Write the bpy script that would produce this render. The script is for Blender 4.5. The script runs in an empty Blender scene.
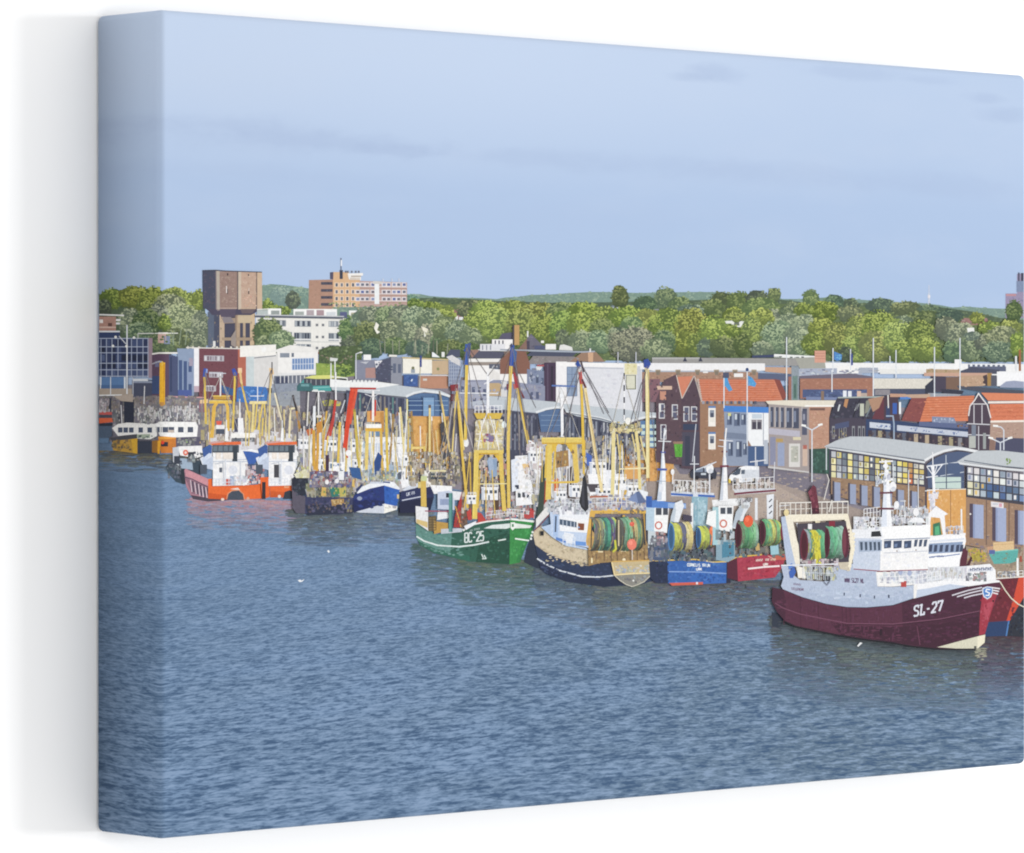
import bpy, bmesh, math, random
from mathutils import Vector
from mathutils.geometry import tessellate_polygon

C = bpy.context.scene.collection
SC = bpy.context.scene
rnd = random.Random(27)

# ------------------------------------------------------------------ sizes (metres)
H, W, D, R = 0.8025, 1.2795, 0.098, 0.0075      # canvas height, width, depth, edge radius
GAP = 0.004                                  # air between canvas back and wall
XL = -W / 2                                  # left face of the canvas; front face is y = -D, bottom z = 0

# ------------------------------------------------------------------ camera
FPX = 4356.0
AX = (0.735, 0.678)                          # canvas right axis, seen from the camera (right, depth)
n_ = math.hypot(*AX); AX = (AX[0] / n_, AX[1] / n_)
EX, EZ = -0.3402, 4.21                       # front left edge, seen from the camera
CU = -(EX * AX[0] + EZ * AX[1])              # camera in canvas coordinates: along the width ...
CO = -(EX * AX[1] - EZ * AX[0])              # ... out from the front face ...
CV = 0.4286                                  # ... and above the bottom
HORIZ = 396.0
cam = bpy.data.cameras.new('camera')
cam_o = bpy.data.objects.new('camera', cam); C.objects.link(cam_o)
cam_o.location = (XL + CU, -D - CO, CV)
cam_o.rotation_euler = (math.radians(90), 0, -math.atan2(AX[1], AX[0]))
cam.sensor_width = 36.0
cam.lens = FPX / 1024 * 36.0
cam.shift_y = -(426.5 - HORIZ) / 1024
cam.clip_end = 200
SC.camera = cam_o

# ------------------------------------------------------------------ light
wd = bpy.data.worlds.new('World'); SC.world = wd; wd.use_nodes = True
bg = wd.node_tree.nodes['Background']
bg.inputs[0].default_value = (1, 1, 1, 1); bg.inputs[1].default_value = 1.30
key = bpy.data.lights.new('studio_softbox', 'AREA')
key.shape = 'RECTANGLE'; key.size = 8.0; key.size_y = 4.5
key.energy = 4400
key_o = bpy.data.objects.new('studio_softbox', key); C.objects.link(key_o)
th = math.radians(49)
key_o.location = (25 * math.sin(th), -25 * math.cos(th), H / 2)
key_o.rotation_euler = (math.radians(90), 0, th)
SC.view_settings.view_transform = 'Standard'
SC.view_settings.look = 'None'
SC.view_settings.exposure = 0
SC.view_settings.gamma = 1
SC.cycles.filter_width = 2.0
INK = 0.572                                   # paper white: how much of the light a white print gives back

# ------------------------------------------------------------------ colours and inks
def lin(c):
    c /= 255.0
    return c / 12.92 if c <= 0.04045 else ((c + 0.055) / 1.055) ** 2.4
def ink(c):
    if isinstance(c, str):
        c = (int(c[0:2], 16), int(c[2:4], 16), int(c[4:6], 16))
    g = 0.10 * (0.3 * c[0] + 0.59 * c[1] + 0.11 * c[2])     # print inks are a little greyer than paint
    return tuple(lin(v * 0.90 + g) * INK for v in c) + (1.0,)
def mix(a, b, t):
    return (a[0] + (b[0] - a[0]) * t, a[1] + (b[1] - a[1]) * t, a[2] + (b[2] - a[2]) * t)
def rgb(h):
    return (int(h[0:2], 16), int(h[2:4], 16), int(h[4:6], 16)) if isinstance(h, str) else h

class NT:
    """small helper to write node trees"""
    def __init__(s, name):
        s.m = bpy.data.materials.new(name); s.m.use_nodes = True
        s.t = s.m.node_tree; s.b = s.t.nodes['Principled BSDF']
        s.b.inputs['Roughness'].default_value = 0.8
        s.b.inputs['Specular IOR Level'].default_value = 0.15
    def n(s, kind, **kw):
        x = s.t.nodes.new(kind)
        for k, v in kw.items(): setattr(x, k, v)
        return x
    def put(s, sock, v):
        if hasattr(v, 'is_linked') or hasattr(v, 'links'): s.t.links.new(v, sock)
        else: sock.default_value = v
    def math(s, op, a, b=0.0, c=0.0, clamp=False):
        x = s.n('ShaderNodeMath', operation=op, use_clamp=clamp)
        s.put(x.inputs[0], a); s.put(x.inputs[1], b); s.put(x.inputs[2], c)
        return x.outputs[0]
    def mixc(s, f, a, b, mode='MIX'):
        x = s.n('ShaderNodeMix', data_type='RGBA', blend_type=mode)
        s.put(x.inputs[0], f); s.put(x.inputs[6], a); s.put(x.inputs[7], b)
        return x.outputs[2]
    def ramp(s, f, stops):
        x = s.n('ShaderNodeValToRGB')
        e = x.color_ramp.elements
        while len(e) < len(stops): e.new(0.5)
        for q, (p, c) in zip(e, stops): q.position = p; q.color = c
        s.put(x.inputs[0], f)
        return x.outputs[0]
    def smooth(s, v, a, b):
        x = s.n('ShaderNodeMapRange', interpolation_type='SMOOTHSTEP')
        s.put(x.inputs[0], v); x.inputs[1].default_value = a; x.inputs[2].default_value = b
        return x.outputs[0]
    def noise(s, vec, scale, detail=2.0, rough=0.5, dist=0.0):
        x = s.n('ShaderNodeTexNoise')
        if vec is not None: s.put(x.inputs['Vector'], vec)
        x.inputs['Scale'].default_value = scale; x.inputs['Detail'].default_value = detail
        x.inputs['Roughness'].default_value = rough; x.inputs['Distortion'].default_value = dist
        return x.outputs['Fac']
    def xyz(s, x, y, z=0.0):
        q = s.n('ShaderNodeCombineXYZ')
        s.put(q.inputs[0], x); s.put(q.inputs[1], y); s.put(q.inputs[2], z)
        return q.outputs[0]
    def done(s, col, weave=True):
        s.put(s.b.inputs['Base Color'], col)
        if weave:
            g = s.n('ShaderNodeTexCoord').outputs['Object']
            bump = s.n('ShaderNodeBump'); bump.inputs['Strength'].default_value = 0.05
            bump.inputs['Distance'].default_value = 0.0004
            s.put(bump.inputs['Height'], s.noise(g, 900.0, 1.0))
            s.put(s.b.inputs['Normal'], bump.outputs[0])
        return s.m

def make_ink(name, amount, scale):
    k = NT(name)
    a = k.n('ShaderNodeAttribute', attribute_name='ink', attribute_type='GEOMETRY').outputs['Color']
    g = k.n('ShaderNodeTexCoord').outputs['Object']
    f = k.noise(g, scale, 2.0, 0.6)
    v = k.math('MULTIPLY_ADD', f, amount, 1.0 - amount * 0.5)
    col = k.mixc(1.0, a, k.xyz(v, v, v), 'MULTIPLY')
    return k.done(col)
M_INK = make_ink('printed_ink', 0.55, 420.0)
M_SMOOTH = make_ink('printed_ink_even', 0.25, 300.0)

# ------------------------------------------------------------------ where a spot of the print lies on the canvas
def spot(x, y, h):
    """spot of the print -> point on the canvas, h above its face (front, rounded left and right edge, left side)"""
    a, b = (x - 512.0) / FPX, (HORIZ - y) / FPX
    du, do = AX[0] * a + AX[1], AX[1] * a - AX[0]        # direction along width and out of the face
    t = (h - CO) / do
    u = CU + du * t
    if u < R:
        cu, co, rr = R, -R, R + h
        pu, po = CU - cu, CO - co
        A = du * du + do * do; B = pu * du + po * do; Q = pu * pu + po * po - rr * rr
        disc = B * B - A * Q
        ts = (-B - math.sqrt(max(disc, 0))) / A
        u, o = CU + du * ts, CO + do * ts
        if o < co:
            ts = (-h - CU) / du
            u, o = -h, CO + do * ts
        t = ts
    elif u > W - R:
        cu, co, rr = W - R, -R, R + h
        pu, po = CU - cu, CO - co
        A = du * du + do * do; B = pu * du + po * do; Q = pu * pu + po * po - rr * rr
        disc = B * B - A * Q
        ts = (-B - math.sqrt(max(disc, 0))) / A
        u, o, t = CU + du * ts, CO + do * ts, ts
    else:
        o = h
    return (XL + u, -D - o, CV + b * t)

STEP = 3.0e-6
CELL = 2.0
NX, NY = 520, 430
grid = [[0] * NX for _ in range(NY)]
def seen(u, o):
    """column of the print in which a point of the canvas edge (u along the width, o out of the face) lies"""
    return 512.0 + FPX * ((u - CU) * AX[0] + (o - CO) * AX[1]) / ((u - CU) * AX[1] - (o - CO) * AX[0])
ARC = [math.pi / 2 * i / 9 for i in range(10)]
CUTS = sorted([98.9] + [seen(R - R * math.sin(a), -R + R * math.cos(a)) for a in ARC] + [seen(W - R + R * math.sin(a), -R + R * math.cos(a)) for a in ARC[:6]])
XMIN, XMAX = 98.9, CUTS[-1] - 0.02

def clip(poly, xa, left):
    out = []
    n = len(poly)
    for i in range(n):
        p, q = poly[i], poly[(i + 1) % n]
        ip = p[0] >= xa if left else p[0] <= xa
        iq = q[0] >= xa if left else q[0] <= xa
        if ip: out.append(p)
        if ip != iq:
            f = (xa - p[0]) / (q[0] - p[0])
            out.append((xa, p[1] + (q[1] - p[1]) * f))
    return out

class Ink:
    def __init__(s, name, parent, label=None, kind=None, mat=None):
        s.name, s.parent, s.label, s.kind, s.mat = name, parent, label, kind, mat
        s.v, s.f, s.c = [], [], []
        s.polys = []
        s.ob = None
    def face(s, poly, col, L):
        h = L * STEP
        i0 = len(s.v)
        for x, y in poly: s.v.append(spot(x, y, h))
        s.f.append(tuple(range(i0, i0 + len(poly))))
        s.c.append(col)
    @staticmethod
    def level(poly):
        i0, i1 = max(0, int(min(p[0] for p in poly) / CELL)), min(NX - 1, int(max(p[0] for p in poly) / CELL))
        j0, j1 = max(0, int(min(p[1] for p in poly) / CELL)), min(NY - 1, int(max(p[1] for p in poly) / CELL))
        return max((max(grid[j][i0:i1 + 1], default=0) for j in range(j0, j1 + 1)), default=0) + 1
    def add(s, poly, col, L=None):
        xs = [p[0] for p in poly]; ys = [p[1] for p in poly]
        x0, x1, y0, y1 = min(xs), max(xs), min(ys), max(ys)
        if x1 < XMIN or x0 > XMAX: return
        if (x1 - x0) * (y1 - y0) > 30: s.polys.append((x0, x1, y0, y1, poly))
        i0, i1 = max(0, int(x0 / CELL)), min(NX - 1, int(x1 / CELL))
        j0, j1 = max(0, int(y0 / CELL)), min(NY - 1, int(y1 / CELL))
        if L is None:
            L = 0
            for j in range(j0, j1 + 1):
                m = max(grid[j][i0:i1 + 1])
                if m > L: L = m
            L += 1
        for j in range(j0, j1 + 1):
            row = grid[j]
            for i in range(i0, i1 + 1):
                if row[i] < L: row[i] = L
        col = ink(col)
        cuts = [c for c in CUTS if x0 < c < x1]
        if not cuts:
            s.face(poly, col, L); return L
        tris = tessellate_polygon([[Vector((p[0], p[1], 0)) for p in poly]])
        for t in tris:
            rest = [poly[k] for k in t]
            for c in cuts:
                a = clip(rest, c, False); rest = clip(rest, c, True)
                if len(a) > 2 and c > XMIN: s.face(a, col, L)
                if len(rest) < 3: break
            if len(rest) > 2 and min(p[0] for p in rest) < XMAX - 1e-6: s.face(rest, col, L)
        return L

INKS = []
CUR = None
def part(name, label=None, kind=None, mat=None):
    """a printed motif: a part of the canvas print"""
    global CUR, PART
    CUR = PART = Ink(name, None, label, kind, mat); INKS.append(CUR)
    return CUR
def sub(name, label=None, of=None):
    """a piece of a printed motif: a sub-part"""
    global CUR
    CUR = Ink(name, of or PART, label, None, (of or PART).mat); INKS.append(CUR)
    return CUR
def use(b):
    global CUR, PART
    CUR = b
    PART = b.parent or b
def P(c, *q):
    return CUR.add([(q[i], q[i + 1]) for i in range(0, len(q), 2)], c)
def B(c, x0, y0, x1, y1, sl=0.0):
    """upright box; sl = how much it drops to the right"""
    return CUR.add([(x0, y0), (x1, y0 + sl), (x1, y1 + sl), (x0, y1)], c)
def L(c, w, *q, w2=None):
    """a line of width w (running to width w2); sharp bends start a new piece"""
    p = [(q[i], q[i + 1]) for i in range(0, len(q), 2)]
    for i in range(1, len(p) - 1):
        ax, ay, bx, by = p[i][0] - p[i - 1][0], p[i][1] - p[i - 1][1], p[i + 1][0] - p[i][0], p[i + 1][1] - p[i][1]
        if ax * bx + ay * by < 0.55 * math.hypot(ax, ay) * math.hypot(bx, by):
            d = math.hypot(bx, by) or 1.0
            L(c, w, *[v for r in p[:i + 1] for v in r])
            L(c, w, p[i][0] - bx / d * w * .45, p[i][1] - by / d * w * .45, *[v for r in p[i + 1:] for v in r])
            return
    n = len(p); lf, rt = [], []
    w2 = w if w2 is None else w2
    for i in range(n):
        a, b = p[max(i - 1, 0)], p[min(i + 1, n - 1)]
        dx, dy = b[0] - a[0], b[1] - a[1]
        d = math.hypot(dx, dy) or 1.0
        hw = (w + (w2 - w) * i / max(n - 1, 1)) / 2
        lf.append((p[i][0] - dy / d * hw, p[i][1] + dx / d * hw))
        rt.append((p[i][0] + dy / d * hw, p[i][1] - dx / d * hw))
    qs = [[lf[i], lf[i + 1], rt[i + 1], rt[i]] for i in range(n - 1)]
    lv = max(CUR.level(k) for k in qs)
    for k in qs: CUR.add(k, c, lv)
def E(c, x, y, rx, ry=None, n=14):
    ry = rx if ry is None else ry
    CUR.add([(x + rx * math.cos(2 * math.pi * i / n), y + ry * math.sin(2 * math.pi * i / n)) for i in range(n)], c)
def dab(c, x, y, sx, sy, n=5):
    a0 = rnd.random() * 6.28
    CUR.add([(x + sx * (0.65 + 0.55 * rnd.random()) * math.cos(a0 + 6.283 * i / n),
              y + sy * (0.65 + 0.55 * rnd.random()) * math.sin(a0 + 6.283 * i / n)) for i in range(n)], c)
def jit(c, k):
    c = rgb(c); d = rnd.uniform(-k, k)
    return tuple(min(255, max(0, v + d + rnd.uniform(-k, k) * 0.35)) for v in c)
def inside(x, y):
    for b in ((CUR,) if CUR.polys else (PART,)):
        for x0, x1, y0, y1, q in b.polys:
            if x0 < x < x1 and y0 < y < y1:
                c = False; j = len(q) - 1
                for i in range(len(q)):
                    if (q[i][1] > y) != (q[j][1] > y) and x < (q[j][0] - q[i][0]) * (y - q[i][1]) / (q[j][1] - q[i][1]) + q[i][0]: c = not c
                    j = i
                if c: return True
    return False
def specks(x0, y0, x1, y1, n, cols, sx=1.2, sy=1.2, k=10, sl=0.0):
    """small irregular touches of colour (cols: hex colours) spread over a field, kept inside the shapes drawn before"""
    cs = [rgb(c) for c in cols]
    mean = tuple(sum(v) / len(cs) for v in zip(*cs))
    hit = miss = 0
    for _ in range(n):
        x = rnd.uniform(x0, x1); y = rnd.uniform(y0, y1) + sl * (x - x0) / max(x1 - x0, 1)
        a, b = sx * rnd.uniform(0.5, 1.3), sy * rnd.uniform(0.5, 1.3)
        if inside(x - a, y) and inside(x + a, y) and inside(x, y - b) and inside(x, y + b): hit += 1
        else:
            miss += 1
            if hit or miss < 25: continue
        dab(jit(mix(rnd.choice(cs), mean, .3), k), x, y, a, b)
def blobs(x0, y0, x1, y1, n, cols, w=1.6, h=1.6, sl=0.0):
    """upright blocks of colour spread over a field (deck gear, clutter): large muted ones first, small ones on top"""
    cs = [rgb(c) for c in cols]
    mean = tuple(sum(v) / len(cs) for v in zip(*cs))
    for big, m, f in ((2.8, n // 4, .68), (1.6, n // 3, .52), (0.9, n // 3, .34)):
        for _ in range(m):
            x = rnd.uniform(x0, x1); y = rnd.uniform(y0, y1) + sl * (x - x0) / max(x1 - x0, 1)
            a = w * big * rnd.uniform(0.4, 1.2); b = h * big * rnd.uniform(0.4, 1.2)
            xa, xb, ya, yb = max(x - a / 2, x0 - .5), min(x + a / 2, x1 + .5), max(y - b / 2, y0 - .5), min(y + b / 2, y1 + .5 + abs(sl))
            if xb - xa > .2 and yb - ya > .2: B(jit(mix(rnd.choice(cs), mean, f), 12), xa, ya, xb, yb)
def grille(c, w, x0, y0, x1, y1, nx, ny, sl=0.0):
    for i in range(nx + 1):
        x = x0 + (x1 - x0) * i / max(nx, 1); s_ = sl * i / max(nx, 1)
        B(c, x - w / 2, y0 + s_, x + w / 2, y1 + s_)
    for j in range(ny + 1):
        y = y0 + (y1 - y0) * j / max(ny, 1)
        B(c, x0, y - w / 2, x1, y + w / 2, sl)
def windows(c, x0, y0, x1, y1, nx, ny, fx=0.6, fy=0.6, sl=0.0, frame=None):
    cw, ch = (x1 - x0) / nx, (y1 - y0) / ny
    for i in range(nx):
        for j in range(ny):
            x = x0 + cw * (i + 0.5); y = y0 + ch * (j + 0.5) + sl * (i + 0.5) / nx
            if frame: B(frame, x - cw * fx / 2 - .5, y - ch * fy / 2 - .5, x + cw * fx / 2 + .5, y + ch * fy / 2 + .5)
            B(jit(c, 12), x - cw * fx / 2, y - ch * fy / 2, x + cw * fx / 2, y + ch * fy / 2)
def rail(c, w, pts, h, n):
    """a railing along pts: top rail, middle rail, n posts"""
    w *= 0.72
    q = [(pts[i], pts[i + 1]) for i in range(0, len(pts), 2)]
    for k in (0, 0.5):
        L(c, w, *[v for p in q for v in (p[0], p[1] - h * (1 - k))])
    for i in range(n + 1):
        f = i / n * (len(q) - 1); j = min(int(f), len(q) - 2); f -= j
        x = q[j][0] + (q[j + 1][0] - q[j][0]) * f; y = q[j][1] + (q[j + 1][1] - q[j][1]) * f
        B(c, x - w / 2, y - h, x + w / 2, y)

# foliage palettes: deep, middle, bright
FOL = {
    'Y': ('53632f', '8d9c48', 'b4bf60'),
    'G': ('475a3c', '748553', '99a56b'),
    'W': ('526150', '8a9774', 'b0b992'),
    'D': ('3e4f42', '617455', '82946c'),
    'F': ('5f7d70', '7b9a8a', '93af98'),
    'B': ('6b877f', '85a090', '9cb29d'),
}
def tree(kind, cx, cy, rx, ry, label=None, dens=1.0, size=1.2, trunk=None, name='printed_tree'):
    if label is None and rx * ry < 150: use(BELT)
    else: part(name, label)
    lum = rnd.uniform(-9, 12)
    hue = tuple(lum + d for d in (rnd.uniform(-7, 4), rnd.uniform(-5, 6), rnd.uniform(-7, 7)))
    lo, md, hi = (tuple(max(0, v + d) for v, d in zip(rgb(c), hue)) for c in FOL[kind])
    if trunk:
        sub('trunk'); L(trunk, 1.6, cx, cy, cx + rnd.uniform(-1, 1), cy + ry * 1.15, w2=2.4); use(PART)
    n = 16
    ph = rnd.random() * 6
    CUR.add([(cx + rx * .93 * (1 + .08 * math.sin(3 * a + ph) + rnd.uniform(-.07, .07)) * math.cos(a),
              cy + ry * .93 * (1 + .08 * math.sin(2 * a + ph) + rnd.uniform(-.07, .07)) * math.sin(a))
             for a in [6.2832 * i / n for i in range(n)]], mix(lo, md, .18))
    clumps = []
    for _ in range(max(5, int(rx * ry / 20))):
        a = rnd.random() * 6.283; r = math.sqrt(rnd.random()) * .8
        clumps.append((cx + rx * r * math.cos(a), cy + ry * r * math.sin(a), rnd.uniform(.24, .46) * min(rx, ry) + 1.6))
    clumps.sort(key=lambda q: q[1])
    for _ in range(int(rx * ry * 1.1 * dens)):
        a = rnd.random() * 6.283; r = math.sqrt(rnd.random()) * 1.02
        x, y = cx + rx * r * math.cos(a), cy + ry * r * math.sin(a)
        t = .20 - .20 * (y - cy) / ry + .06 * (x - cx) / rx
        for qx, qy, qr in clumps:
            dx, dy = (x - qx) / qr, (y - qy) / qr
            if dx * dx + dy * dy < 1.0:
                t = .50 - .32 * dy + .14 * dx - .27 * (y - cy) / ry
        t += rnd.uniform(-.12, .12)
        t = min(1.0, max(0.0, t))
        c = mix(lo, md, t * 2) if t < .5 else mix(md, hi, t * 2 - 1)
        dab(c, x, y, size * rnd.uniform(.6, 1.25), size * rnd.uniform(.5, 1.0))
BELT = part('printed_treetops', 'small crowns filling the printed tree belt', 'stuff')
def wood(kind, pts, n, size=1.5):
    """a stretch of wood seen as one mass: outline pts, n touches of leaf colour"""
    q = [(pts[i], pts[i + 1]) for i in range(0, len(pts), 2)]
    lo, md, hi = (rgb(c) for c in FOL[kind])
    CUR.add(q, mix(lo, md, .6))
    tris = tessellate_polygon([[Vector((a, b, 0)) for a, b in q]])
    ar = []
    for t in tris:
        (ax, ay), (bx, by), (cx, cy) = (q[k] for k in t)
        ar.append(abs((bx - ax) * (cy - ay) - (cx - ax) * (by - ay)) / 2)
    for _ in range(n):
        (ax, ay), (bx, by), (cx, cy) = (q[k] for k in rnd.choices(tris, ar)[0])
        u, v = rnd.random(), rnd.random()
        if u + v > 1: u, v = 1 - u, 1 - v
        x = ax + (bx - ax) * u + (cx - ax) * v; y = ay + (by - ay) * u + (cy - ay) * v
        t = .5 + .28 * math.sin(x * .55 + 2 * math.sin(y * .5)) * math.cos(y * .8 + x * .13) + rnd.uniform(-.25, .25)
        t = min(1, max(0, t))
        c = mix(lo, md, t * 2) if t < .5 else mix(md, hi, t * 2 - 1)
        dab(c, x, y, size * rnd.uniform(.6, 1.4), size * rnd.uniform(.45, .9))

# ------------------------------------------------------------------ the wall
def link(name, bm, mat, parent=None):
    me = bpy.data.meshes.new(name); bm.to_mesh(me); bm.free()
    o = bpy.data.objects.new(name, me); C.objects.link(o)
    if mat: me.materials.append(mat)
    if parent: o.parent = parent
    return o
k = NT('white_wall_paint')
g = k.n('ShaderNodeTexCoord').outputs['Object']
v = k.math('MULTIPLY_ADD', k.noise(g, 2.0, 3.0), 0.01, 0.735)
M_WALL = k.done(k.xyz(v, v, v), False)
bm = bmesh.new()
q = [bm.verts.new(p) for p in ((-9, 0, -5), (9, 0, -5), (9, 0, 6), (-9, 0, 6))]
bm.faces.new(q)
wall = link('wall', bm, M_WALL); wall['kind'] = 'structure'
wall.location = (0, GAP, 0)

# ------------------------------------------------------------------ the canvas
ROOT = bpy.data.objects.new('canvas_print', None); C.objects.link(ROOT)
ROOT['label'] = 'wide stretched canvas print of a fishing harbour under a pale blue sky, on white wall'
ROOT['category'] = 'canvas print'

def sky_ink():
    k = NT('printed_sky_ink')
    uv = k.n('ShaderNodeUVMap', uv_map='print').outputs[0]
    s = k.n('ShaderNodeSeparateXYZ'); k.put(s.inputs[0], uv)
    x, y = s.outputs[0], s.outputs[1]
    col = k.ramp(k.smooth(y, 0.50, 0.80), [(0.0, ink('adc5e8')), (0.45, ink('b3caec')), (1.0, ink('c7d9f4'))])
    col = k.mixc(k.math('MULTIPLY', k.smooth(x, 0.3, 1.28), 0.45), col, ink('a9c1e4'))
    wob = k.noise(k.xyz(x, k.math('MULTIPLY', y, 2.2)), 9.0, 5.0, 0.6)
    fine = k.noise(k.xyz(x, k.math('MULTIPLY', y, 3.0)), 26.0, 4.0, 0.6)
    veil = k.noise(k.xyz(x, k.math('MULTIPLY', y, 3.5)), 3.0, 4.0, 0.55)
    col = k.mixc(k.math('MULTIPLY', k.smooth(veil, 0.45, 0.75), 0.20), col, ink('c9d7ee'))
    for px, py, rx, ry, amt in CLOUDS:
        u, v = unspot(px, py)
        dx = k.math('DIVIDE', k.math('SUBTRACT', x, u), rx)
        dy = k.math('DIVIDE', k.math('SUBTRACT', y, v), ry)
        r = k.math('SQRT', k.math('ADD', k.math('MULTIPLY', dx, dx), k.math('MULTIPLY', dy, dy)))
        r = k.math('ADD', r, k.math('MULTIPLY', k.math('SUBTRACT', wob, 0.5), 1.6))
        r = k.math('ADD', r, k.math('MULTIPLY', k.math('SUBTRACT', fine, 0.5), 1.0))
        f = k.math('SUBTRACT', 1.0, k.smooth(r, 0.20, 1.25))
        col = k.mixc(k.math('MULTIPLY', f, amt * 0.48), col, ink('a7bbdf'))
    return k.done(col)

def unspot(px, py):
    p = spot(px, py, 0.0)
    return p[0] - XL, p[2]
CLOUDS = [(215, 124, .10, .012, .5), (250, 136, .17, .020, .35), (330, 142, .17, .012, .6), (390, 150, .09, .007, .6), (520, 158, .10, .010, .35),
          (240, 170, .13, .010, .25), (714, 73, .050, .011, .8), (690, 77, .045, .005, .5), (855, 73, .11, .009, .65), (930, 80, .06, .006, .5), (985, 98, .040, .007, .75), (1005, 115, .055, .010, .8),
          (640, 163, .30, .014, .35), (800, 175, .30, .016, .40), (960, 188, .20, .014, .38), (330, 185, .30, .014, .15), (560, 215, .35, .02, .14)]

def water_ink():
    k = NT('printed_water_ink')
    uv = k.n('ShaderNodeUVMap', uv_map='print').outputs[0]
    s = k.n('ShaderNodeSeparateXYZ'); k.put(s.inputs[0], uv)
    x, y = s.outputs[0], s.outputs[1]
    t = k.math('SUBTRACT', 0.520, y)
    X = k.math('DIVIDE', k.math('MULTIPLY', k.math('SUBTRACT', x, 0.55), 0.52), k.math('MULTIPLY', t, t))
    Y = k.math('DIVIDE', 0.52, t)
    big = k.noise(k.xyz(k.math('MULTIPLY', X, .5), k.math('MULTIPLY', Y, 2.0)), 3.0, 4.0, 0.6)
    n1 = k.noise(k.xyz(k.math('MULTIPLY', X, .13), Y), 118.0, 4.0, 0.65, 0.35)
    n2 = k.noise(k.xyz(k.math('MULTIPLY', X, .17), Y, 3.3), 260.0, 3.0, 0.6, 0.4)
    n3 = k.noise(k.xyz(k.math('MULTIPLY', X, .12), Y, 7.7), 42.0, 2.0, 0.55)
    far = k.smooth(t, 0.12, 0.45)
    base = k.mixc(k.smooth(x, 0.15, 1.0), ink('6f8cae'), ink('627b93'))
    base = k.mixc(k.math('MULTIPLY', k.smooth(big, .38, .68), .35), base, ink('83a3cc'))
    v = k.math('ADD', k.math('MULTIPLY', n1, .55), k.math('MULTIPLY', n2, .30))
    v = k.math('ADD', v, k.math('MULTIPLY', n3, .15))
    dark = k.math('SUBTRACT', 1.0, k.smooth(v, 0.41, 0.53))
    lite = k.smooth(v, 0.50, 0.60)
    amt = k.math('MULTIPLY_ADD', far, .45, .42)
    col = k.mixc(k.math('MULTIPLY', dark, amt), base, ink('34557c'))
    col = k.mixc(k.math('MULTIPLY', lite, k.math('MULTIPLY', amt, .62)), col, ink('97b1d4'))
    return k.done(col)

M_SKY, M_WATER = sky_ink(), water_ink()
VM = 0.440
bm = bmesh.new()
bmesh.ops.create_cube(bm, size=1.0)
for v in bm.verts: v.co = Vector((v.co.x * W, v.co.y * D - D / 2, (v.co.z + .5) * H))
ed = [e for e in bm.edges if not all(v.co.y > -1e-6 for v in e.verts)]
bmesh.ops.bevel(bm, geom=ed, offset=R, segments=7, profile=0.5, affect='EDGES', clamp_overlap=True)
def half(lower):
    b = bm.copy()
    bmesh.ops.bisect_plane(b, geom=b.verts[:] + b.edges[:] + b.faces[:], plane_co=(0, 0, VM), plane_no=(0, 0, 1),
                           clear_outer=lower, clear_inner=not lower)
    uv = b.loops.layers.uv.new('print')
    for f in b.faces:
        f.smooth = True
        n = f.normal
        for l in f.loops:
            u, v, d = l.vert.co.x - XL, l.vert.co.z, l.vert.co.y + D
            if abs(n.z) > .7: v = d if n.z < 0 else H - d
            if abs(n.x) > .7: u = d if n.x < 0 else W - d
            l[uv].uv = (u, v)
    return b
sky = link('printed_sky', half(False), M_SKY, ROOT); sky['label'] = 'pale blue printed sky with thin cloud veils'
water = link('printed_water', half(True), M_WATER, ROOT); water['label'] = 'rippled blue printed harbour water'
bm.free()
k = NT('raw_pine'); g = k.n('ShaderNodeTexCoord').outputs['Object']
M_WOOD = k.done(k.ramp(k.noise(g, 30.0, 3.0), [(0.3, (.16, .11, .07, 1)), (0.7, (.24, .17, .11, 1))]), False)
bm = bmesh.new()
for x0, x1, z0, z1 in ((XL + .006, XL + .046, .006, H - .006), (-XL - .046, -XL - .006, .006, H - .006), (XL + .046, -XL - .046, .006, .046), (XL + .046, -XL - .046, H - .046, H - .006)):
    r = bmesh.ops.create_cube(bm, size=1.0)
    for v in r['verts']: v.co = Vector(((v.co.x + .5) * (x1 - x0) + x0, v.co.y * (GAP - .0006) + GAP / 2, (v.co.z + .5) * (z1 - z0) + z0))
link('stretcher_frame', bm, M_WOOD, ROOT)

# ================================================================== THE PRINTED PICTURE, back to front
# ---- far woods and hills
part('printed_hillside', 'blue-green wooded ridge along the printed horizon', 'stuff')
wood('B', [262,286,270,284,285,285,300,287,312,289,330,292,400,296,412,294,420,294,430,296,450,297.5,480,298,497,299,505,297.5,516,297,530,295,550,294.5,570,293,590,292,608,292,640,293,655,292.5,690,292,712,292,730,293,760,295,783,299,800,299,833,297,850,299,881,301,898,302,922,303,940,305,953,307.5,966,306.5,985,308,997,308.5,1024,309,1024,330,262,330], 2600, 1.6)
part('printed_woodland', 'olive wooded slope behind the printed tree belt', 'stuff')
wood('D', [400,298,440,298,470,299,500,301,560,303,620,302,700,300,760,297,800,302,860,303,900,304,940,307,975,312,1000,318,1024,320,1024,352,400,352], 2600, 1.7)
wood('G', [420,303,500,306,560,312,640,310,720,304,790,304,850,306,900,308,940,312,980,320,1024,324,1024,362,420,360], 2200, 1.7)
wood('D', [99,304,120,300,205,302,206,352,99,352], 420, 1.7)
sub('lone_mast', 'slim pale transmitter mast rising above the printed trees')
L('c9d2e2', 2.0, 929, 306, 929, 293, w2=1.6); L('c4cfe4', 1.0, 929, 293, 929, 285); L('e6e2e6', 2.4, 929, 298, 929, 295)

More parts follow.
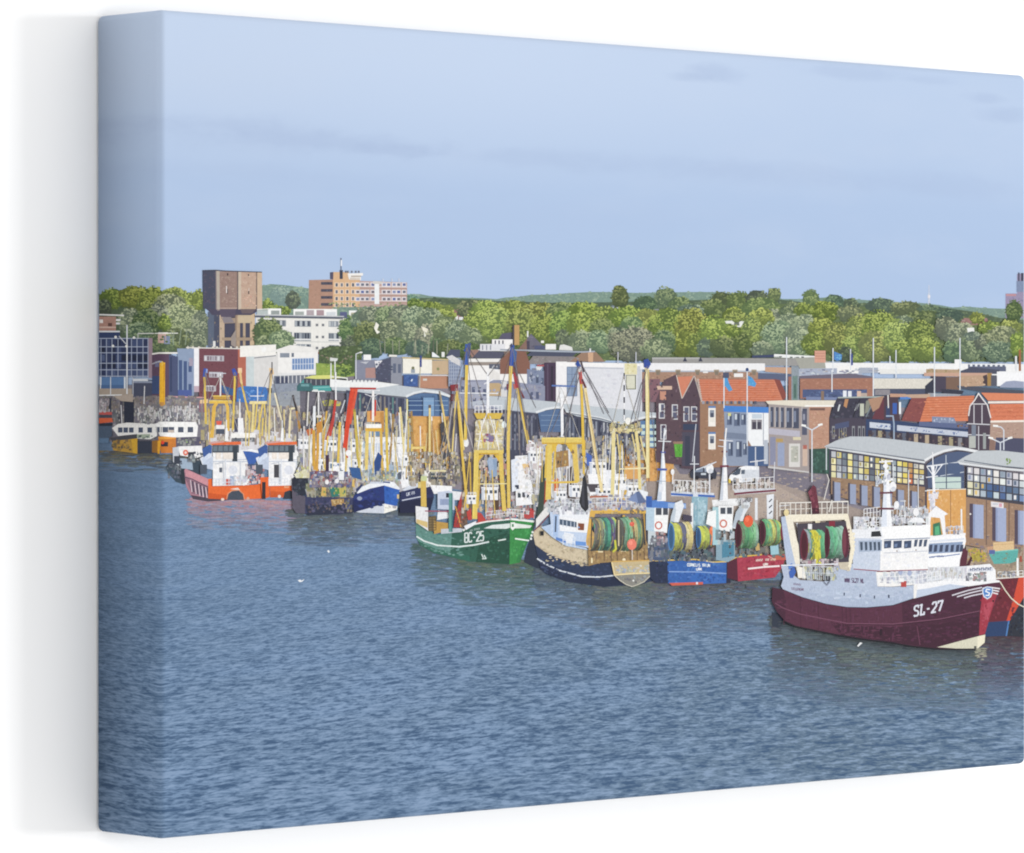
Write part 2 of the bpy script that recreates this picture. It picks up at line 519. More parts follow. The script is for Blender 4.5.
part('printed_tower_block', 'mauve tower block at the right edge of the printed horizon')
P('9a8fae', 1005.5, 293.5, 1017, 293.5, 1017, 274, 1024, 273, 1024, 318, 1005.5, 318)
P('7f8fb0', 1016.5, 281, 1024, 281, 1024, 292, 1016.5, 292); B('4a4e63', 1018, 272.5, 1019.6, 281); B('3d4158', 1021, 273, 1023.5, 281)
B('c08d93', 1006, 294, 1016, 296); specks(1006, 297, 1023, 316, 40, ['8f86a6', 'a498b4', '7d7a98'], 1.2, 1.2)

# ---- rooftops peeping out of the woods
for x0, x1, y0, y1, rc, lab in ((450, 464, 309, 320, '9c7470', 'red tiled house roof among willows'), (609, 646, 305, 314, '7a8794', 'terrace of gabled roofs between printed trees'),
                                (648, 662, 309, 317, '8d9497', 'small grey gables among printed trees'), (680, 706, 315, 324, '8f7f72', 'white fronted houses with chimneys in the woods'),
                                (960, 990, 318, 325, 'a07772', 'far row of pinkish red roofs at the wood edge'), (806, 812, 318, 330, 'b08a76', 'little pink house behind the willow')):
    part('printed_house', lab)
    P(rc, x0, y1, x0 + 1, y0 + 2, x0 + 4, y0, x1 - 3, y0, x1, y1)
    specks(x0 + 1, y0 + 1, x1 - 1, y1, 16, [rc, 'b7a49a', '6b6a6c'], 1.3, 1.0)
    if x1 - x0 > 20 and x0 < 700:
        for i in range(int((x1 - x0) / 5)):
            xx = x0 + 3 + i * 5
            B('e9edf2', xx, y0 + 2, xx + 1.4, y1 - 3); P('555c66', xx + 2, y0 + 5, xx + 3.6, y0, xx + 4.6, y0 + 5)
    if x0 in (450, 680):
        B('f2f2ee', x0 + 1, y1 - 4, x0 + 8, y1); B('eceff0', x1 - 5, y1 - 3, x1 - 1, y1)
    if x0 == 609: B('d09a7a', 640, 304, 642.5, 314); B('dba88a', 642, 311, 648, 315)
# ---- trees
for a in (
    ('F', 412, 300, 7, 6, 'bluish tree right of the brick flats'), ('G', 620, 297, 9, 13, 'tall round tree on the ridge above the terrace'),
    ('G', 666, 299, 12, 13, 'broad dark tree standing above the ridge'), ('G', 680, 306, 12, 10, None), ('D', 645, 305, 12, 9, None),
    ('G', 722, 300, 12, 9, None), ('G', 740, 301, 14, 10, None), ('D', 757, 298, 12, 8, None), ('G', 774, 295, 7, 8.5, 'small round tree poking above the tree line'),
    ('G', 811, 299, 9, 10, 'round pale green tree on the horizon'), ('D', 834, 303, 11, 9, 'dark tree on the horizon'), ('D', 851, 305, 8, 7, None),
    ('D', 881, 306, 16, 8, None), ('G', 906, 309, 16, 8, None), ('D', 930, 312, 14, 8, None), ('G', 925, 318, 20, 8, None), ('D', 950, 316, 14, 7, None), ('G', 1014, 312, 9, 12, 'green tree before the mauve tower'),
    ('G', 760, 309, 20, 12, None), ('G', 795, 312, 16, 10, None), ('Y', 825, 312, 16, 11, None), ('Y', 803, 311, 10, 8, None), ('G', 850, 314, 14, 9, None),
    ('G', 712, 309, 14, 10, None), ('W', 690, 311, 14, 7, None), ('Y', 733, 316, 11, 9, None), ('W', 772, 315, 8, 7, None), ('W', 903, 322, 12, 7, None), ('Y', 977, 318, 8, 6, None),
    ('Y', 275, 310, 16, 13, 'yellow-green tree behind the white flats'), ('B', 300, 298, 14, 11, None), ('B', 283, 296, 14, 10, None), ('D', 293, 300, 8, 9, None),
    ('Y', 112, 299, 14, 11, 'yellow-green tree on the folded left side'), ('Y', 134, 297, 17, 12, None), ('Y', 152, 299, 14, 13, None), ('D', 104, 308, 8, 9, 'dark tree at the left edge of the print'), ('Y', 174, 296, 13, 9, None),
    ('Y', 189, 303, 12, 12, None), ('Y', 199, 300, 8, 11, None), ('Y', 146, 309, 12, 9, None),
    ('Y', 428, 310, 16, 9, None), ('Y', 444, 314, 12, 9, None), ('Y', 415, 306, 10, 8, None), ('G', 470, 310, 14, 10, None),
    ('Y', 486, 313, 18, 13, None), ('Y', 512, 312, 18, 12, None), ('Y', 538, 315, 20, 13, None), ('G', 562, 313, 18, 11, None), ('Y', 584, 313, 18, 12, None), ('Y', 606, 319, 18, 13, None),
    ('Y', 628, 318, 20, 12, None), ('Y', 648, 321, 16, 12, None), ('Y', 476, 325, 14, 14, None), ('Y', 497, 325, 18, 18, None), ('Y', 522, 328, 18, 20, None), ('Y', 545, 331, 16, 18, None),
    ('Y', 563, 328, 14, 18, None), ('D', 563, 340, 8, 12, 'dark gap tree in the yellow belt'), ('Y', 582, 326, 16, 14, None), ('G', 602, 332, 14, 14, None),
    ('G', 632, 325, 12, 9, None), ('Y', 668, 326, 20, 18, None), ('Y', 692, 330, 18, 22, None), ('Y', 684, 344, 14, 14, None), ('Y', 697, 346, 10, 14, None), ('G', 664, 343, 12, 14, None),
    ('Y', 736, 321, 12, 12, None), ('Y', 762, 320, 14, 12, None), ('Y', 752, 332, 12, 16, None), ('Y', 716, 332, 18, 17, 'dense yellow-green tree in front of the white house'), ('D', 706, 348, 10, 10, None), ('G', 724, 347, 16, 11, None), ('G', 742, 345, 9, 12, None),
    ('W', 582, 342, 14, 12, None), ('W', 600, 342, 14, 12, None), ('W', 618, 338, 12, 12, None), ('W', 632, 344, 24, 18, 'wide grey-green willow in front of the belt'), ('W', 656, 350, 16, 12, None),
    ('W', 790, 324, 16, 11, None), ('W', 806, 326, 12, 12, None), ('W', 778, 338, 18, 18, 'silver willow left of the brick sheds'), ('W', 796, 342, 14, 18, None), ('W', 762, 350, 12, 9, None), ('W', 800, 352, 10, 8, None),
    ('Y', 822, 330, 14, 13, None), ('Y', 815, 344, 14, 12, None), ('Y', 838, 340, 16, 18, None), ('Y', 862, 332, 18, 18, None), ('Y', 878, 328, 18, 18, None), ('Y', 855, 350, 16, 14, None), ('Y', 876, 346, 18, 16, None),
    ('Y', 897, 337, 16, 18, None), ('Y', 903, 352, 14, 12, None), ('Y', 920, 334, 16, 14, None), ('Y', 925, 350, 16, 13, 'yellow-green tree at the right end of the belt'), ('D', 846, 354, 8, 8, None),
    ('W', 946, 328, 12, 12, None), ('W', 960, 336, 16, 14, None), ('W', 972, 348, 16, 14, None), ('W', 986, 342, 12, 10, None), ('D', 951, 352, 9, 12, 'dark bush at the willows foot'),
    ('Y', 990, 328, 12, 7, None), ('Y', 1010, 328, 12, 9, None), ('W', 1002, 338, 18, 12, None), ('W', 998, 352, 18, 11, None), ('Y', 1017, 345, 7, 14, None),
):
    tree(*a)
part('printed_house', 'white house with a grey roof deep in the trees')
P('e6e8e2', 725, 321, 732, 320.6, 736, 324, 741, 321, 744, 321.4, 741, 327, 734, 327.4, 731, 323.4, 726, 323.6); P('6a7464', 734, 323, 739, 322, 739.6, 325.4, 734, 326)
part('printed_house', 'white house half hidden right of the yellow trees'); P('e9eae6', 967, 328, 974, 327.6, 974.6, 333, 968, 333.4)
tree('Y', 733, 331, 9, 6); tree('W', 972, 336, 8, 5)
for a in (('W', 170, 308, 18, 14, 'big silver willow left of the water tower'), ('W', 182, 322, 22, 18, None), ('W', 200, 330, 10, 20, None), ('W', 158, 318, 12, 14, None), ('W', 190, 342, 16, 14, None), ('W', 130, 322, 12, 14, 'grey willow on the folded left side'),
          ('G', 146, 325, 16, 16, None), ('W', 140, 334, 16, 12, None), ('Y', 165, 323, 7, 9, 'small yellow tree among the willows'), ('G', 176, 340, 14, 12, None), ('G', 160, 345, 16, 12, None)):
    tree(*a)
for x in (171, 174, 181, 187): L('8c9b84', .8, x, 330, x + rnd.uniform(-3, 3), 345)

# ---- water tower
part('printed_water_tower', 'old brick water tower with a square tank on tall legs', None, M_SMOOTH)
B('4a4a5e', 212, 308, 255, 349)
for i, (x0, x1, c) in enumerate(((208, 214, '5c677c'), (214, 219.5, '4b5066'), (219.5, 224.5, 'c3ab92'), (235, 238.5, '8e7a6c'), (236.5, 240, 'b39a80'), (250, 255, 'd0b694'), (243, 245.5, 'b9a287'))):
    sub('leg'); B(c, x0, 312, x1, 355 if x0 != 243 else 350); specks(x0, 314, x1, 350, 10, [c, '9a8a78'], .8, 1.4)
sub('beam', None); P('a58f7c', 221, 318, 235.5, 318, 235.5, 323, 224, 323.5); B('c9b596', 238, 313.5, 250.5, 323); B('a8927c', 222, 337.5, 252, 340.5); P('8a8187', 222, 318, 229, 313, 234, 322.5, 224, 323)
P('9c8f88', 231, 337, 236, 329, 236, 348, 231, 345); B('e4e2de', 213, 341, 215.5, 347)
sub('tank', 'square brown brick tank of the tower')
P('4d495f', 205, 308, 261, 308, 255, 313, 251, 315, 212, 315, 209, 311); P('5a5165', 219, 309, 236, 308, 235, 317, 221, 317); P('6e6064', 240, 309, 256, 309, 252, 313.5, 242, 313.5)
P('474b60', 202.5, 271, 205, 270, 215.6, 270.4, 215.8, 309, 203, 308.5); P('8d7f80', 215.6, 270.6, 219.6, 271, 220, 310, 218, 311, 215.8, 309)
P('b9ada0', 216.5, 271, 219.6, 271, 219.8, 309.5, 217, 309); P('9a7f76', 219.6, 271.3, 237.4, 271.3, 237.4, 308.5, 220, 308.5)
P('6c5f60', 237, 271.3, 238.3, 271.3, 238.3, 309, 237, 309); P('cdbca8', 238.3, 271.5, 241.2, 271.5, 241.4, 309, 238.3, 309.5)
P('c3a48f', 241.2, 271.8, 256.2, 272.2, 256.2, 308.2, 241.3, 308.5); B('7c6a62', 256, 272.3, 257.2, 308); P('d0b498', 257.2, 272.4, 262, 272.6, 262.2, 309, 257.2, 309)
specks(220, 272, 237, 308, 130, ['a48a80', '91756c', 'aa9284', 'b09c8c'], 1.0, .7, 8); specks(241.5, 273, 256, 308, 130, ['ccae9a', 'b89682', 'd2b8a4', 'c0a08c'], 1.0, .7, 8)
specks(203.5, 273, 215, 307, 60, ['4b485b', '625c6e', '575062'], 1.0, .9, 6); specks(241.5, 296, 256, 306, 24, ['d2a48c', 'dab49c'], .9, .7)
L('35303a', .8, 202.5, 270.6, 216, 270.2, 226, 271, 262, 272.2); B('2d2830', 227, 273.3, 228.2, 275.5); B('2d2830', 248, 274, 249, 276); L('e8dfdb', .9, 226.5, 286, 226.6, 293); L('3a3034', .8, 227.5, 289, 227.6, 294); L('d6c2b6', .9, 249, 288, 248.8, 292); B('3a3034', 248.2, 291, 249.2, 294)
B('b49c90', 220, 307.6, 237, 309); B('c7ab92', 241, 307.8, 256, 309)

# ---- brick flats on the horizon
part('printed_apartment_block', 'orange brick apartment block on the printed horizon', None, M_SMOOTH)
P('b48c78', 309, 280, 333, 279.5, 333, 310, 308.5, 310); P('deb48a', 333, 272, 349, 272, 349, 279, 360, 280, 360, 307, 333, 307)
P('c4a59c', 360, 281, 407, 282.5, 407, 306, 360, 307); P('57536a', 330, 272.3, 333.4, 272, 333.2, 279.5, 330, 279)
specks(310, 281, 321, 308, 40, ['b98f79', 'a98370'], 1, .8, 7)
for y in (282, 289, 296, 303): sub('balcony'); B('514f5e', 321, y, 332.5, y + 2.8); specks(322, y, 332, y + 2.4, 8, ['3e3f50', '6d6a78'], .9, .7)
use(PART)
for x in (336.6, 341.7, 347.3, 353): 
    for y in (284.8, 291.7, 298.6, 304.8): sub('window'); B('f0d8c0', x - 2, y - 2.2, x + 2, y + 2.2); B(rnd.choice(['5d6674', '7b7f8a', '6a7080']), x - 1.1, y - 1.6, x + 1.2, y + 1.7)
for y in (284.5, 291.8, 299):
    for x in (357.6, 362.3, 367, 372.7, 384, 388.5, 394, 398.5, 404):
        sub('window'); B('e9e4e8', x - 2.2, y - 2, x + 2.2, y + 2.1); B(rnd.choice(['5f6ea6', '6c7486', '8794b8', '74707c']), x - 1.3, y - 1.2, x + 1.7, y + 1.4)
use(PART)
for y in (288, 295, 302): L('b8988c', 2, 360, y, 407, y + .6); L('e2d6d6', .8, 360, y - 1.4, 407, y - .8)
P('eef1f2', 374.6, 282, 379.2, 282, 379.2, 304, 374.6, 304); P('d6d0ca', 373, 281, 382, 281.4, 382, 284, 373, 284)
sub('penthouse', 'white rooftop penthouse with a mast'); P('f3f0ec', 347.5, 273.5, 363, 273, 363, 275.5, 361, 275.8, 361, 280, 349, 279.5); B('b8ab9d', 351, 275.5, 361, 277); B('d8ccc0', 350, 277.5, 360, 280)
L('3d4154', 3.2, 341.2, 279, 341.2, 270); L('6a7288', 1.2, 341, 270.5, 341, 258); L('eceff4', 1.3, 341.4, 266, 341.4, 260)
for x in (345, 347, 351, 355, 358): B('6d7280', x, 270.8, x + 1.6, 272.8)
for x in (383, 392, 399): L('d8dce8', .8, x, 282, x, 278.5)
specks(320, 303, 400, 309, 60, ['8f9d6a', '7c9060', 'b0a58a'], 1.4, 1.2)

# ---- white flats left of centre
part('printed_apartment_block', 'white three-storey flats with a flat roof behind the harbour', None, M_SMOOTH)
P('eceae4', 256, 317.5, 344, 319, 342, 352, 290, 356, 257, 356); B('f7f7f5', 268, 308.5, 281, 316); B('f7f7f5', 293.5, 309, 337, 317); B('f5f5f3', 349, 310.5, 361, 317.5)
B('b9c3c2', 257, 310, 268, 315); L('f4f4f2', .8, 257, 309.5, 269, 309); B('9aa2a0', 271, 310.5, 279.5, 314.5); B('a9b0ac', 295, 311.5, 304, 315); B('b5a7ac', 306.5, 310, 314, 315.5); B('b1969c', 316.5, 310, 324, 315.5); B('d6dbe0', 326.5, 312, 335.5, 315.5); B('c9c2a8', 351, 312.5, 358.5, 317); B('5c628c', 340, 312, 347, 318)
P('5c6270', 255, 315.4, 343, 317, 343, 319, 255, 317.3); L('c9cbd0', 1, 255, 314.9, 344, 316.5); P('eeeae2', 343, 318, 350, 319, 346, 321, 343, 321)
for x0, x1, y0, y1, sl in ((274.5, 286, 320, 326.3, .2), (294.5, 311, 320.5, 326.6, .2), (328.5, 338.5, 321, 326.8, .1), (286.5, 292, 332, 338, 0), (294, 311, 332.5, 341, .2), (328.5, 339, 333, 341, .2), (296.5, 311, 344, 349.8, .2), (329, 339, 345, 354, .2)):
    sub('window'); B('8a929b', x0, y0, x1, y1, sl)
    for i in range(int((x1 - x0) / 2.6)):
        B(rnd.choice(['4c5566', 'c4c9cc', '6f7884', 'a7aeb6', '3f4858']), x0 + .4 + i * 2.6, y0 + .5, x0 + 2.2 + i * 2.6, y1 - .6, sl * i / 5)
    if y1 - y0 > 7: B('e5e6e6', x0, y1 - 2.4, x1, y1 - .9, sl)
use(PART)
for x in (317, 323): 
    for y in (325, 337, 348): B('7c7f86', x - 1.3, y - 1.3, x + 1.3, y + 1.3)
P('d8d8d4', 290, 340.8, 342, 341.6, 342, 343, 290, 342); B('c96a50', 318, 352, 323, 354)
for a in (('G', 268, 333, 15, 16, 'rounded tree right of the water tower'), ('W', 281, 342, 14, 12, None), ('W', 262, 345, 9, 10, None)): tree(*a)

# ---- willow belt left of centre
for a in (('G', 350, 330, 12, 14, 'dark willow right of the white flats'), ('D', 352, 347, 12, 12, None), ('W', 362, 320, 12, 10, None), ('W', 372, 318, 14, 12, None), ('G', 368, 335, 16, 14, None), ('W', 388, 318, 14, 12, None), ('W', 402, 318, 14, 13, None),
          ('D', 372, 348, 14, 10, None), ('W', 392, 332, 14, 14, None), ('W', 415, 320, 14, 14, None), ('W', 410, 336, 14, 14, None), ('G', 396, 347, 14, 10, None), ('W', 430, 322, 14, 14, None), ('W', 428, 338, 14, 14, None), ('D', 417, 349, 12, 9, None), ('D', 440, 344, 10, 12, None),
          ('W', 445, 328, 14, 13, None), ('W', 458, 334, 14, 14, 'silver willow at the right end of the left belt'), ('W', 470, 338, 12, 11, None), ('G', 450, 348, 14, 9, None), ('G', 468, 350, 12, 8, None)):
    tree(*a, dens=1.1)
part('printed_willow_trunk', 'pale willow stems standing along the street')
for x in (381, 385, 393, 399, 414, 416, 422, 428, 433, 437, 447): L(rnd.choice(['a5a78c', '8f9480', '6c705f']), .9, x, 354, x + rnd.uniform(-2, 2), 354 - rnd.uniform(8, 18))
part('printed_sunlit_gap', 'pale house wall showing between the willows'); P('f3f1e4', 376, 322, 379, 325, 377, 330, 380, 332, 377, 334, 374, 328)
part('printed_sunlit_gap', 'two pale wall patches showing between the right willows'); P('f0ecd6', 421, 326, 428, 329, 427, 333, 423, 331); P('eceede', 424, 331, 426, 336, 424, 337)

# ================================================================== the town behind the quay
part('printed_quay', 'brownish paved quay running behind the moored boats', None)
P('8d8590', 98, 386, 200, 383, 330, 374, 420, 376, 560, 380, 700, 396, 830, 400, 1024, 420, 1024, 600, 700, 560, 520, 500, 400, 480, 300, 470, 180, 450, 98, 440)
P('8d8590', 98, 388, 200, 385, 330, 378, 420, 388, 560, 420, 700, 462, 830, 500, 930, 540, 1024, 560, 1024, 600, 700, 560, 520, 500, 400, 480, 300, 470, 180, 450, 98, 440)
P('6f6c78', 98, 396, 200, 392, 300, 390, 420, 400, 480, 430, 400, 452, 98, 440)
specks(100, 396, 420, 450, 420, ['8c8590', '6a6470', 'a8a0a2', '575566', 'b8ac9c'], 1.6, 1.2)
P('a3948c', 640, 455, 760, 470, 830, 500, 1024, 560, 1024, 600, 800, 580, 640, 520)
P('7c7684', 672, 462, 760, 462, 830, 482, 832, 500, 760, 478, 680, 474)
P('b3a296', 690, 488, 770, 482, 826, 512, 826, 530, 700, 520)
specks(680, 470, 830, 520, 320, ['b4a498', '9c8e8a', '877f86', 'c4b4a4'], 2.0, .8)
P('63616f', 964, 537, 1024, 548, 1024, 560, 1000, 556); specks(966, 548, 1024, 580, 160, ['8a7a70', '9a8a7c', '74686a', 'b09a80'], 1.6, 1.0)

# ---- left end of the quay
part('printed_brick_house', 'small red brick house with a white roof edge on the folded left side')
B('b5897a', 99, 316.5, 116, 332); L('f0f0ec', 1.4, 99, 314.6, 124, 315.4); B('f0eae4', 99.5, 319.5, 103, 323); B('efeeea', 116, 319, 120.5, 321); B('6c4a44', 108, 323, 112, 327); B('d8b8a8', 99, 326.5, 116, 328); B('e9eaea', 116, 322.5, 120, 324.4)
part('printed_office_block', 'dark glass office block with a white grid on the folded left side', None, M_SMOOTH)
B('36456e', 99, 331, 120, 340); B('35426a', 99, 338.5, 148.5, 377); L('e6e8ec', 1.5, 99, 331.5, 120, 331.5)
for i in range(9):
    for j in range(5): B(rnd.choice(['2b3350', '3a4468', '56648a', '262d46', '323d60', '46547c']), 100 + i * 5.4, 340 + j * 7.4, 104.8 + i * 5.4, 346 + j * 7.4)
for x in (101, 106.5, 112, 118, 131.5, 137, 143, 148): B('b3bdd4', x - .35, 339, x + .35, 377)
for y in (338.4, 346.8, 352.8, 363.2, 369.8, 376.2): B('b3bdd4', 99, y - .4, 148.5, y + .4)
B('a28a98', 148.5, 338, 152.5, 378); B('5c82b4', 100.5, 377, 126, 388); B('e8edf2', 100, 377, 101.4, 390); B('e8edf2', 124, 377, 125.6, 389); B('4d6fa0', 101, 385, 124, 388.5)
B('b0a090', 99, 388.5, 132, 395); B('4a4f66', 132, 380, 152, 397); B('d9dde2', 132.6, 378.8, 148, 381); B('8f98ae', 133, 381, 152, 383); L('f4f4f4', 1.2, 99, 395.4, 122, 395)
L('e9ecf2', 1.2, 127, 325, 127, 394); L('dfe3ea', .9, 110.6, 377, 110.6, 396); L('c8ccd6', .8, 133, 377, 133, 396)
for x, y in ((115.6, 337), (134, 337.6), (113, 346), (126.5, 346.2)): sub('globe_lamp'); E('f6f4ee', x, y, 1.3)
use(PART); L('d8dae0', .9, 119, 336, 126, 344); L('e3e3dd', .9, 138, 333.5, 178, 333.2); L('d0d0cc', .8, 138, 333.5, 138, 339)
part('printed_small_kiosk', 'little pink and grey building under the willows'); B('cda89c', 158, 334, 166, 343); B('7c8ba6', 164, 336, 170, 344); B('e8e2da', 158, 332.4, 168, 334); specks(153, 336, 178, 352, 50, ['4c6238', '6f8a4a', '8aa05c'], 1.6, 1.3)
part('printed_quay_office', 'dark brown and navy building beside the yellow column', None, M_SMOOTH)
B('5d465c', 152, 354, 170, 398); P('4a5478', 169, 354, 178, 357, 178, 398, 169, 398); L('eeeae4', 1.5, 152, 354, 159, 353, 178, 353); B('3d4e78', 152, 376, 160, 394); B('384265', 170, 357, 172, 392); B('6c6a8a', 155, 361, 159, 367); L('a8a6b0', 1.2, 152, 364, 160, 361)
P('8ea0bd', 177, 348.5, 194, 348.5, 194, 398, 178, 398, 178, 358)
for x in (178.8, 183.6, 188.4): B('465b88', x, 360 + (x - 178) * .2, x + 3.4, 395)
B('a39aae', 189, 358, 193, 366); B('8b9bbc', 187, 372, 193, 384); B('f0eff2', 194, 348, 199, 388); B('c3abb8', 194, 386, 199, 392); B('4d5fa0', 178, 390, 192, 397)
part('printed_brick_building', 'dark red brick block with a sunlit end wall', None, M_SMOOTH)
B('784852', 199, 348.5, 238, 400); P('bb6a56', 238, 349, 246, 349.5, 246, 392, 238, 396); B('c9d4d6', 246, 349, 254, 392); L('e5e1da', 1, 186, 347.6, 246, 348.8); specks(199, 350, 238, 396, 110, ['74404c', '64363f', '7d4a50'], 1.0, .8, 8)

for x0, x1, y in ((204, 224, 355.4), (209, 223, 371.8), (206, 216, 385.6)):
    sub('window', 'strip of grey windows'); B('b9b6be', x0, y, x1, y + 5.6, .3)
    for i in range(int((x1 - x0) / 2.6)): B(rnd.choice(['8b7f8a', 'd4d2d6', '7a6672', 'a59ca6']), x0 + .6 + i * 2.6, y + .8, x0 + 2.4 + i * 2.6, y + 5, .04 * i)
use(PART)
for x in (187, 192, 198, 212, 216, 221, 230, 236): B('ded8cc', x, 346.4, x + 2, 348.6)
part('printed_office_block', 'long white two-storey office with a ribbon of blue windows', None, M_SMOOTH)
P('f1efec', 277, 352, 318, 351, 318, 373, 277, 375); P('dcdad8', 254, 356, 278, 353.5, 278, 388, 254, 388); B('f3f0ea', 240, 346, 276, 357, -1.5); L('8c8f96', 1, 254, 358, 276, 355.6); B('e3e3e3', 278, 373, 316, 376)
sub('window', 'ribbon of blue window panes'); B('6e8fc0', 292, 358.5, 314, 370, -.6); grille('d8deea', .6, 292, 358.5, 314, 370, 8, 2, -.6); use(PART)
B('8a93a0', 280, 353, 289.5, 357.5); B('6a7484', 291.5, 353, 294, 357); P('6d7484', 274, 376, 318, 374.5, 318, 388, 274, 392); B('454c66', 276, 377, 288, 386)
for x in range(280, 318, 4): B('d9d9dc', x, 375.5, x + .9, 383)
E('f4f4f4', 263.8, 349.6, 2.6); P('eceae6', 255, 352, 272, 351, 290, 345, 312, 347, 318, 352, 290, 352); E('f6f6f4', 264, 350, 2.2)
part('printed_grey_box', 'grey corrugated containers behind the yellow gantries'); P('8f98a8', 272, 384, 298, 383, 298, 402, 272, 400); P('9aa0a8', 262, 394, 300, 390, 300, 412, 262, 410); specks(272, 384, 298, 400, 40, ['858ea0', '9ca4b2'], 1.2, 1.2, 8)
part('printed_tarpaulin', 'bright blue tarpaulin behind the yellow gantries'); P('3f78c4', 237, 388, 243, 386, 266, 387, 268, 392, 266, 406, 252, 409, 236, 408); P('3a5e92', 221, 385, 234, 389, 234, 396, 222, 393); specks(238, 389, 266, 406, 50, ['5a90d4', '3566ae', '6a9cdc'], 1.5, 1.3)
part('printed_shipping_container', 'faded pink-red corrugated container on the left quay', None, M_SMOOTH)
P('c27f8c', 171, 396, 205, 397, 205, 414, 171, 412)
for i in range(17): B('d39aa3' if i % 2 else 'a8606e', 171.4 + i * 2, 397, 172.2 + i * 2, 412)
B('8aa06a', 169.6, 396, 171, 412); L('dca8a6', .9, 171, 396.6, 205, 397.4)
part('printed_grass_bank', 'sunny green bank above the parked bus', 'stuff'); P('50623f', 319, 350, 330, 346, 362, 346, 362, 368, 319, 364); specks(320, 347, 361, 367, 110, ['4a5c3a', '6f8450', '3c4a38', '84966a'], 1.6, 1.3); P('8fa84c', 316, 363, 330, 364, 354, 369, 355, 376, 334, 378, 316, 376); P('4c6238', 338, 355, 356, 354, 356, 372, 352, 373, 336, 368)
specks(317, 364, 352, 376, 130, ['9cb454', '86a048', 'a9bc5e', '728c40'], 1.6, 1.0); specks(318, 355, 352, 363, 60, ['4f5f40', '6f7f55', '9a8878', '3d4c38'], 1.5, 1.2); P('d8dad8', 330, 357.5, 338, 358.5, 337, 361, 330, 361); specks(335, 368, 355, 378, 60, ['4e6a3c', '3f5834', '648046'], 1.5, 1.2)
part('printed_bus', 'yellow-topped teal bus parked behind the quay', None, M_SMOOTH)
P('4aa6a4', 299, 385, 304, 379, 346, 380, 347, 388, 340, 391, 300, 391); P('4b4f5c', 304, 378.5, 346, 377, 347.6, 384, 332, 385.4, 304, 386); P('dcdc7a', 304, 378, 312, 375.5, 330, 375, 346, 377.4, 346, 378.6, 316, 379); P('2c3138', 331, 378.5, 346, 378, 346, 384.6, 331, 385); L('eceee6', 1.1, 330, 376.4, 347, 378.2, 348.4, 387)
for x in (307, 311, 316, 321, 326): L('a7aeb0', .7, x, 379.5, x, 385)
L('7ec4c0', 1.2, 304, 388.4, 330, 387); E('39484c', 309, 390.5, 1.8); E('39484c', 333, 390, 1.8); B('e5f0ea', 312, 389.4, 318, 391)
part('printed_van', 'dark teal van beside the bus'); P('3f6d72', 297, 386, 300, 383, 311, 383, 313, 386, 313, 391, 297, 391); B('6fa0a4', 301, 384, 309, 386.4)
part('printed_lamp_post', 'street lamps lining the left quay road'); 
for x, y0, y1 in ((335, 360, 392), (331, 363, 380), (318, 393, 430), (363, 362, 384)): L('e3e6e6', 1.2, x, y1, x, y0); 
L('d9dcdc', 1.0, 315, 391.5, 324, 391); 
part('printed_market_stall', 'yellow-green awning and greys on the left quay'); P('c9c55a', 322, 401, 330, 399.5, 341, 402, 340, 406, 324, 406); specks(296, 393, 345, 412, 160, ['a3a08f', '8a8580', '787b86', 'b39f84', 'c8c2b8'], 1.8, 1.1)

# ---- the curved market hall roofs and the buildings behind them, left to right
part('printed_grey_building', 'slate grey harbour building with a brick bay', None, M_SMOOTH)
P('868a9e', 355, 360, 377, 360, 377, 384, 355, 384); P('b38a84', 365.5, 368, 377, 367.5, 377, 378, 365.5, 378); P('4f536a', 375, 362, 392, 357, 392, 383, 376, 381); B('9094a2', 391, 357, 402, 388, .3); B('5f6880', 393, 363.5, 396, 373); B('5f6880', 398, 364, 401, 373); P('e8e6ea', 374.5, 361, 382.5, 360.5, 376, 368.5)
B('f4f4f2', 363.5, 354.6, 371, 360); P('c2c4cc', 360, 362, 369, 361.5, 366, 364); P('eeeae4', 388.5, 356.8, 389.5, 354.6, 397, 355, 397, 356.8); L('d8dbe2', .9, 356, 384, 356, 354, 361, 352); E('e9e9e4', 361, 352.4, 1.6, .8); specks(376, 362, 392, 382, 30, ['454860', '5f637a', '6c7088'], 1.4, 1.2)
part('printed_white_building', 'white walled harbour building with a tan end', None, M_SMOOTH)
B('f3efe2', 402.8, 358.6, 432, 373.5); B('c9ae8b', 432, 360.6, 449.5, 374.5); L('cdb988', 1.4, 402, 357.6, 449, 359.8); specks(403, 356, 448, 358, 24, ['b7a86c', '8f9c60', 'd8cca4'], 1.3, .9); B('c08b70', 420, 376, 448, 388.5); L('dcd6d4', 1, 419, 375.2, 455, 375.6)
P('9aa4b0', 411, 369, 415, 369, 415, 373, 411, 373); E('7a7d5e', 413, 368, 1.6); E('8a8f60', 438, 369, 1.5); B('3f4f93', 419.8, 355.6, 421.8, 367); L('c8c2a8', .7, 420.4, 367, 419.6, 388)
P('eef0f2', 432, 352, 434, 352.6, 440, 357.4, 432, 357); B('e6e6e2', 441.6, 352, 444.6, 357)
part('printed_shipping_container', 'cobalt blue container with a white swoosh under the white building'); B('41619f', 403.6, 374.8, 417.8, 386.5); P('d9e6f2', 408, 379.6, 413, 379, 412, 381.6, 409, 381); specks(404, 375, 417, 386, 20, ['365490', '4e70b0'], 1.6, 1.4); B('d3cfc8', 423, 378.6, 427, 380.6)
part('printed_scaffold', 'grey lattice of scaffolding beside the white pylon sign'); B('7e8ba8', 448.5, 358, 461, 386); grille('aab3c6', .6, 449, 358, 460.5, 386, 5, 8)
part('printed_slate_roof', 'dark slate roof behind the pylon sign'); P('51566e', 446, 357, 450, 349.6, 460, 349.6, 460, 357); P('d8d6d8', 446, 357, 452, 355, 460, 360, 460, 366, 452, 362)
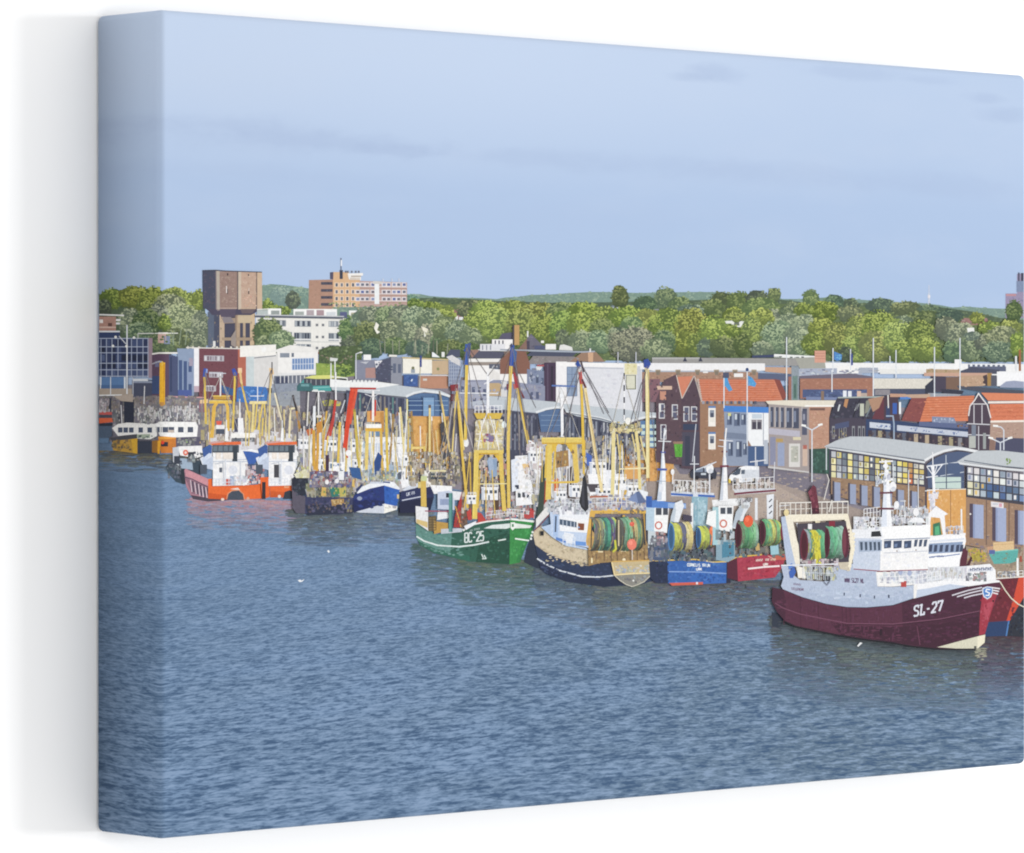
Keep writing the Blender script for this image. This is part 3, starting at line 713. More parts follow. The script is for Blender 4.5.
part('printed_warehouse', 'white warehouse with a long slate roof behind the green trawler', None, M_SMOOTH)
P('56586c', 470, 358, 478, 350.4, 505, 352, 501, 358.6); P('9c7a6e', 468, 350, 480, 349.6, 472, 358); B('eeece8', 466.5, 358.6, 505, 362); B('9a8f86', 468, 362, 505, 366); B('f3f1ef', 467, 365.4, 494, 381); P('8a7468', 504, 352, 513, 349, 513, 372, 505, 366); B('5e6474', 489, 364, 506, 368.6); specks(490, 364, 506, 370, 14, ['cfd2da', '454a5c'], 1.2, 1)
P('f2f0ee', 490, 369, 530, 371, 530, 386, 490, 384); P('e5e2de', 488, 373, 494, 370, 500, 374, 500, 386, 488, 386); L('c9c9cc', 1, 478, 349.6, 508, 351)
part('printed_white_house', 'white columned house with a slate roof and tan chimney', None, M_SMOOTH)
P('5c5a72', 498, 340, 502, 333.6, 514, 332, 514, 340); B('f3f1f0', 492, 339.4, 513.5, 350)
for x in (494.6, 498.4, 502.2): B('5b5d6c', x, 340.4, x + 1.4, 347)
B('e2e2e6', 480, 344, 505, 351); 
for x in (482, 486, 490): B('8f93a0', x, 345, x + 1.2, 350)
P('6c6a7a', 517, 352, 528, 337, 531, 333.6, 546, 349, 546, 352); P('8b6b60', 516, 352, 527, 338.6, 529, 352); P('4c4658', 526.6, 341, 529.6, 341, 529.6, 350, 527, 350); specks(530, 336, 543, 350, 30, ['5e5c6e', '7b7888'], 1.3, 1)
sub('chimney'); B('4d4a50', 512.6, 325.4, 514.4, 346); B('c39a62', 514.4, 325, 519.4, 345); use(PART)
B('ececec', 527, 331, 528.4, 337); B('f6f4f0', 541, 340.6, 544, 343); B('f2f0ee', 545.5, 344, 556, 349.6); B('535a7c', 534.6, 345.6, 545, 349.4); P('e3e3e0', 559, 350, 560, 345, 564, 344.4, 572, 347, 573, 350.6); L('9fa6b2', 1.4, 500, 349.6, 572, 351.4)
part('printed_hip_roof', 'long brown hip roof with a pale chimney', None, M_SMOOTH)
P('4c5268', 526, 356, 532, 351, 577, 352.6, 572, 357); P('8b8384', 527, 364, 533, 356, 575, 356.6, 584, 364); P('9c7c66', 570, 361.6, 583, 351.6, 596, 352, 605, 361.8); P('8a5f50', 500, 360, 512, 350, 526, 352, 530, 364, 530, 374, 500, 374); L('a5aebc', 1.5, 528, 350.6, 582, 352, 595, 351.4); P('d3a987', 588, 352.6, 593.2, 352.6, 593, 362, 588.4, 362); B('e4e4e6', 589.4, 348.4, 591, 352)
specks(532, 357, 578, 363, 40, ['7c7678', '9a9294'], 1.4, .8); B('8d90a4', 532, 368, 541, 380); P('eef0f2', 536, 366, 543, 366, 537, 375); B('b1555a', 537, 364.6, 544, 366.4)
part('printed_dark_building', 'dark plum building squeezed beside the big pale wall', None, M_SMOOTH)
B('4b3a52', 544, 362.6, 556, 401); B('5f5068', 547, 364, 548.4, 400); B('383040', 551, 366, 553, 400); P('7f8aa6', 527, 369, 544, 371, 544, 402, 527, 402)
for x, y in ((530, 374), (536, 376), (531, 386), (538, 388), (541, 378)): B('4d5874', x, y, x + 2.6, y + 7)
L('e6e8ee', .8, 526, 392, 535, 392); specks(528, 370, 543, 400, 50, ['9aa4bc', '667394', 'b7bccb'], 1.2, 1.4)
part('printed_warehouse', 'big pale warehouse wall with a yellow board', None, M_SMOOTH)
P('dfe0e6', 556, 362, 642, 363.4, 642, 416, 600, 411, 556, 404); B('f1eff0', 556, 361.6, 567, 404); B('8c9fbb', 567, 367, 577, 396); grille('6c7f9e', .6, 567, 367, 577, 396, 2, 4); L('f5f3f2', 4.2, 556, 364, 660, 366); L('b9bcc6', .9, 578, 367.6, 640, 369); specks(580, 371, 622, 408, 60, ['d4d6de', 'e6e6ea', 'd9dae2'], 2.2, 1.6, 5)
B('e4dcae', 624.5, 363.4, 637, 374.6); specks(625, 364, 636, 374, 18, ['efe9c4', 'd2c890'], 1.6, 1.3); B('6f7256', 626, 375, 636, 389.4); B('dad9c4', 626.6, 375.6, 635, 388.6); L('e9ecef', 1, 624, 364, 624, 404); B('c9ccd4', 637.4, 366, 641, 414)
L('c8cad4', 1, 618, 352, 618, 364); L('c8cad4', 1, 636, 352, 636, 364)

def hall(lab, roof, edge, glass=None, wood_=None, fascia=None):
    part('printed_market_hall', lab, None, M_SMOOTH)
    if glass: sub('glazing'); P(glass[0], *glass[1:]); use(PART)
    if wood_: sub('timber_wall', 'honey coloured timber wall'); P(wood_[0], *wood_[1:]); use(PART)
    sub('roof', 'pale grey curved roof'); P('c1c9d0', *roof)
    if edge: L('e3e7ea', 2.2, *edge)
    if fascia: L('6c7484', 1.0, *fascia)
part('printed_grey_building', 'lilac grey quay building half hidden behind the green trawler rig', None, M_SMOOTH)
P('8e93ab', 452, 380, 500, 380, 545, 386, 545, 414, 500, 410, 452, 408); P('a4a8bc', 470, 382, 488, 381, 488, 410, 470, 408); B('c2a67c', 488.6, 383, 501, 396); B('d9d8d8', 501, 381, 507, 397)
for x, y in ((472, 387), (478, 387), (483, 389), (455, 386), (461, 386), (530, 392), (536, 392), (473, 398), (480, 398), (457, 398)): sub('window'); B('565e7c', x, y, x + 3, y + 7)
use(PART); P('6c7088', 486, 398, 520, 399, 520, 408, 488, 406); P('b9c0cc', 470, 402, 486, 399.6, 486, 404, 472, 406); specks(454, 382, 540, 410, 120, ['7c829c', 'a8acc0', '9a9cb0', 'b8b2b4'], 1.6, 1.6)
hall('left market hall with a curved grey roof and honey timber end', [330, 383, 352, 383.6, 393, 384.6, 420, 388, 440, 390.4, 450, 395, 450, 397, 436, 392.6, 420, 392, 406, 397, 380, 394.5, 332, 390], [406, 396.6, 414, 393, 424, 391, 438, 392.6, 450, 396.4],
     ('5a7aa6', 407, 397, 420, 393, 436, 393.4, 449, 397, 449, 417, 407, 417), ('dfa75c', 407.6, 416, 449, 416.4, 449, 470, 407.6, 460), (334, 391.6, 380, 395.8, 406, 398))
P('f0f1f0', 330, 379, 352, 381, 380, 382, 400, 384.6, 378, 388, 330, 387); L('eceeee', 1, 350, 380.6, 377, 381.4)
for i in range(14): B('e8eaea' if i % 2 else '7a7f88', 352 + i * 1.9, 379.4 + i * .08, 353 + i * 1.9, 382)
sub('glazing', 'shaded glass front under the long roof'); P('464b62', 346, 390, 378, 395, 407, 399, 407, 462, 346, 462)
for i in range(15): B(rnd.choice(['6d7488', '394058', '86807c', '5e8a86', '7a8294']), 347 + i * 4.1, 393 + i * .4, 348.6 + i * 4.1, 440)
specks(348, 398, 406, 452, 180, ['6a7188', '3a3f55', '8b8b90', '555b72', '9a8f86'], 1.1, 2.2)
sub('glazing'); B('7fa4cc', 423, 397.6, 434, 416); B('3f5c8c', 409, 399, 422, 415)
for y in (400.5, 405, 410): B('9cb8d4', 408, y, 448, y + .6)
for x in (422.6, 434, 441): B('4a6288', x, 396, x + .8, 416)
specks(409, 420, 448, 452, 160, ['e8b46c', 'd49a52', 'c98f4c', 'edbe7c'], 1.2, 2.0, 10); B('e4dc9e', 406.4, 399, 408, 420)
hall('middle market hall with a long sagging roof and a dark glass end', [490, 396, 530, 399.6, 556, 402, 580, 407.6, 576, 409.6, 562, 407, 548, 409, 536, 412.8, 500, 409, 486, 404], [536, 412.4, 546, 409, 556, 407.4, 566, 407.6, 578, 409.4],
     ('56719a', 538, 413, 548, 410, 562, 408.6, 562, 432, 541, 432), None, (500, 410, 536, 414))
for y in (415, 420, 425): B('7c97b8', 541, y, 562, y + .6)
sub('glazing', 'dark glazed front with grey posts'); P('474a5e', 486, 408, 538, 414, 541, 470, 486, 450)
for i in range(12): B(rnd.choice(['7a7f90', '3a3e52', '90888a', '5c6278']), 489 + i * 4.2, 411 + i * .5, 490.6 + i * 4.2, 450)
specks(488, 412, 545, 460, 120, ['6b7084', '3c4055', '9a9298', '585d72'], 1.1, 2.0)
hall('right market hall with a broad grey roof, timber end and glass gable', [562, 403.6, 600, 407, 641, 411.4, 660, 413, 679, 419.4, 679, 422.4, 664, 418, 648, 417, 634, 420, 622, 424.4, 580, 417.5, 566, 412], [625, 423.4, 636, 419.4, 648, 416.6, 662, 416.8, 678, 421],
     ('7f98ac', 640, 421, 650, 419, 664, 420, 673, 423.4, 673, 449, 638, 447), ('dfa45c', 624, 447, 673.6, 447.6, 673.6, 482, 624, 480), (568, 413, 600, 418.6, 624, 425.6))
L('dfe3e6', 1, 566, 411.8, 600, 417.4, 624, 424.2)
sub('glazing', 'shaded glass front with columns'); P('464a5e', 563, 414, 600, 420, 624, 427, 640, 421.6, 640, 448, 625, 448, 625, 478, 563, 460)
for i in range(17): B(rnd.choice(['8d94a2', '353a4e', '6c7488', 'b3b6bc', '787c84']), 565 + i * 3.8, 417 + i * .55, 566.8 + i * 3.8, 448)
specks(566, 420, 628, 470, 200, ['6b7084', '383c50', 'a09a9c', '5a6076', 'c2bebe'], 1.1, 2.4)
sub('glazing'); P('5a7fae', 640, 421, 654, 420, 654, 448, 641, 447)
for y in (424.6, 431, 437.4, 443): B('c6dcd6', 641.4, y, 672, y + 3.6)
for x in (645, 653.6, 661, 668): B('566a84', x, 421, x + .8, 448)
specks(626, 449, 673, 480, 150, ['e4ac66', 'd3974e', 'e9b878', 'c98f50'], 1.4, 2.0, 8); B('8a6a5a', 648.4, 466, 649.4, 482)

# ---- long sheds behind the row houses
part('printed_long_shed', 'long grey shed roof with white band behind the red roofs', None, M_SMOOTH)
P('9c9a98', 652, 357.4, 812, 358.6, 812, 366, 652, 364.4); P('b4b4b2', 652, 357.4, 700, 357.4, 698, 359, 652, 359); P('efeef0', 640, 363, 765, 363.4, 765, 370.6, 660, 371.4, 640, 369); L('b3bac6', 1.6, 645, 371.4, 760, 371.4); B('a98570', 642, 372, 758, 382); specks(643, 373, 757, 380, 120, ['b89078', '8f6c5c', 'c49c84'], 1.3, .9)
for x in (658, 678, 697.5, 716.5, 735, 754): B('a5957e', x - 2.6, 369.6, x + 2.6, 373); P('84786a', x - 2, 371, x + 2, 371, x + 1.6, 375, x - 1.6, 375)
for x in (685, 700.5): P('3a3e54', x - 2.2, 361.4, x, 356.8, x + 2.2, 361.4)
B('e9e7e6', 703, 371.4, 708, 373); B('efeceb', 734, 373.4, 743, 377); P('5a6482', 758, 373, 793, 374.4, 793, 381, 758, 380); P('c99f84', 765, 367, 792, 367.4, 792, 374, 765, 371.6)
P('3d486c', 752, 355.6, 774, 354.6, 774, 357.4, 752, 357.8); P('eef0ee', 774, 354, 815, 356, 814, 359, 774, 357.4); specks(775, 356.6, 806, 358.6, 16, ['565c5e', '7d8484'], 2.0, .6)
P('a6a69c', 795, 358, 815, 357, 836, 364, 836, 369, 800, 369); P('d99f88', 814.6, 350.6, 825.6, 350.6, 825.6, 362.6, 814.6, 362.6); 
for y in (353.4, 356, 358.6): L('b9826e', .6, 815, y, 825, y)
part('printed_long_shed', 'row of white sheds under the right hand trees', None, M_SMOOTH)
P('f0f0f0', 825, 362.6, 1024, 364, 1024, 376, 858, 372, 826, 370); P('aab2c6', 798, 368.6, 862, 368, 862, 376, 798, 377); B('a8b0c0', 859, 367.6, 878, 373); B('f3f1ef', 837, 366, 858.5, 373.4); P('e7e7e4', 880, 369, 925, 369.6, 925, 374, 880, 374)
specks(800, 369, 880, 376, 60, ['cdd2dc', '8b93a8', 'b6b0b0', '737a90'], 2.4, .9)
P('b79b7c', 926, 369, 960, 369.6, 960, 374, 926, 374); specks(927, 369, 960, 373, 30, ['9c8a5c', 'b39878', 'c8a78c'], 1.8, .8); B('f4f4f4', 954.6, 359.4, 961.4, 368); P('5e6680', 968, 364.4, 1006, 365, 1006, 371.4, 968, 371)
for x in range(970, 1006, 5): B('eceff2', x, 363.6, x + 2.4, 366.4)
P('4b4f63', 960, 371, 972, 367, 1000, 370, 998, 374, 960, 374); P('f5f5f7', 997, 371.5, 1024, 373, 1024, 387, 996, 386); P('9aa2bc', 1000, 386, 1006, 381.4, 1014, 380.6, 1024, 381.6, 1024, 388, 1000, 387.4); B('a3663f', 1018.8, 349.6, 1021, 371); B('dfe3e6', 1015, 356, 1017, 371)
P('cba28c', 924, 372.6, 992, 373, 992, 377, 924, 376); P('7d6152', 945.6, 377, 961, 377, 961, 390, 945.6, 389); P('bd9c80', 960, 376, 986, 375, 984, 386, 960, 386.6); P('4a3c42', 983, 376, 987, 374.4, 988, 386, 983, 386); B('a8834a', 987.4, 373, 991.4, 386); P('585a68', 991, 375, 997, 376, 997, 386, 991, 386); P('4a4356', 932, 376, 946, 376.6, 946, 392, 930, 392)
P('4d5160', 957, 385.6, 1024, 390.6, 1024, 393, 986, 392.4, 958, 388); specks(962, 377, 984, 386, 40, ['c7a78c', 'b08f74', 'd2b496'], 1.4, .9)
part('printed_brown_building', 'long brown brick office with a ribbon of dark windows', None, M_SMOOTH)
P('a87460', 800, 377, 873, 377.6, 873, 398, 800, 398.6); P('6d6678', 798, 376, 850, 373.4, 873, 376.6, 873, 378, 798, 378.6); specks(801, 379, 872, 389, 90, ['b37d67', '9c6b58', 'bb8770'], 1.6, .8, 8)
sub('window', 'long ribbon of dark blue windows'); B('4d5c86', 802.6, 389.4, 867, 397.6); specks(804, 390, 866, 397, 50, ['3b476c', '6a7ba6', '556694'], 1.8, 1.0); B('e9eef4', 843, 390.6, 846.6, 397); B('e4e8ee', 848, 391, 851.6, 397); B('d9b9a6', 857, 391, 861, 397); B('b9a89c', 861, 393, 867, 397.4); use(PART)
P('7886ac', 806, 396.6, 838, 397.4, 836, 400, 806, 400); B('8a7260', 821, 391, 824, 400)
part('printed_shed', 'low shed with a pale cream roof'); P('ddd8cc', 873, 378.4, 933, 378.6, 928, 388.6, 873, 388.8); B('4c536c', 873, 389, 928, 395.4); B('8e8a90', 875, 389.6, 890, 395); P('34384a', 925, 386, 933, 379, 934, 394, 925, 395); P('9fa3ad', 928, 393, 962, 394, 958, 397, 928, 397); P('35384a', 940, 389, 964, 391, 962, 394.4, 944, 393.4)
part('printed_green_tower', 'slim greenish stair tower beside the red roof'); B('8f9aa4', 791.4, 366, 799, 400, .4); B('6f8a84', 792.6, 376, 797.6, 400); B('4a6a62', 794, 384, 796, 398); B('a06a5c', 788.4, 376.6, 791.4, 400)

# ---- the brick row with orange roofs
part('printed_gabled_house', 'dark brick house with two pointed gables and an orange roof between', None, M_SMOOTH)
P('86606a', 642, 379, 660, 379, 660, 402, 642, 402); P('5d4852', 656, 400, 664, 380, 677, 374, 682, 398, 682, 465, 656, 462); P('564450', 681, 398, 693.6, 376, 700.4, 399, 700, 470, 681, 468); B('c98f78', 660, 391, 666, 400); B('d9b8a0', 657, 386, 672, 389.6)
sub('roof', 'orange tiled roof wedge between gables'); P('d68264', 676.6, 377, 692.8, 376, 682, 398.4); L('d4c6ba', .9, 676.4, 375, 682, 398.6); L('c9bcb4', .9, 694, 376, 682.4, 398); L('c6b8b0', .9, 694.6, 376, 701, 400); use(PART)
for x, y in ((659.4, 404), (672.4, 405), (684, 407), (691.6, 407), (661, 425)):
    sub('window'); B('d6d5d8', x - .6, y - .6, x + 5.4, y + 14.6); B('5c5f78', x + .4, y + .4, x + 4.6, y + 13.6); B('cfcfd4', x, y + 6.6, x + 5, y + 7.3)
use(PART); specks(643, 380, 699, 462, 200, ['6d5660', '4b3c48', '7c646a', '453844'], 1.3, 1.6); B('37425e', 683, 424, 698, 430); B('4d4a5c', 682, 432, 699, 466); B('3c4054', 685, 436, 690, 466); L('c9ccd6', .9, 696, 424, 692.5, 462); B('e5e3e2', 659, 404, 661, 412)
part('printed_brick_house', 'brown brick corner house under a long orange tiled roof', None, M_SMOOTH)
P('a0795f', 700, 401, 752, 401.6, 752, 466, 700, 468); specks(701, 406, 750, 464, 220, ['ab8468', '8f6b54', 'b68f72', '97725a'], 1.4, 1.0, 9)
sub('roof', 'long orange tiled roof'); P('d68264', 697.6, 379, 774.6, 379.6, 783, 401.4, 701.4, 401.4); specks(700, 381, 776, 400, 200, ['e2865f', 'd37450', 'e6906c', 'cf6e4a'], 1.7, .8, 8); P('c5b2a8', 697, 379, 699, 379, 702.6, 401, 701, 402.4); L('a86a55', .8, 700, 379, 775, 379.6); P('8f4a42', 774, 379, 780, 380, 787, 396, 783, 401)
for i in range(9): L('b9603f', .55, 698.4 + i * .4, 381 + i * 2.3, 774 + i * .9, 381.4 + i * 2.3)
use(PART)
for i in range(14): B('545a70' if i % 2 else '9c9ca6', 702 + i * 4, 401, 704.6 + i * 4, 404)
for y in (408, 434):
    sub('window', None); B('f1ece4', 708.4, y, 715.6, y + 18.4 - (y > 420) * 3); B('8a93a2', 709.8, y + 2, 714.2, y + 9); B('4c5468', 710.4, y + 5, 713.6, y + 9.4); B('e8e4da', 709.8, y + 10, 714.4, y + 14)
    B('5f86bd', 708.4, y - 2, 715.6, y)
use(PART); P('8f9cb4', 724, 412, 748, 412, 748, 466, 726, 466); P('76839c', 724, 432, 748, 434, 748, 440, 724, 438); 
for x, y, w, h in ((727, 414, 5, 11), (734, 413, 6, 13), (741, 414, 5, 11), (728, 442, 5, 14), (736, 441, 6, 16), (743, 443, 4, 12)): sub('window'); B('5f6c88', x, y, x + w, y + h); B('c9d2dc', x + .8, y + 1, x + w * .5, y + h * .5); B('44506a', x + w * .55, y + 1, x + w - .6, y + h - 1)
sub('awning', 'bright blue awning strip'); P('4285d8', 723.6, 405.6, 768.6, 407.2, 768.6, 413, 723.6, 411.6); use(PART); B('d8d78a', 728, 413, 731, 416)
part('printed_white_house', 'narrow white house front under the blue awning', None, M_SMOOTH)
P('f0f2f4', 748, 412.6, 769, 413, 769, 442, 764, 447, 752, 447, 748, 440); B('8f8a90', 751.4, 419.6, 762, 429.6); B('474554', 752.4, 422, 761, 429); B('dcdce0', 756.4, 420, 757.2, 429); B('c6d2de', 752, 414, 762, 418.6); P('46608c', 748, 446, 769, 446, 769, 466, 748, 466); B('d9dbe2', 755, 447, 756, 466); B('b7bfcc', 764, 440, 768, 464); L('9fa6b4', .8, 763.4, 413, 763.4, 445)
part('printed_wheelie_bin', 'bright green wheeled bin beside the timber wall'); P('57a637', 674, 443.6, 682.6, 443, 682, 457, 675.4, 457); P('9c7a68', 673, 441.6, 683, 441.4, 682.6, 444, 673.6, 444); specks(675, 445, 682, 456, 14, ['6fbc48', '48922e'], 1.1, 1.2)
def flag(lab, x, y0, y1, pts, c='4f9fdc'):
    part('printed_flagpole', lab); L('dde3ea', 1.1, x, y1, x, y0)
    if pts: sub('flag'); P(c, *pts); xs = pts[0::2]; ys = pts[1::2]; specks(min(xs) + 1, min(ys) + 2, max(xs) - 1, max(ys) - 2, 8, ['73b6e6', '3a84c8'], 1.2, 1.2)
flag('flagpole with a limp pale blue flag left of the awning', 724, 371, 408, [724.6, 378, 727, 376.4, 729, 383, 732.6, 390, 729, 391.6, 726, 387, 724.6, 386]); B('4f5670', 723, 372.4, 729, 378)
flag('flagpole with a spread pale blue flag right of the awning', 747.2, 367.6, 446, [748, 375.6, 752, 377.6, 756.4, 383.6, 755, 387, 750, 385.6, 748, 386]); E('2f4a80', 747.2, 369.6, 1.6, 1.8)
flag('flagpole with a fluttering blue flag before the white sheds', 833, 348, 372, [834, 351.4, 838, 353, 842, 354.6, 841.6, 360, 837, 361, 834, 359.6], '4d86cc')
flag('flagpole with a navy furled flag before the white sheds', 850.6, 349, 370, [850.8, 354, 852.6, 353.4, 853, 365, 851, 365.6], '3f4f96')
for x, y0, y1 in ((786.6, 337, 400), (873.3, 338, 396), (934.5, 347, 400), (960, 338, 390), (890, 356, 364), (896, 350, 378), (832, 370, 392)): flag('bare white pole among the sheds and trees', x, y0, y1, None)

# ---- grey house, black mansards, shop row and orange roofs on the right
part('printed_grey_house', 'grey flat-roofed house with a brick side wall', None, M_SMOOTH)
P('a59a98', 768.6, 403, 809, 405, 809, 472, 768.6, 466); P('be9078', 809, 406.6, 832, 405, 829, 418, 829, 450, 811, 449, 809, 449); specks(811, 409, 828, 448, 120, ['c79a80', 'b0836c', 'caa28a'], 1.4, .8, 8); P('e4dcca', 765.6, 401, 786, 400.2, 836, 400.4, 833, 406.4, 805, 406.8, 768, 404); L('f7f5f0', 1.6, 805, 406, 834, 406); B('7a5a52', 810, 408, 825, 410.4)
P('b9b6c4', 769, 428, 800, 431, 800, 437, 769, 434)
for x, w in ((770, 3.6), (775.4, 3.2), (780.4, 3.6), (786, 6), (793, 6), (802, 5)): sub('window'); B('4b5166', x, 407 + (x - 770) * .05, x + w, 427 + (x - 770) * .06); B('7e88a0', x + .8, 411, x + w * .5, 422); L('c9c8cc', .6, x, 407, x, 427)
sub('window'); B('565a70', 802, 411, 807, 435); B('9a9cac', 803, 414, 805, 420)
sub('door'); B('97a3c2', 777.6, 443, 784.4, 466); B('b99a5c', 776, 438.6, 783, 442); B('d9cfae', 793, 437, 801, 440)
sub('window', 'big white framed shop window'); B('d9d6d2', 789, 443.6, 800, 467); B('b8b9ae', 791, 446, 798.4, 462); specks(791, 448, 798, 460, 10, ['e8e4d8', '9c9c90'], 1.2, 1)
use(PART); B('8b8ea8', 770, 437, 775.6, 465); B('cfb4a2', 802.6, 446, 807.4, 466); B('b4685c', 803, 445, 807, 449); P('cac7c6', 768, 466, 809, 471.6, 809, 473, 768, 468)
part('printed_garden_gate', 'dark green gate beside the brick wall'); P('35564c', 810.6, 449, 829, 448, 829, 474, 811, 473); specks(812, 450, 828, 472, 40, ['3f665a', '2b443e', '4c7466'], 1.4, 1.6)
part('printed_mansard_house', 'black slate mansard roof with white skylights', None, M_SMOOTH)
P('3c3b4c', 829, 418, 837, 398, 884, 397, 878, 420, 868, 421, 829, 419); B('4a4455', 829.6, 418, 868, 442); L('a9b4b0', 1.4, 838, 397.6, 884, 396.8); specks(831, 400, 876, 418, 60, ['4c4c5e', '2f2e3e', '58586a'], 1.8, 1.4)
for p in ((837.4, 411, 839, 404.4, 840.6, 404.6, 838.6, 411.4), (854.4, 410.6, 858, 403, 859.4, 403.6, 856, 411)): sub('skylight'); P('d5dadd', *p)
sub('skylight'); B('c2c6b4', 860, 403.6, 864, 416); use(PART); P('c08a5e', 845, 399, 848.6, 399, 846.6, 408, 843.6, 406); P('8a8c7e', 866, 401, 872, 398.6, 868, 412, 864.6, 414); L('77848c', 1.3, 866, 417, 874, 400); L('23232f', 1, 853, 417, 860, 399.4)
for x in (832, 839, 843.6, 852, 858, 862): sub('window'); B('8e9096', x, 426, x + 2.8, 439); B('2f3040', x + .8, 428, x + 2.2, 438)
use(PART); specks(831, 430, 846, 441, 24, ['b7a870', '6c6670', '8c8a90'], 1.1, 1.3); P('4c5578', 835, 424, 849, 421, 849, 427, 835, 429)
part('printed_shop_row', 'row of shops under a navy band with white sign boards', None, M_SMOOTH)
P('6a3844', 872, 419, 880, 400, 890, 397, 890, 420); P('4e3c48', 884, 396, 898, 396, 900, 422, 884, 420); P('b38a70', 868, 399, 884, 396, 879, 408, 873, 412); P('33466e', 866, 419, 898, 421, 940, 426, 970, 430, 970, 448, 866, 440); P('453c4a', 868, 430, 972, 438, 972, 452, 868, 446)
sub('sign_board', 'white sign board with small blue writing'); P('ccd3df', 869.6, 422, 890.4, 424, 890.4, 429.6, 869.6, 427.6); sub('sign_board'); P('c3cad9', 897, 425, 969, 432, 969, 437, 897, 430.6); P('b6bfd4', 969, 432, 990, 434.6, 990, 437.6, 969, 436); use(PART)
for x in (876, 884, 911, 923, 937, 952): specks(x, 424.4 + (x - 870) * .09, x + 7, 427 + (x - 870) * .09, 8, ['6a7fae', '8c9cc4', '566c9e'], 1.1, .8)
for x in (872, 878, 886, 902, 914, 925, 938, 949, 958): sub('window'); c = rnd.choice(['a59a7a', '5c6274', '8b8c92', 'b9a68c']); y = 430 + (x - 870) * .09; B(c, x, y, x + 4, y + 11); B('3a3442', x + 4.4, y - 1, x + 7, y + 12)
use(PART); specks(870, 432, 968, 446, 90, ['7c6a5c', '54444e', '8c7c74', '3c3642'], 1.2, 1.4, 10, 7)
B('3a62b4', 892.6, 403, 897, 414); B('eef2f4', 899, 402, 901, 414); B('37466e', 886, 406, 890, 418); L('9db0c8', 1.4, 886, 416, 893, 416, 894, 424, 894, 440); L('e8e6e0', 1.1, 888, 395, 888.4, 408); P('4f86d2', 900, 397, 911, 396, 911, 399, 900, 399.6); P('c79a80', 890, 393.6, 906, 394, 906, 397, 890, 397)
part('printed_tiled_house', 'orange tiled mansard houses with a dark decorated gable', None, M_SMOOTH)
P('8c4b4a', 912, 397, 927.6, 398, 920.4, 422, 901.6, 420.6, 904, 414); P('c3a38c', 899, 394.6, 930, 394, 930, 398, 911, 398); specks(906, 400, 922, 419, 50, ['97524e', '7b4042', 'a55e54'], 1.4, .8)
P('dd8059', 927.4, 397, 974.6, 395.6, 968.6, 421, 919.8, 421.6); specks(924, 399, 968, 419, 130, ['e38a62', 'd27652', 'e89670', 'cc6f4c'], 1.8, .7, 8)
for i in range(9):
    y = 398 + i * 2.5; L('b8603f', .55, 927 - (y - 397) * .3, y, 974 - (y - 397) * .22, y - 1)
sub('sign_board', 'blue-grey roof sign with pale writing'); P('8390ae', 932, 416.4, 954, 417.6, 957, 424.6, 932, 423.4); specks(934, 418, 954, 422.6, 22, ['a8b4cc', '6a7898', 'c2ccdc'], 1.0, 1.2); use(PART)
P('5d6a92', 919, 421.6, 969, 424, 969, 429, 919, 426); specks(957, 423, 968, 427, 14, ['8a5a44', '3a3038', 'b09070'], 1.1, 1)
P('e08660', 981, 392.6, 1024, 393.6, 1024, 400.6, 988, 400.6, 984, 396); L('f1e4da', 2.2, 988, 402.4, 1024, 402); P('dd7c58', 989.6, 404, 1024, 403.6, 1024, 420.6, 990.4, 421); specks(991, 405, 1023, 419, 110, ['e48a64', 'ca6c4a', 'd5754f'], 1.3, .8, 8); L('f2e8dc', 2.0, 989, 421.6, 1024, 421)
for y in (408, 412, 416): L('c2694c', .6, 990, y, 1024, y)
P('b39484', 989, 422.6, 1024, 422, 1024, 452, 989, 450); specks(990, 424, 1023, 440, 60, ['bea08e', 'a68878'], 1.6, .8)
sub('gable', 'dark brick gable with white trim'); P('4e4150', 968, 412, 970, 406, 974.4, 401, 978.6, 394, 982.6, 400, 987, 405, 990.6, 418, 989.4, 451, 968, 450); L('e9e4e2', 1.2, 968.6, 416, 970, 406, 974.4, 400.6, 978.6, 393.4, 983, 399.6, 987.4, 405, 990.8, 418); L('d8d6d8', 1.0, 970.6, 404, 987, 404)
for x in (974, 982): L('c9c6cc', 1, x, 405, x, 424)
L('d3d3d8', 1, 967, 423.6, 990, 424.6); L('d0d0d6', 1, 968, 434.6, 990, 435.4); B('7a8496', 971.6, 425, 976, 448); B('b6bab4', 969, 436, 975.6, 448); B('9aa0a0', 983, 433, 986, 449); L('c9c9d0', .9, 978.6, 426, 978.6, 450)
use(PART); P('4b4d68', 996, 437.4, 1024, 438.4, 1024, 454, 995, 450); B('8f7064', 990, 440, 995, 450)
for lab, pts in (('twin-armed street lamp right of the decorated gable', ((1000.4, 452, 1000.4, 442.6), (1000.4, 442.6, 990, 437.8), (1000.4, 442.6, 1010.8, 437.8))), ('single-armed grey street lamp above the right hall', ((1003.8, 450, 1003.8, 430, 1001, 427, 993, 426),)),
                 ('twin-armed street lamp in front of the grey house', ((812, 482, 812, 430), (812, 430, 803, 425.4), (812, 430, 821, 424.6)))):
    part('printed_street_lamp', lab)
    for p in pts: L('d5dbe4', 1.2, *p)
    if len(pts) > 1:
        sub('lamp_head'); L('f6f6f2', 2.0, pts[1][2] - 1.6, pts[1][3] - .4, pts[1][2] + 3, pts[1][3] + .6); sub('lamp_head'); L('f6f6f2', 2.0, pts[2][2] + 1.6, pts[2][3] - .4, pts[2][2] - 3, pts[2][3] + .6)
    else: sub('lamp_head'); L('f6f6f2', 1.8, 993, 425.6, 998, 426)
part('printed_street_lamp', 'thin white lamp post on the quay beside the timber wall'); L('d9dde4', 1.0, 826.4, 470, 826.4, 446)

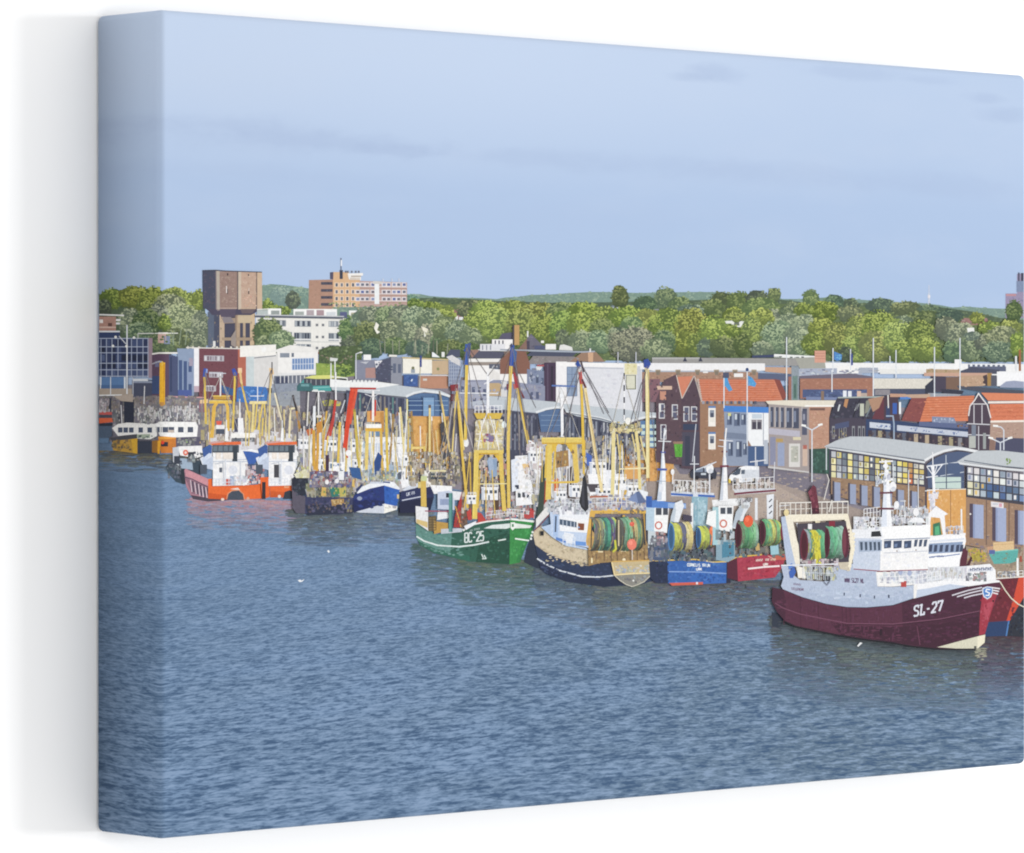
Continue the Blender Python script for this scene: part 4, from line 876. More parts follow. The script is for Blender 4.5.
# ---- the front market halls
part('printed_market_hall', 'front market hall with a long grey roof and yellow glazed panels', None, M_SMOOTH)
P('4a4657', 829, 448, 925, 463, 928, 465, 928, 528, 890, 510, 829, 476)
sub('glazing', 'grid of yellow and white glazed panels')
cols = ['e6d87c', 'd9d6c8', 'e8e2c0', 'bcc2c8', 'd6c468', '9aa4ac', 'efe6b0', 'c8ccd0']
for i in range(17):
    x = 831.4 + i * 5.5
    y0, y1 = 450.5 + (x - 831) * .152, 478 + (x - 831) * .075
    for j in range(4):
        a, b = y0 + (y1 - y0) * j / 4, y0 + (y1 - y0) * (j + 1) / 4
        c = rnd.choice(cols)
        if i in (2, 4, 7): c = rnd.choice(['7d8894', '9aa4ac', '6c7684'])
        if i == 14: c = rnd.choice(['e07c50', 'd8894e', 'c9985a'])
        if i in (13, 15): c = rnd.choice(['e2cf5a', 'ddd08a', 'd4d0c0'])
        B(jit(c, 12), x, a + .6, x + 4.4, b - .5, .5)
        if rnd.random() < .4: B(jit(rnd.choice(['8f98a0', 'f2eeda', 'b0a468']), 12), x + .6, a + 1.4, x + 2.4, b - 1.6)
for i in range(0, 17, 3): B('3c4152', 830 + i * 5.5, 449 + i * .8, 831.2 + i * 5.5, 480 + i * .45)
use(PART)
P('9a7c62', 831, 477, 925, 487, 925, 524, 831, 494)
specks(832, 479, 924, 490, 150, ['a88a6c', '8a6c56', 'b59678'], 1.4, 1, 8, 8); specks(832, 488, 924, 500, 110, ['a88a6c', '80645a', '6a5a60'], 1.4, 1.4, 8, 10)
for x in (834.4, 850, 861.6, 874, 886, 898, 912): sub('door'); y = 482 + (x - 834) * .12; B('98a3c0', x, y, x + 6, y + 20, .6); B('4e4a58', x - 2, y - 1, x, y + 20)
sub('roof', 'long pale grey roof with a curved end'); P('bfc5cb', 824, 446.4, 836, 440.6, 850, 436.4, 870, 436.6, 900, 440, 936, 444.6, 960, 446.6, 978.4, 450.4, 974, 452.6, 958, 449.4, 942, 451.6, 925, 460.4, 880, 453.6, 836, 447.6)
P('d9dde0', 824, 446.4, 880, 454.6, 925, 461.4, 925, 463.4, 880, 456.6, 830, 449); L('8d95a2', .8, 826, 447, 880, 453.8, 925, 460.2); L('e8eaec', 2.4, 924.6, 460.6, 934, 455, 944, 451, 956, 448.6, 968, 449.6, 978, 451.6)
sub('gable', 'dark curved glass gable'); P('4e5e80', 927, 464, 936, 457.6, 947, 453, 958, 451.4, 968, 452.4, 974, 454.6, 958, 461, 964, 466, 964, 490, 928, 488)
L('d7dde4', .9, 928, 466, 960, 462); L('c7d0da', .8, 940, 476, 964, 472); L('c7d0da', .8, 946, 455, 946, 490); B('c6dad2', 935, 477, 961, 488.4); L('6a7a90', .9, 934, 482.6, 964, 481.6); L('3e4a66', 1, 946.4, 464, 946.4, 490); B('4d6084', 948, 463, 960, 474)
sub('timber_wall', 'orange timber end wall'); P('e0a45a', 927, 490, 966, 489, 966, 545, 927, 540); specks(928, 491, 964, 536, 130, ['e7b06a', 'd3954c', 'eab97c'], 1.4, 1.6, 8); L('a5774a', .8, 950.6, 490, 950.6, 540); L('eee2cc', .9, 927, 490, 966, 489)
part('printed_market_hall', 'second market hall at the right edge with lilac doors', None, M_SMOOTH)
P('45434f', 966, 466, 1024, 474, 1024, 560, 966, 545)
sub('glazing', 'dark framed panels of posters and glass')
for i in range(9):
    x = 967.6 + i * 6.5
    y0, y1 = 466.5 + i * .85, 495.5 + i * .8
    for j in range(4):
        a, b = y0 + (y1 - y0) * j / 4, y0 + (y1 - y0) * (j + 1) / 4
        c = rnd.choice(['c3c8cc', 'e2e2de', '9aa6b4', 'd5cfae', 'aab6c6'] if j < 2 or i < 2 else ['6f8ab4', 'c9d0d8', '4a6696', 'a9b6c8', '57708e'])
        B(jit(c, 12), x, a + .6, x + 5.2, b - .6, .5)
        if rnd.random() < .5: B(jit(rnd.choice(['5a6880', 'ecebe4', 'd8b86c', '8492a8']), 14), x + .8, a + 1.4, x + 3.2, b - 1.6)
    if i % 2 == 0: B('32384c', x - 1.3, y0 - 1, x - .2, y1 + 1)
use(PART); P('a08068', 966, 497, 1024, 505, 1024, 556, 966, 545); specks(967, 499, 1023, 545, 170, ['aa8a70', '937360', 'b4967c'], 1.4, 1, 8, 8); specks(966, 536, 1024, 548, 40, ['746874', '8a7c80'], 2, 1)
for x in (973, 995.6, 1018): sub('door', 'pale lilac roller door'); y = 503.6 + (x - 973) * .14; B('54485a', x - 3.4, y, x, y + 34); B('a3afd0', x, y + .6, x + 10.6, y + 34.4, .8); B('8f9cc0', x, y + .6, x + 2, y + 34.4)
sub('sign_board', 'white and pink sign above the lilac door'); P('e6e2e4', 991, 501.4, 1003.6, 503, 1003.6, 508.4, 991, 506.6); B('dba0b0', 999, 503.4, 1002, 507); B('b9c0cc', 992.6, 503.4, 998, 504.6)
use(PART); L('6a5652', .9, 986.4, 500, 986.4, 545); L('6a5652', .9, 1009, 503, 1009, 550); E('f0eae4', 970.4, 514, .9)
sub('roof', 'grey curved roof sloping off to the right'); P('c1c7cc', 957, 461.4, 966, 456, 978, 450.6, 1000, 450.4, 1024, 453, 1024, 468, 1004, 467); P('dde0e3', 957, 461.6, 1004, 467.6, 1024, 469.4, 1024, 471.6, 1004, 470, 960, 464.4); L('5d6576', .9, 964, 460.4, 1004, 466.4, 1024, 468.2); specks(1007, 459, 1011, 464, 8, ['7a9a4a', '9ab25c', '5f7c3c'], 1, 1.3)

# ---- stroke lettering
GLY = {'S': [(5, 1, 4, 0, 1, 0, 0, 1, 0, 3, 1, 4.4, 4, 5.4, 5, 7, 5, 9, 4, 10, 1, 10, 0, 9)], 'L': [(0, 0, 2.4, 0), (1.2, 0, 1.2, 10), (0, 10, 5, 10, 5, 7.4)], '2': [(0, 2, 1, 0, 4, 0, 5, 2, 5, 4, 0, 10, 5, 10)],
       '7': [(0, 2, 0, 0, 5, 0, 2, 10)], 'B': [(0, 0, 0, 10), (0, 0, 4, 0, 5, 1.4, 5, 3.6, 4, 5, 0, 5), (4, 5, 5, 6.4, 5, 8.6, 4, 10, 0, 10)], 'C': [(5, 1.6, 4, 0, 1, 0, 0, 1.6, 0, 8.4, 1, 10, 4, 10, 5, 8.4)],
       '5': [(5, 0, .6, 0, .3, 4.4, 4, 4.2, 5, 5.6, 5, 8.4, 4, 10, .6, 10, 0, 8.8)], '-': [(1, 5.4, 4, 5.4)], '.': [(2, 9.4, 3, 9.4)], 'W': [(0, 0, 1.2, 10, 2.5, 3, 3.8, 10, 5, 0)], 'N': [(0, 10, 0, 0, 5, 10, 5, 0)],
       'U': [(0, 0, 0, 8.6, 1, 10, 4, 10, 5, 8.6, 5, 0)], 'R': [(0, 10, 0, 0, 4, 0, 5, 2, 4, 5, 0, 5), (2.4, 5, 5, 10)], 'K': [(0, 0, 0, 10), (5, 0, 0, 5.6), (1.6, 4.4, 5, 10)], 'O': [(0, 1.6, 1, 0, 4, 0, 5, 1.6, 5, 8.4, 4, 10, 1, 10, 0, 8.4, 0, 1.6)],
       'E': [(5, 0, 0, 0, 0, 10, 5, 10), (0, 5, 4, 5)], 'I': [(2.5, 0, 2.5, 10)], 'T': [(0, 0, 5, 0), (2.5, 0, 2.5, 10)], 'J': [(4, 0, 4, 8.6, 3, 10, 1, 10, 0, 8.6)], 'A': [(0, 10, 2.5, 0, 5, 10), (1, 6.6, 4, 6.6)], 'M': [(0, 10, 0, 0, 2.5, 5, 5, 0, 5, 10)],
       'F': [(5, 0, 0, 0, 0, 10), (0, 5, 4, 5)], 'D': [(0, 0, 3, 0, 5, 2, 5, 8, 3, 10, 0, 10, 0, 0)], 'H': [(0, 0, 0, 10), (5, 0, 5, 10), (0, 5, 5, 5)], 'V': [(0, 0, 2.5, 10, 5, 0)], 'Y': [(0, 0, 2.5, 5, 5, 0), (2.5, 5, 2.5, 10)], 'P': [(0, 10, 0, 0, 4, 0, 5, 2, 4, 5, 0, 5)], ' ': []}
def write(txt, c, x, y, cw, h, slope=0.0, lw=.8, gap=.28, lean=0.0):
    """letters along a line: first letter's top left at x, y"""
    sub('lettering')
    for ch in txt:
        for st in GLY.get(ch, []):
            q = []
            for i in range(0, len(st), 2):
                px = x + st[i] / 5 * cw + lean * (10 - st[i + 1]) / 10
                q += [px, y + st[i + 1] / 10 * h + slope * st[i] / 5 * cw]
            L(c, lw, *q)
        x += cw * (1 + gap); y += slope * cw * (1 + gap)
def ring(c, x, y, r, w):
    sub('lifebuoy', 'red and white lifebuoy')
    q = []
    for i in range(13): q += [x + r * math.cos(i * .5236), y + r * 1.1 * math.sin(i * .5236)]
    L(c, w, *q)
def refl(x0, x1, y0, y1, cols, n, drop=0.0):
    """wavering reflections: long thin touches, dense and strong near the hull, thinning out below"""
    cs = [rgb(c) for c in cols]
    mean = tuple(sum(v) / len(cs) for v in zip(*cs))
    for k in range(int(n * 1.6)):
        f = rnd.random() ** (1.6 if k % 2 else 2.6)
        x = rnd.uniform(x0, x1)
        y = y0 + (y1 - y0) * f + drop * (x - x0) / (x1 - x0)
        w = rnd.uniform(3.0, 9.0) * (0.8 + f * .4)
        c = mix(mix(rnd.choice(cs), mean, .55), rgb(rnd.choice(('7089aa', '56708f'))), min(1, .05 + f * .82))
        dab(jit(c, 7), x, y, w, rnd.uniform(.5, 1.15) * (1.1 - .4 * f), 6)
def buoy(c, x, y, rx, ry):
    sub('buoy'); E(c, x, y, rx, ry); E(tuple(min(255, v + 22) for v in rgb(c)), x - rx * .25, y - ry * .3, rx * .45, ry * .4); B('3c3a40', x - .4, y - ry - 1.4, x + .4, y - ry + .4)
def drum(x0, x1, y0, y1, flange, cols, n, fr=3.2):
    """a net drum: a round flange and a barrel of coiled net, its strands running round the barrel"""
    ym, ry = (y0 + y1) / 2, (y1 - y0) / 2
    if flange:
        sub('drum_flange'); E(flange, x0 - fr * .2, ym, fr, ry + 1.2); E(tuple(v * .72 for v in rgb(flange)), x0 - fr * .35, ym, fr * .55, ry * .8)
    sub('net_drum')
    seq = isinstance(cols[0], tuple)
    if seq: cols = [q[1] for q in cols]; n = len(cols)
    rx = min(5.0, ry * .36)
    A = [-1 + 2 * i / 10 for i in range(11)]
    def arc(x, r): return [(x + rx * math.sqrt(max(0, 1 - a * a)) - rx * .5, ym + r * a) for a in A]
    CUR.add(arc(x0, ry) + arc(x1 - rx * .4, ry * .96)[::-1], '4a4c48')
    n = int(n * 1.6)
    st = (x1 - rx * .4 - x0) / n
    for i in range(n):
        c = mix(rgb(cols[int(i / 1.6) % len(cols)] if seq else rnd.choice(cols)), (150, 158, 140), .20)
        r = ry * rnd.uniform(.90, 1.02)
        j0, j1 = st * rnd.uniform(-.3, .1), st * rnd.uniform(1.0, 1.5)
        a0, a1 = arc(x0 + i * st + j0, r), arc(x0 + i * st + j1, r)
        for j in range(10):
            t = (A[j] + A[j + 1]) / 2
            f = 1.10 - .16 * (t + .45) ** 2 - (.28 * max(0, t - .2)) + rnd.uniform(-.07, .07)
            CUR.add([a0[j], a0[j + 1], a1[j + 1], a1[j]], tuple(max(0, min(255, v * f)) for v in c))
    for _ in range(n * 2):
        k = rnd.uniform(x0, x1 - rx); a = rnd.uniform(-.9, .8); d = rnd.uniform(.1, .3)
        c = mix(rgb(rnd.choice(cols)), (70, 74, 64), rnd.choice((.5, .3, 0)))
        q = []
        for t in (a, a + d, a + 2 * d):
            t = min(t, .98); q += [k + rx * math.sqrt(max(0, 1 - t * t)) - rx * .5 + (t - a) * rnd.uniform(-2, 2), ym + ry * t]
        L(c, rnd.uniform(.4, .7), *q)
def cabin(x, y, w, h, c='f2f2f3', nw=3, roof='fafafa', glass='4a5464'):
    """a small deckhouse: lit wall, shaded end, a row of windows, a rail on the roof"""
    sub('deckhouse')
    B(c, x, y, x + w, y + h); B('cfd6e2', x - w * .18, y + .6, x, y + h); B(roof, x - w * .2, y - .9, x + w + .5, y + .3)
    for i in range(nw):
        B(glass, x + w * (i + .2) / nw, y + h * .18, x + w * (i + .8) / nw, y + h * .45)
    if h > 7: B(jit('6a7484', 20), x + w * .3, y + h * .6, x + w * .3 + 1.6, y + h)
    rail('eceef2', .7, [x, y - 1, x + w, y - 1], 2.6, max(3, int(w / 2.5)))
def stays(c, w, tip, *ends):
    sub('rigging')
    for e in ends: L(c, w, tip[0], tip[1], e[0], e[1])
def tubes(c, w, *ps):
    for p in ps: L(c, w, *p)
def marks(c, x0, y0, x1, y1, n, sl=0.0):
    """lettering too small to read in the print: n letter-sized marks"""
    sub('lettering'); w = (x1 - x0) / n
    for i in range(n):
        x = x0 + w * i; y = y0 + sl * i / n; h = y1 - y0
        B(c, x, y, x + w * .34, y + h); B(c, x + w * .34, y + (0 if i % 2 else h * .4), x + w * .8, y + (h * .35 if i % 2 else h * .75))

# ================================================================== the harbour basin: reflections, then boats from far to near
part('printed_reflection', 'broken coloured reflections of the hulls on the printed water', 'stuff')
refl(100, 200, 451, 470, ['7a7050', '4a5468', '94783c', '3c4658'], 240, 6)
refl(190, 300, 498, 530, ['b0808c', 'b87680', '9ca0b8', 'a89cae', 'c88a80'], 380, 4)
refl(290, 356, 510, 545, ['4c5560', '58605c', '3c4654', '6a6a5e'], 380, 2)
refl(354, 430, 509, 542, ['50607c', '606a70', '747a74', '44546c', '8a9094'], 380, 4)
refl(415, 470, 544, 585, ['3c5a54', '4a6460', '50646c', '5c6a64'], 330, 14)
refl(460, 535, 557, 605, ['2c4a40', '3a5a4a', '5a6a58', '4c5c58', '727654'], 560, 4)
refl(536, 600, 566, 615, ['3c4a58', '55606c', '66706c', '3f5060'], 430, 16)
refl(596, 664, 583, 632, ['3f4c54', '5c6660', '747662', '4a565c', '7a7a68'], 520, -2)
refl(655, 790, 581, 632, ['3c4c70', '5e645c', '64525c', '50605a', '6a685a', '4a5568'], 820, 0)
refl(772, 850, 616, 690, ['333c40', '45504e', '55605a', '463a48', '5a665e'], 900, 20)
refl(840, 985, 640, 705, ['333c3a', '465048', '5a6658', '46404a', '626c5c', '7a826c'], 1500, 10)
refl(980, 1023, 636, 700, ['4c2c36', '5c343e', '3f3a40', '2c3440', '5a5a58', '44343c'], 560, 0)
P('2b3548', 527, 548, 533, 532, 537, 534, 541, 560, 544, 569, 536, 568, 524, 562); P('30394a', 772, 612, 780, 614, 796, 627, 790, 632, 772, 626)
P('343c48', 398, 508, 420, 506, 420, 516, 398, 516)
for _ in range(700):
    x = rnd.uniform(784, 976); f = rnd.random() ** 1.5
    y = 621 + 28.5 * math.sin((x - 784) / 192 * 1.5708) ** .8 + 11 * f
    dab(jit(mix(rgb(rnd.choice(['2c333a', '3a4446', '40464c'])), rgb('5a6a74'), f), 6), x, y, rnd.uniform(3, 8), rnd.uniform(.5, 1.0), 6)
for _ in range(40): dab(jit('9c9a86', 10), rnd.uniform(976, 985), 648 + 12 * rnd.random() ** 1.4, rnd.uniform(1.5, 3.5), .6, 6)
# ---- far left
part('printed_quay_clutter', 'small moored boats, piles and masts massed along the left quay', 'stuff')
P('7c7884', 99, 396, 200, 398, 300, 408, 300, 440, 200, 440, 99, 430)
blobs(100, 396, 198, 412, 330, ['8c8480', '6a6672', 'a09890', '55525e', '7c7476', 'b0a8a0', '94826c'], 1.8, 1.8); blobs(100, 410, 198, 426, 330, ['9c968f', '4a4c5c', 'c8c2b8', '3a3c4a', '857d80', 'dcd8d0', '2f323e'], 1.6, 2.2)
B('2e3446', 124, 400, 134, 423); B('3a3f50', 108.6, 398, 111.4, 412); B('4c4858', 120, 399, 122.6, 424); P('b5a597', 113, 396, 133, 394, 133, 402, 121, 401)
tubes('e4e4e6', .9, (122, 424, 121, 405), (144, 404, 144.6, 386), (141, 420, 138, 408), (177, 420, 178, 406), (184, 422, 186, 408), (171, 418, 169, 408), (152, 420, 148, 410), (190, 420, 190, 402), (160, 422, 158, 411))
blobs(138, 406, 200, 424, 240, ['f4f2ee', '2f333f', 'e4e2de', '4a4c5a', 'bfb8ae', 'f0eeea'], 1.0, 2.4); P('e8c49a', 200, 400, 208, 399, 208, 403, 200, 403.6)
part('printed_mooring_column', 'tall bright yellow column standing on the left quay'); P('f4b62a', 159.6, 363, 161, 362, 165.2, 362.6, 164.8, 405, 159.4, 404); B('d8981e', 163.4, 364, 165, 404); P('f8cc50', 161.4, 361.4, 163, 361.4, 162.6, 366, 161.6, 366); P('c89048', 160, 402, 165, 402, 163.4, 406, 160, 406); B('b0b4c0', 158, 361, 162, 362.4)
part('printed_tugboat', 'small boat with red cabin and dark hull on the folded left edge')
P('4e5f76', 99, 424, 112, 422, 112, 436, 108, 438, 99, 438); B('2d3444', 99, 423, 112.4, 426); P('5f7c9c', 99, 438, 109, 438, 109, 443, 99, 443); sub('cabin', 'red cabin'); P('e0633c', 99, 418, 112, 418, 113, 422, 99, 423.4); P('c75a55', 99, 411.6, 112, 412, 112, 415, 99, 414.6); B('4a4e5a', 99.4, 414.8, 112, 418)
sub('mast'); blobs(99.4, 399, 110, 412, 40, ['c9c2c4', '9c8c94', 'e6e2e2', '6a6470'], 1.4, 2.6)
for lab, x0, hull, hi in (('yellow-hulled catamaran on the folded left side', 0, 'c2953a', 'd9a72e'), ('orange and yellow catamaran at the canvas corner', 1, 'd07a2c', 'eaa62a')):
    part('printed_catamaran', lab)
    if x0 == 0:
        P(hull, 111.6, 438, 137.4, 436.4, 137.4, 453.6, 113, 450.4); P(hi, 131, 437, 137.4, 436.6, 137.4, 453.6, 133, 453); P('3a4152', 137.4, 441, 157.6, 441, 157.6, 453.6, 137.4, 453); P('4a4c54', 110, 438, 137, 435, 137, 438.4, 112, 441); blobs(112, 440, 131, 450, 40, ['b88a34', '5c5040', 'cfa244', '3f4250'], 1.4, 1.6); P('a06c2e', 152, 441, 157.6, 440, 157.6, 453, 152, 452.4)
        sub('deckhouse', 'white deckhouse with a row of dark windows'); P('f2f0ec', 112, 428, 118, 424, 127, 422.6, 157, 424, 157, 436, 150, 439.4, 137, 438.4, 137, 434, 118, 436)
        for x in (118, 123.4, 129, 138.4, 147.4): B('4c5870', x, 427.4, x + 4.6, 432.6)
        P('a9b6a0', 137, 434.4, 150, 434, 150, 438, 137, 438); specks(138, 436, 158, 442, 30, ['6c7a70', '8a9690', '4c5a5c'], 1.6, 1)
    else:
        P(hull, 158, 438, 176, 437, 176, 453, 161, 453); P(hi, 157.4, 441, 161, 440, 159.6, 454, 157.4, 453.4); P('f0a23a', 158, 436.6, 176, 436, 176, 438.6, 159, 439.4); B('2f3140', 161, 442, 168, 446.4); E('f0452c', 162.6, 442.6, 1.7); P('5d5a70', 176, 437, 200, 437, 202, 450, 176, 452); sub('deckhouse', 'white deckhouse with dark windows'); P('f5f4f2', 155, 424, 160, 421.6, 196, 422, 198, 426, 197, 436.6, 176, 437.4, 160, 436)
        for x in (156, 162.6, 168.6, 178, 187.6): B('515a6e', x, 427, x + 5.6, 432.4)
        B('c9b9ac', 168, 430, 174, 432.6); sub('deck_gear'); B('a8e03c', 185.4, 439.4, 187.6, 445); blobs(177, 438, 196, 446, 40, ['3c4048', '8a8a86', 'c8c6bc', '5c5e72'], 1.5, 1.8)
part('printed_workboat', 'small dark launch with a white canopy beside the orange tugs')
P('3a4a58', 165.6, 467, 170, 461, 203, 461, 200, 478, 184, 484.4, 176, 482, 168, 473); P('2c363f', 178, 470, 190, 468, 190, 484, 182, 484); P('9fb3c8', 178, 458, 192, 459, 193, 470, 180, 468); blobs(167, 461, 182, 478, 50, ['3a4050', '8a8f9c', '2a2e3a', '5c6472'], 1.5, 1.8)
sub('canopy', 'white canopy'); P('f1f0ef', 178, 446.4, 202, 445.6, 203, 456, 196, 458, 180, 455.4); P('c9cdd6', 172.6, 447.6, 179, 446.6, 179, 466, 173, 462); sub('lifebuoy'); E('e87058', 185.6, 452.6, 2.7, 3.0); E('f3d8d0', 185.6, 452.6, 1.2); sub('cabin'); B('3b3f48', 188, 452, 194, 458); B('39404e', 174, 456, 180, 464); blobs(188, 452, 203, 462, 26, ['3c4048', 'd6dade', '6a7480'], 1.6, 1.8)

# ---- yellow rigs of the moored beamers behind the tugs
part('printed_fishing_boat', 'crowd of yellow gantries and booms of beam trawlers behind the orange tugs')
P('d9d7dc', 208, 432, 232, 428, 262, 430, 292, 434, 300, 452, 208, 452); blobs(200, 406, 300, 446, 420, ['a79e98', '85808a', 'c4bcb0', 'e2ded8', '6a6874', 'd8c890', 'b89c54', '9c8c84'], 1.2, 3.4)
sub('gantry', 'yellow portal gantry'); tubes('e8bc48', 3.0, (208.6, 402, 231.8, 402)); L('e6b648', 3.6, 216.6, 403, 214.2, 407, 211.8, 438); L('e6ba4c', 3.0, 226, 403, 227.6, 407, 228.2, 431); L('f0d26c', 1, 209, 400.8, 231, 400.8); P('c99a3c', 213, 396, 229, 396, 229, 399.6, 213, 399.6); L('ecc65c', 1.2, 212, 396, 230, 396)
sub('gantry', 'pale yellow portal gantry'); tubes('efdc9a', 3.0, (249.4, 402.6, 267.6, 402.6)); tubes('e6c85c', 1.5, (253, 404, 253, 432), (257, 404, 254.6, 430), (262.6, 404, 258, 430), (264.4, 404, 266, 432), (263, 418, 262, 436)); L('e8d48c', 2.2, 254, 403, 252, 432)
sub('boom', 'yellow boom with a blue tip'); L('e2c04a', 2.0, 204.4, 376, 206, 424); L('4058b0', 3.4, 205.4, 368.4, 204.4, 377); B('8fa4d8', 206, 369, 207.6, 373)
sub('boom', 'yellow boom with a blue tip'); L('e6c54e', 2.0, 235, 376, 232.8, 430); P('3c55b4', 231.6, 369.4, 234.6, 368, 237.6, 374, 236, 376, 233.4, 375); B('f0c8a0', 238, 368, 242, 373)
sub('boom'); L('ecc888', 2.2, 240, 371, 241.6, 384); L('e4c45a', 1.8, 241.6, 384, 249.4, 418)
sub('boom'); L('dcc088', 2.6, 271, 369, 270.4, 386); L('e4cf8a', 1.6, 270.2, 386, 269, 440); P('efc890', 269, 368, 273, 368, 274, 374, 270, 376); B('5c5a5c', 271.4, 362, 272.6, 374)
sub('boom', 'white and cream lattice boom'); L('efe4c0', 1.6, 274.6, 393, 280, 414, 281.6, 420)
sub('mast', 'white mast with a cross arm'); L('eeeef0', 1.4, 220.6, 373, 220.4, 396); L('d6dae4', .8, 209, 373, 226, 373.4); L('e6e6e8', .9, 206, 386, 213, 386); L('f4f4f4', 1.2, 239.8, 399, 239.8, 433); L('eceef2', .9, 257.6, 386, 257.6, 402); L('e4e8ee', .9, 250, 396, 264, 396)
sub('boom'); L('efe2b4', 1.8, 290.4, 410, 289.2, 438); L('efe2b4', 2.0, 289, 409, 296, 408); sub('boom', 'boom with a black upper end'); L('443f42', 2.0, 292.8, 395, 296.6, 411); L('b8853c', 2.2, 296.6, 411, 302, 440, 305, 456)
sub('deckhouse'); B('f4f2ee', 231, 433, 255.6, 438); B('6a6e78', 232.4, 438, 254, 441.4); B('474b64', 234.4, 419, 238.4, 432); P('f5f5f6', 238, 418, 243, 418, 244, 434, 238, 434); P('e8604c', 216, 421, 222, 421, 221, 425, 217, 425); B('f0eeee', 216, 425, 224.6, 429); B('4e5668', 216, 429, 224.6, 434); blobs(232, 438, 255, 441.4, 12, ['d8dade', '40464e'], 1.6, 2)
for x in (209, 246, 250, 259, 266, 274, 284): L(rnd.choice(['e2c462', 'ead48a', 'd8b048']), 1.1, x, rnd.uniform(408, 416), x + rnd.uniform(-2, 2), 446)

def tug(lab, dx, first):
    t = part('printed_tugboat', lab)
    if first:
        P('b27f8e', 184.2, 470, 186, 468.6, 208.4, 479, 208.4, 499.4, 199, 499, 191, 496, 186, 486); P('8f6878', 184.6, 477, 208, 487, 208, 496, 192, 494); P('d0909a', 185, 469, 208.4, 479, 208.4, 486, 186, 476); L('5c4c60', 1.0, 184.6, 477, 192, 479, 208, 487)
        for x, y in ((190.4, 480), (194.6, 482), (198.4, 484), (202, 486), (205.6, 487)): L('d8c6d0', .9, x, y, x + 1.6, y + 12); L('4f4a5c', 1.4, x + 2, y + 1, x + 3.2, y + 12)
        P('4c4452', 191, 495, 208, 498, 230, 500, 208, 501.6, 193, 499)
        P('f26a2c', 208.2, 479, 212, 478.6, 213, 486, 240, 485.6, 258, 484.4, 262.4, 477.6, 269.6, 477, 269.6, 497, 264, 498.6, 230, 499.6, 208.2, 498.6); P('d85824', 208.4, 493, 227, 495, 227, 499.6, 208.4, 498.6)
        P('47505f', 227, 500, 228, 494, 232, 491, 239, 490.4, 243, 494, 244, 500); L('e69468', 1.0, 226.6, 499, 228, 493.6, 232, 490.6, 239, 490, 243.4, 494, 244.4, 499); P('f0d8cc', 230, 489, 238, 487.6, 240, 490, 234, 489.6); E('f2d9c8', 222.6, 499.4, 1.7, 1.4); E('dfa48a', 248, 498.4, 1.5)
    else:
        P('f26a2c', 269.8, 478, 270, 484.6, 296, 483.6, 290, 497, 270, 497.4); P('f2672a', 260, 477.4, 269, 477, 269, 496, 262, 496); P('d65a26', 270, 491, 286, 492, 284, 497.4, 270, 497.4); B('322f3a', 262, 482, 265.6, 499); P('343b48', 283, 499, 284.6, 492, 290, 490, 294, 493, 294, 499); E('f0d8cc', 279.4, 496.4, 1.6); B('f0a070', 284, 486, 289, 488)
    o = dx
    sub('deckhouse', 'white deckhouse')
    P('f4f3f3', o + 212.6, 452, o + 232, 450, o + 250, 450, o + 250, 470, o + 249, 485, o + 213, 486); P('dfe4ef', o + 200, 458, o + 212, 452, o + 212.6, 470, o + 203, 467); P('c3cfe4', o + 203, 462, o + 213, 456, o + 213, 470, o + 204, 468)
    specks(o + 214, 452, o + 249, 484, 60, ['f0f0f2', 'fafafa', 'e6e8ee'], 1.5, 1.4, 5); B('4e5868', o + 200, 464.6, o + 207, 474); L('c9ced8', 1, o + 215, 464, o + 223, 462.6, o + 224, 485); B('5c6474', o + 219.4, 467.6, o + 222.2, 472.4); E('dfe2ec', o + 233, 470, 4.6); L('b8bfd0', .8, o + 236, 460, o + 249, 459)
    if first: B('d85c48', 226, 479, 230, 485); B('a8b8d8', 230, 476, 236, 485)
    else: B('4a4a50', 274, 464.6, 279, 477.6); B('c4c8d0', 279, 464, 281, 484)
    blobs(o + 234, 476, o + 248, 485, 30, ['d2d8e6', 'f8f8f8', 'b8c0d2', 'd8c8c0'], 1.4, 2.4); rail('dfe3ec', .9, [o + 213, 486, o + 232, 485.6], 7, 6); B('c9d0de', o + 213, 461, o + 249, 462); rail('eceef4', .8, [o + 214, 452, o + 240, 451], 5, 7); B('dde2ec', o + 225, 453, o + 226, 484); B('d4dae6', o + 240, 462, o + 241, 484)
    sub('wheelhouse', 'wheelhouse with dark windows and an orange roof edge'); P('4d5864', o + 212.6, 445, o + 239, 445, o + 239, 452.6, o + 212, 452.6)
    for x in (213.4, 218.6, 224, 229.6): P('6d7c88', o + x, 446, o + x + 4, 446, o + x + 4, 451, o + x - .4, 451)
    B('3c4650', o + 232.4, 446, o + 237.4, 461.4); P('f06e3c', o + 209, 442.4, o + 241, 441.6, o + 241, 444.6, o + 212, 445); P('d0a09a', o + 209, 442, o + 224, 440.6, o + 224, 442.4, o + 209, 444)
    for x in (216, 223, 228): B('f0e6dc', o + x, 452.6, o + x + 5, 459)
    sub('tarpaulin', 'blue tarpaulin'); P('3f61a4', o + 202, 449, o + 210, 444.4, o + 212, 446, o + 211.6, 453, o + 204, 459); P('cfdcf0', o + 202, 459, o + 209, 453, o + 212, 454, o + 203, 464)
    sub('mast'); P('f6f6f6', o + 224.6, 441, o + 228.4, 441, o + 227.4, 428, o + 225.6, 428); L('eceef0', 1, o + 226.4, 430, o + 226.4, 420); specks(o + 214, 436, o + 224, 441, 16, ['d8a0a4', '8c94a8', 'ece8ea'], 1.4, 1)
    return t
tug('orange-hulled tugboat with a pink stern and blue tarpaulin', 0, True)
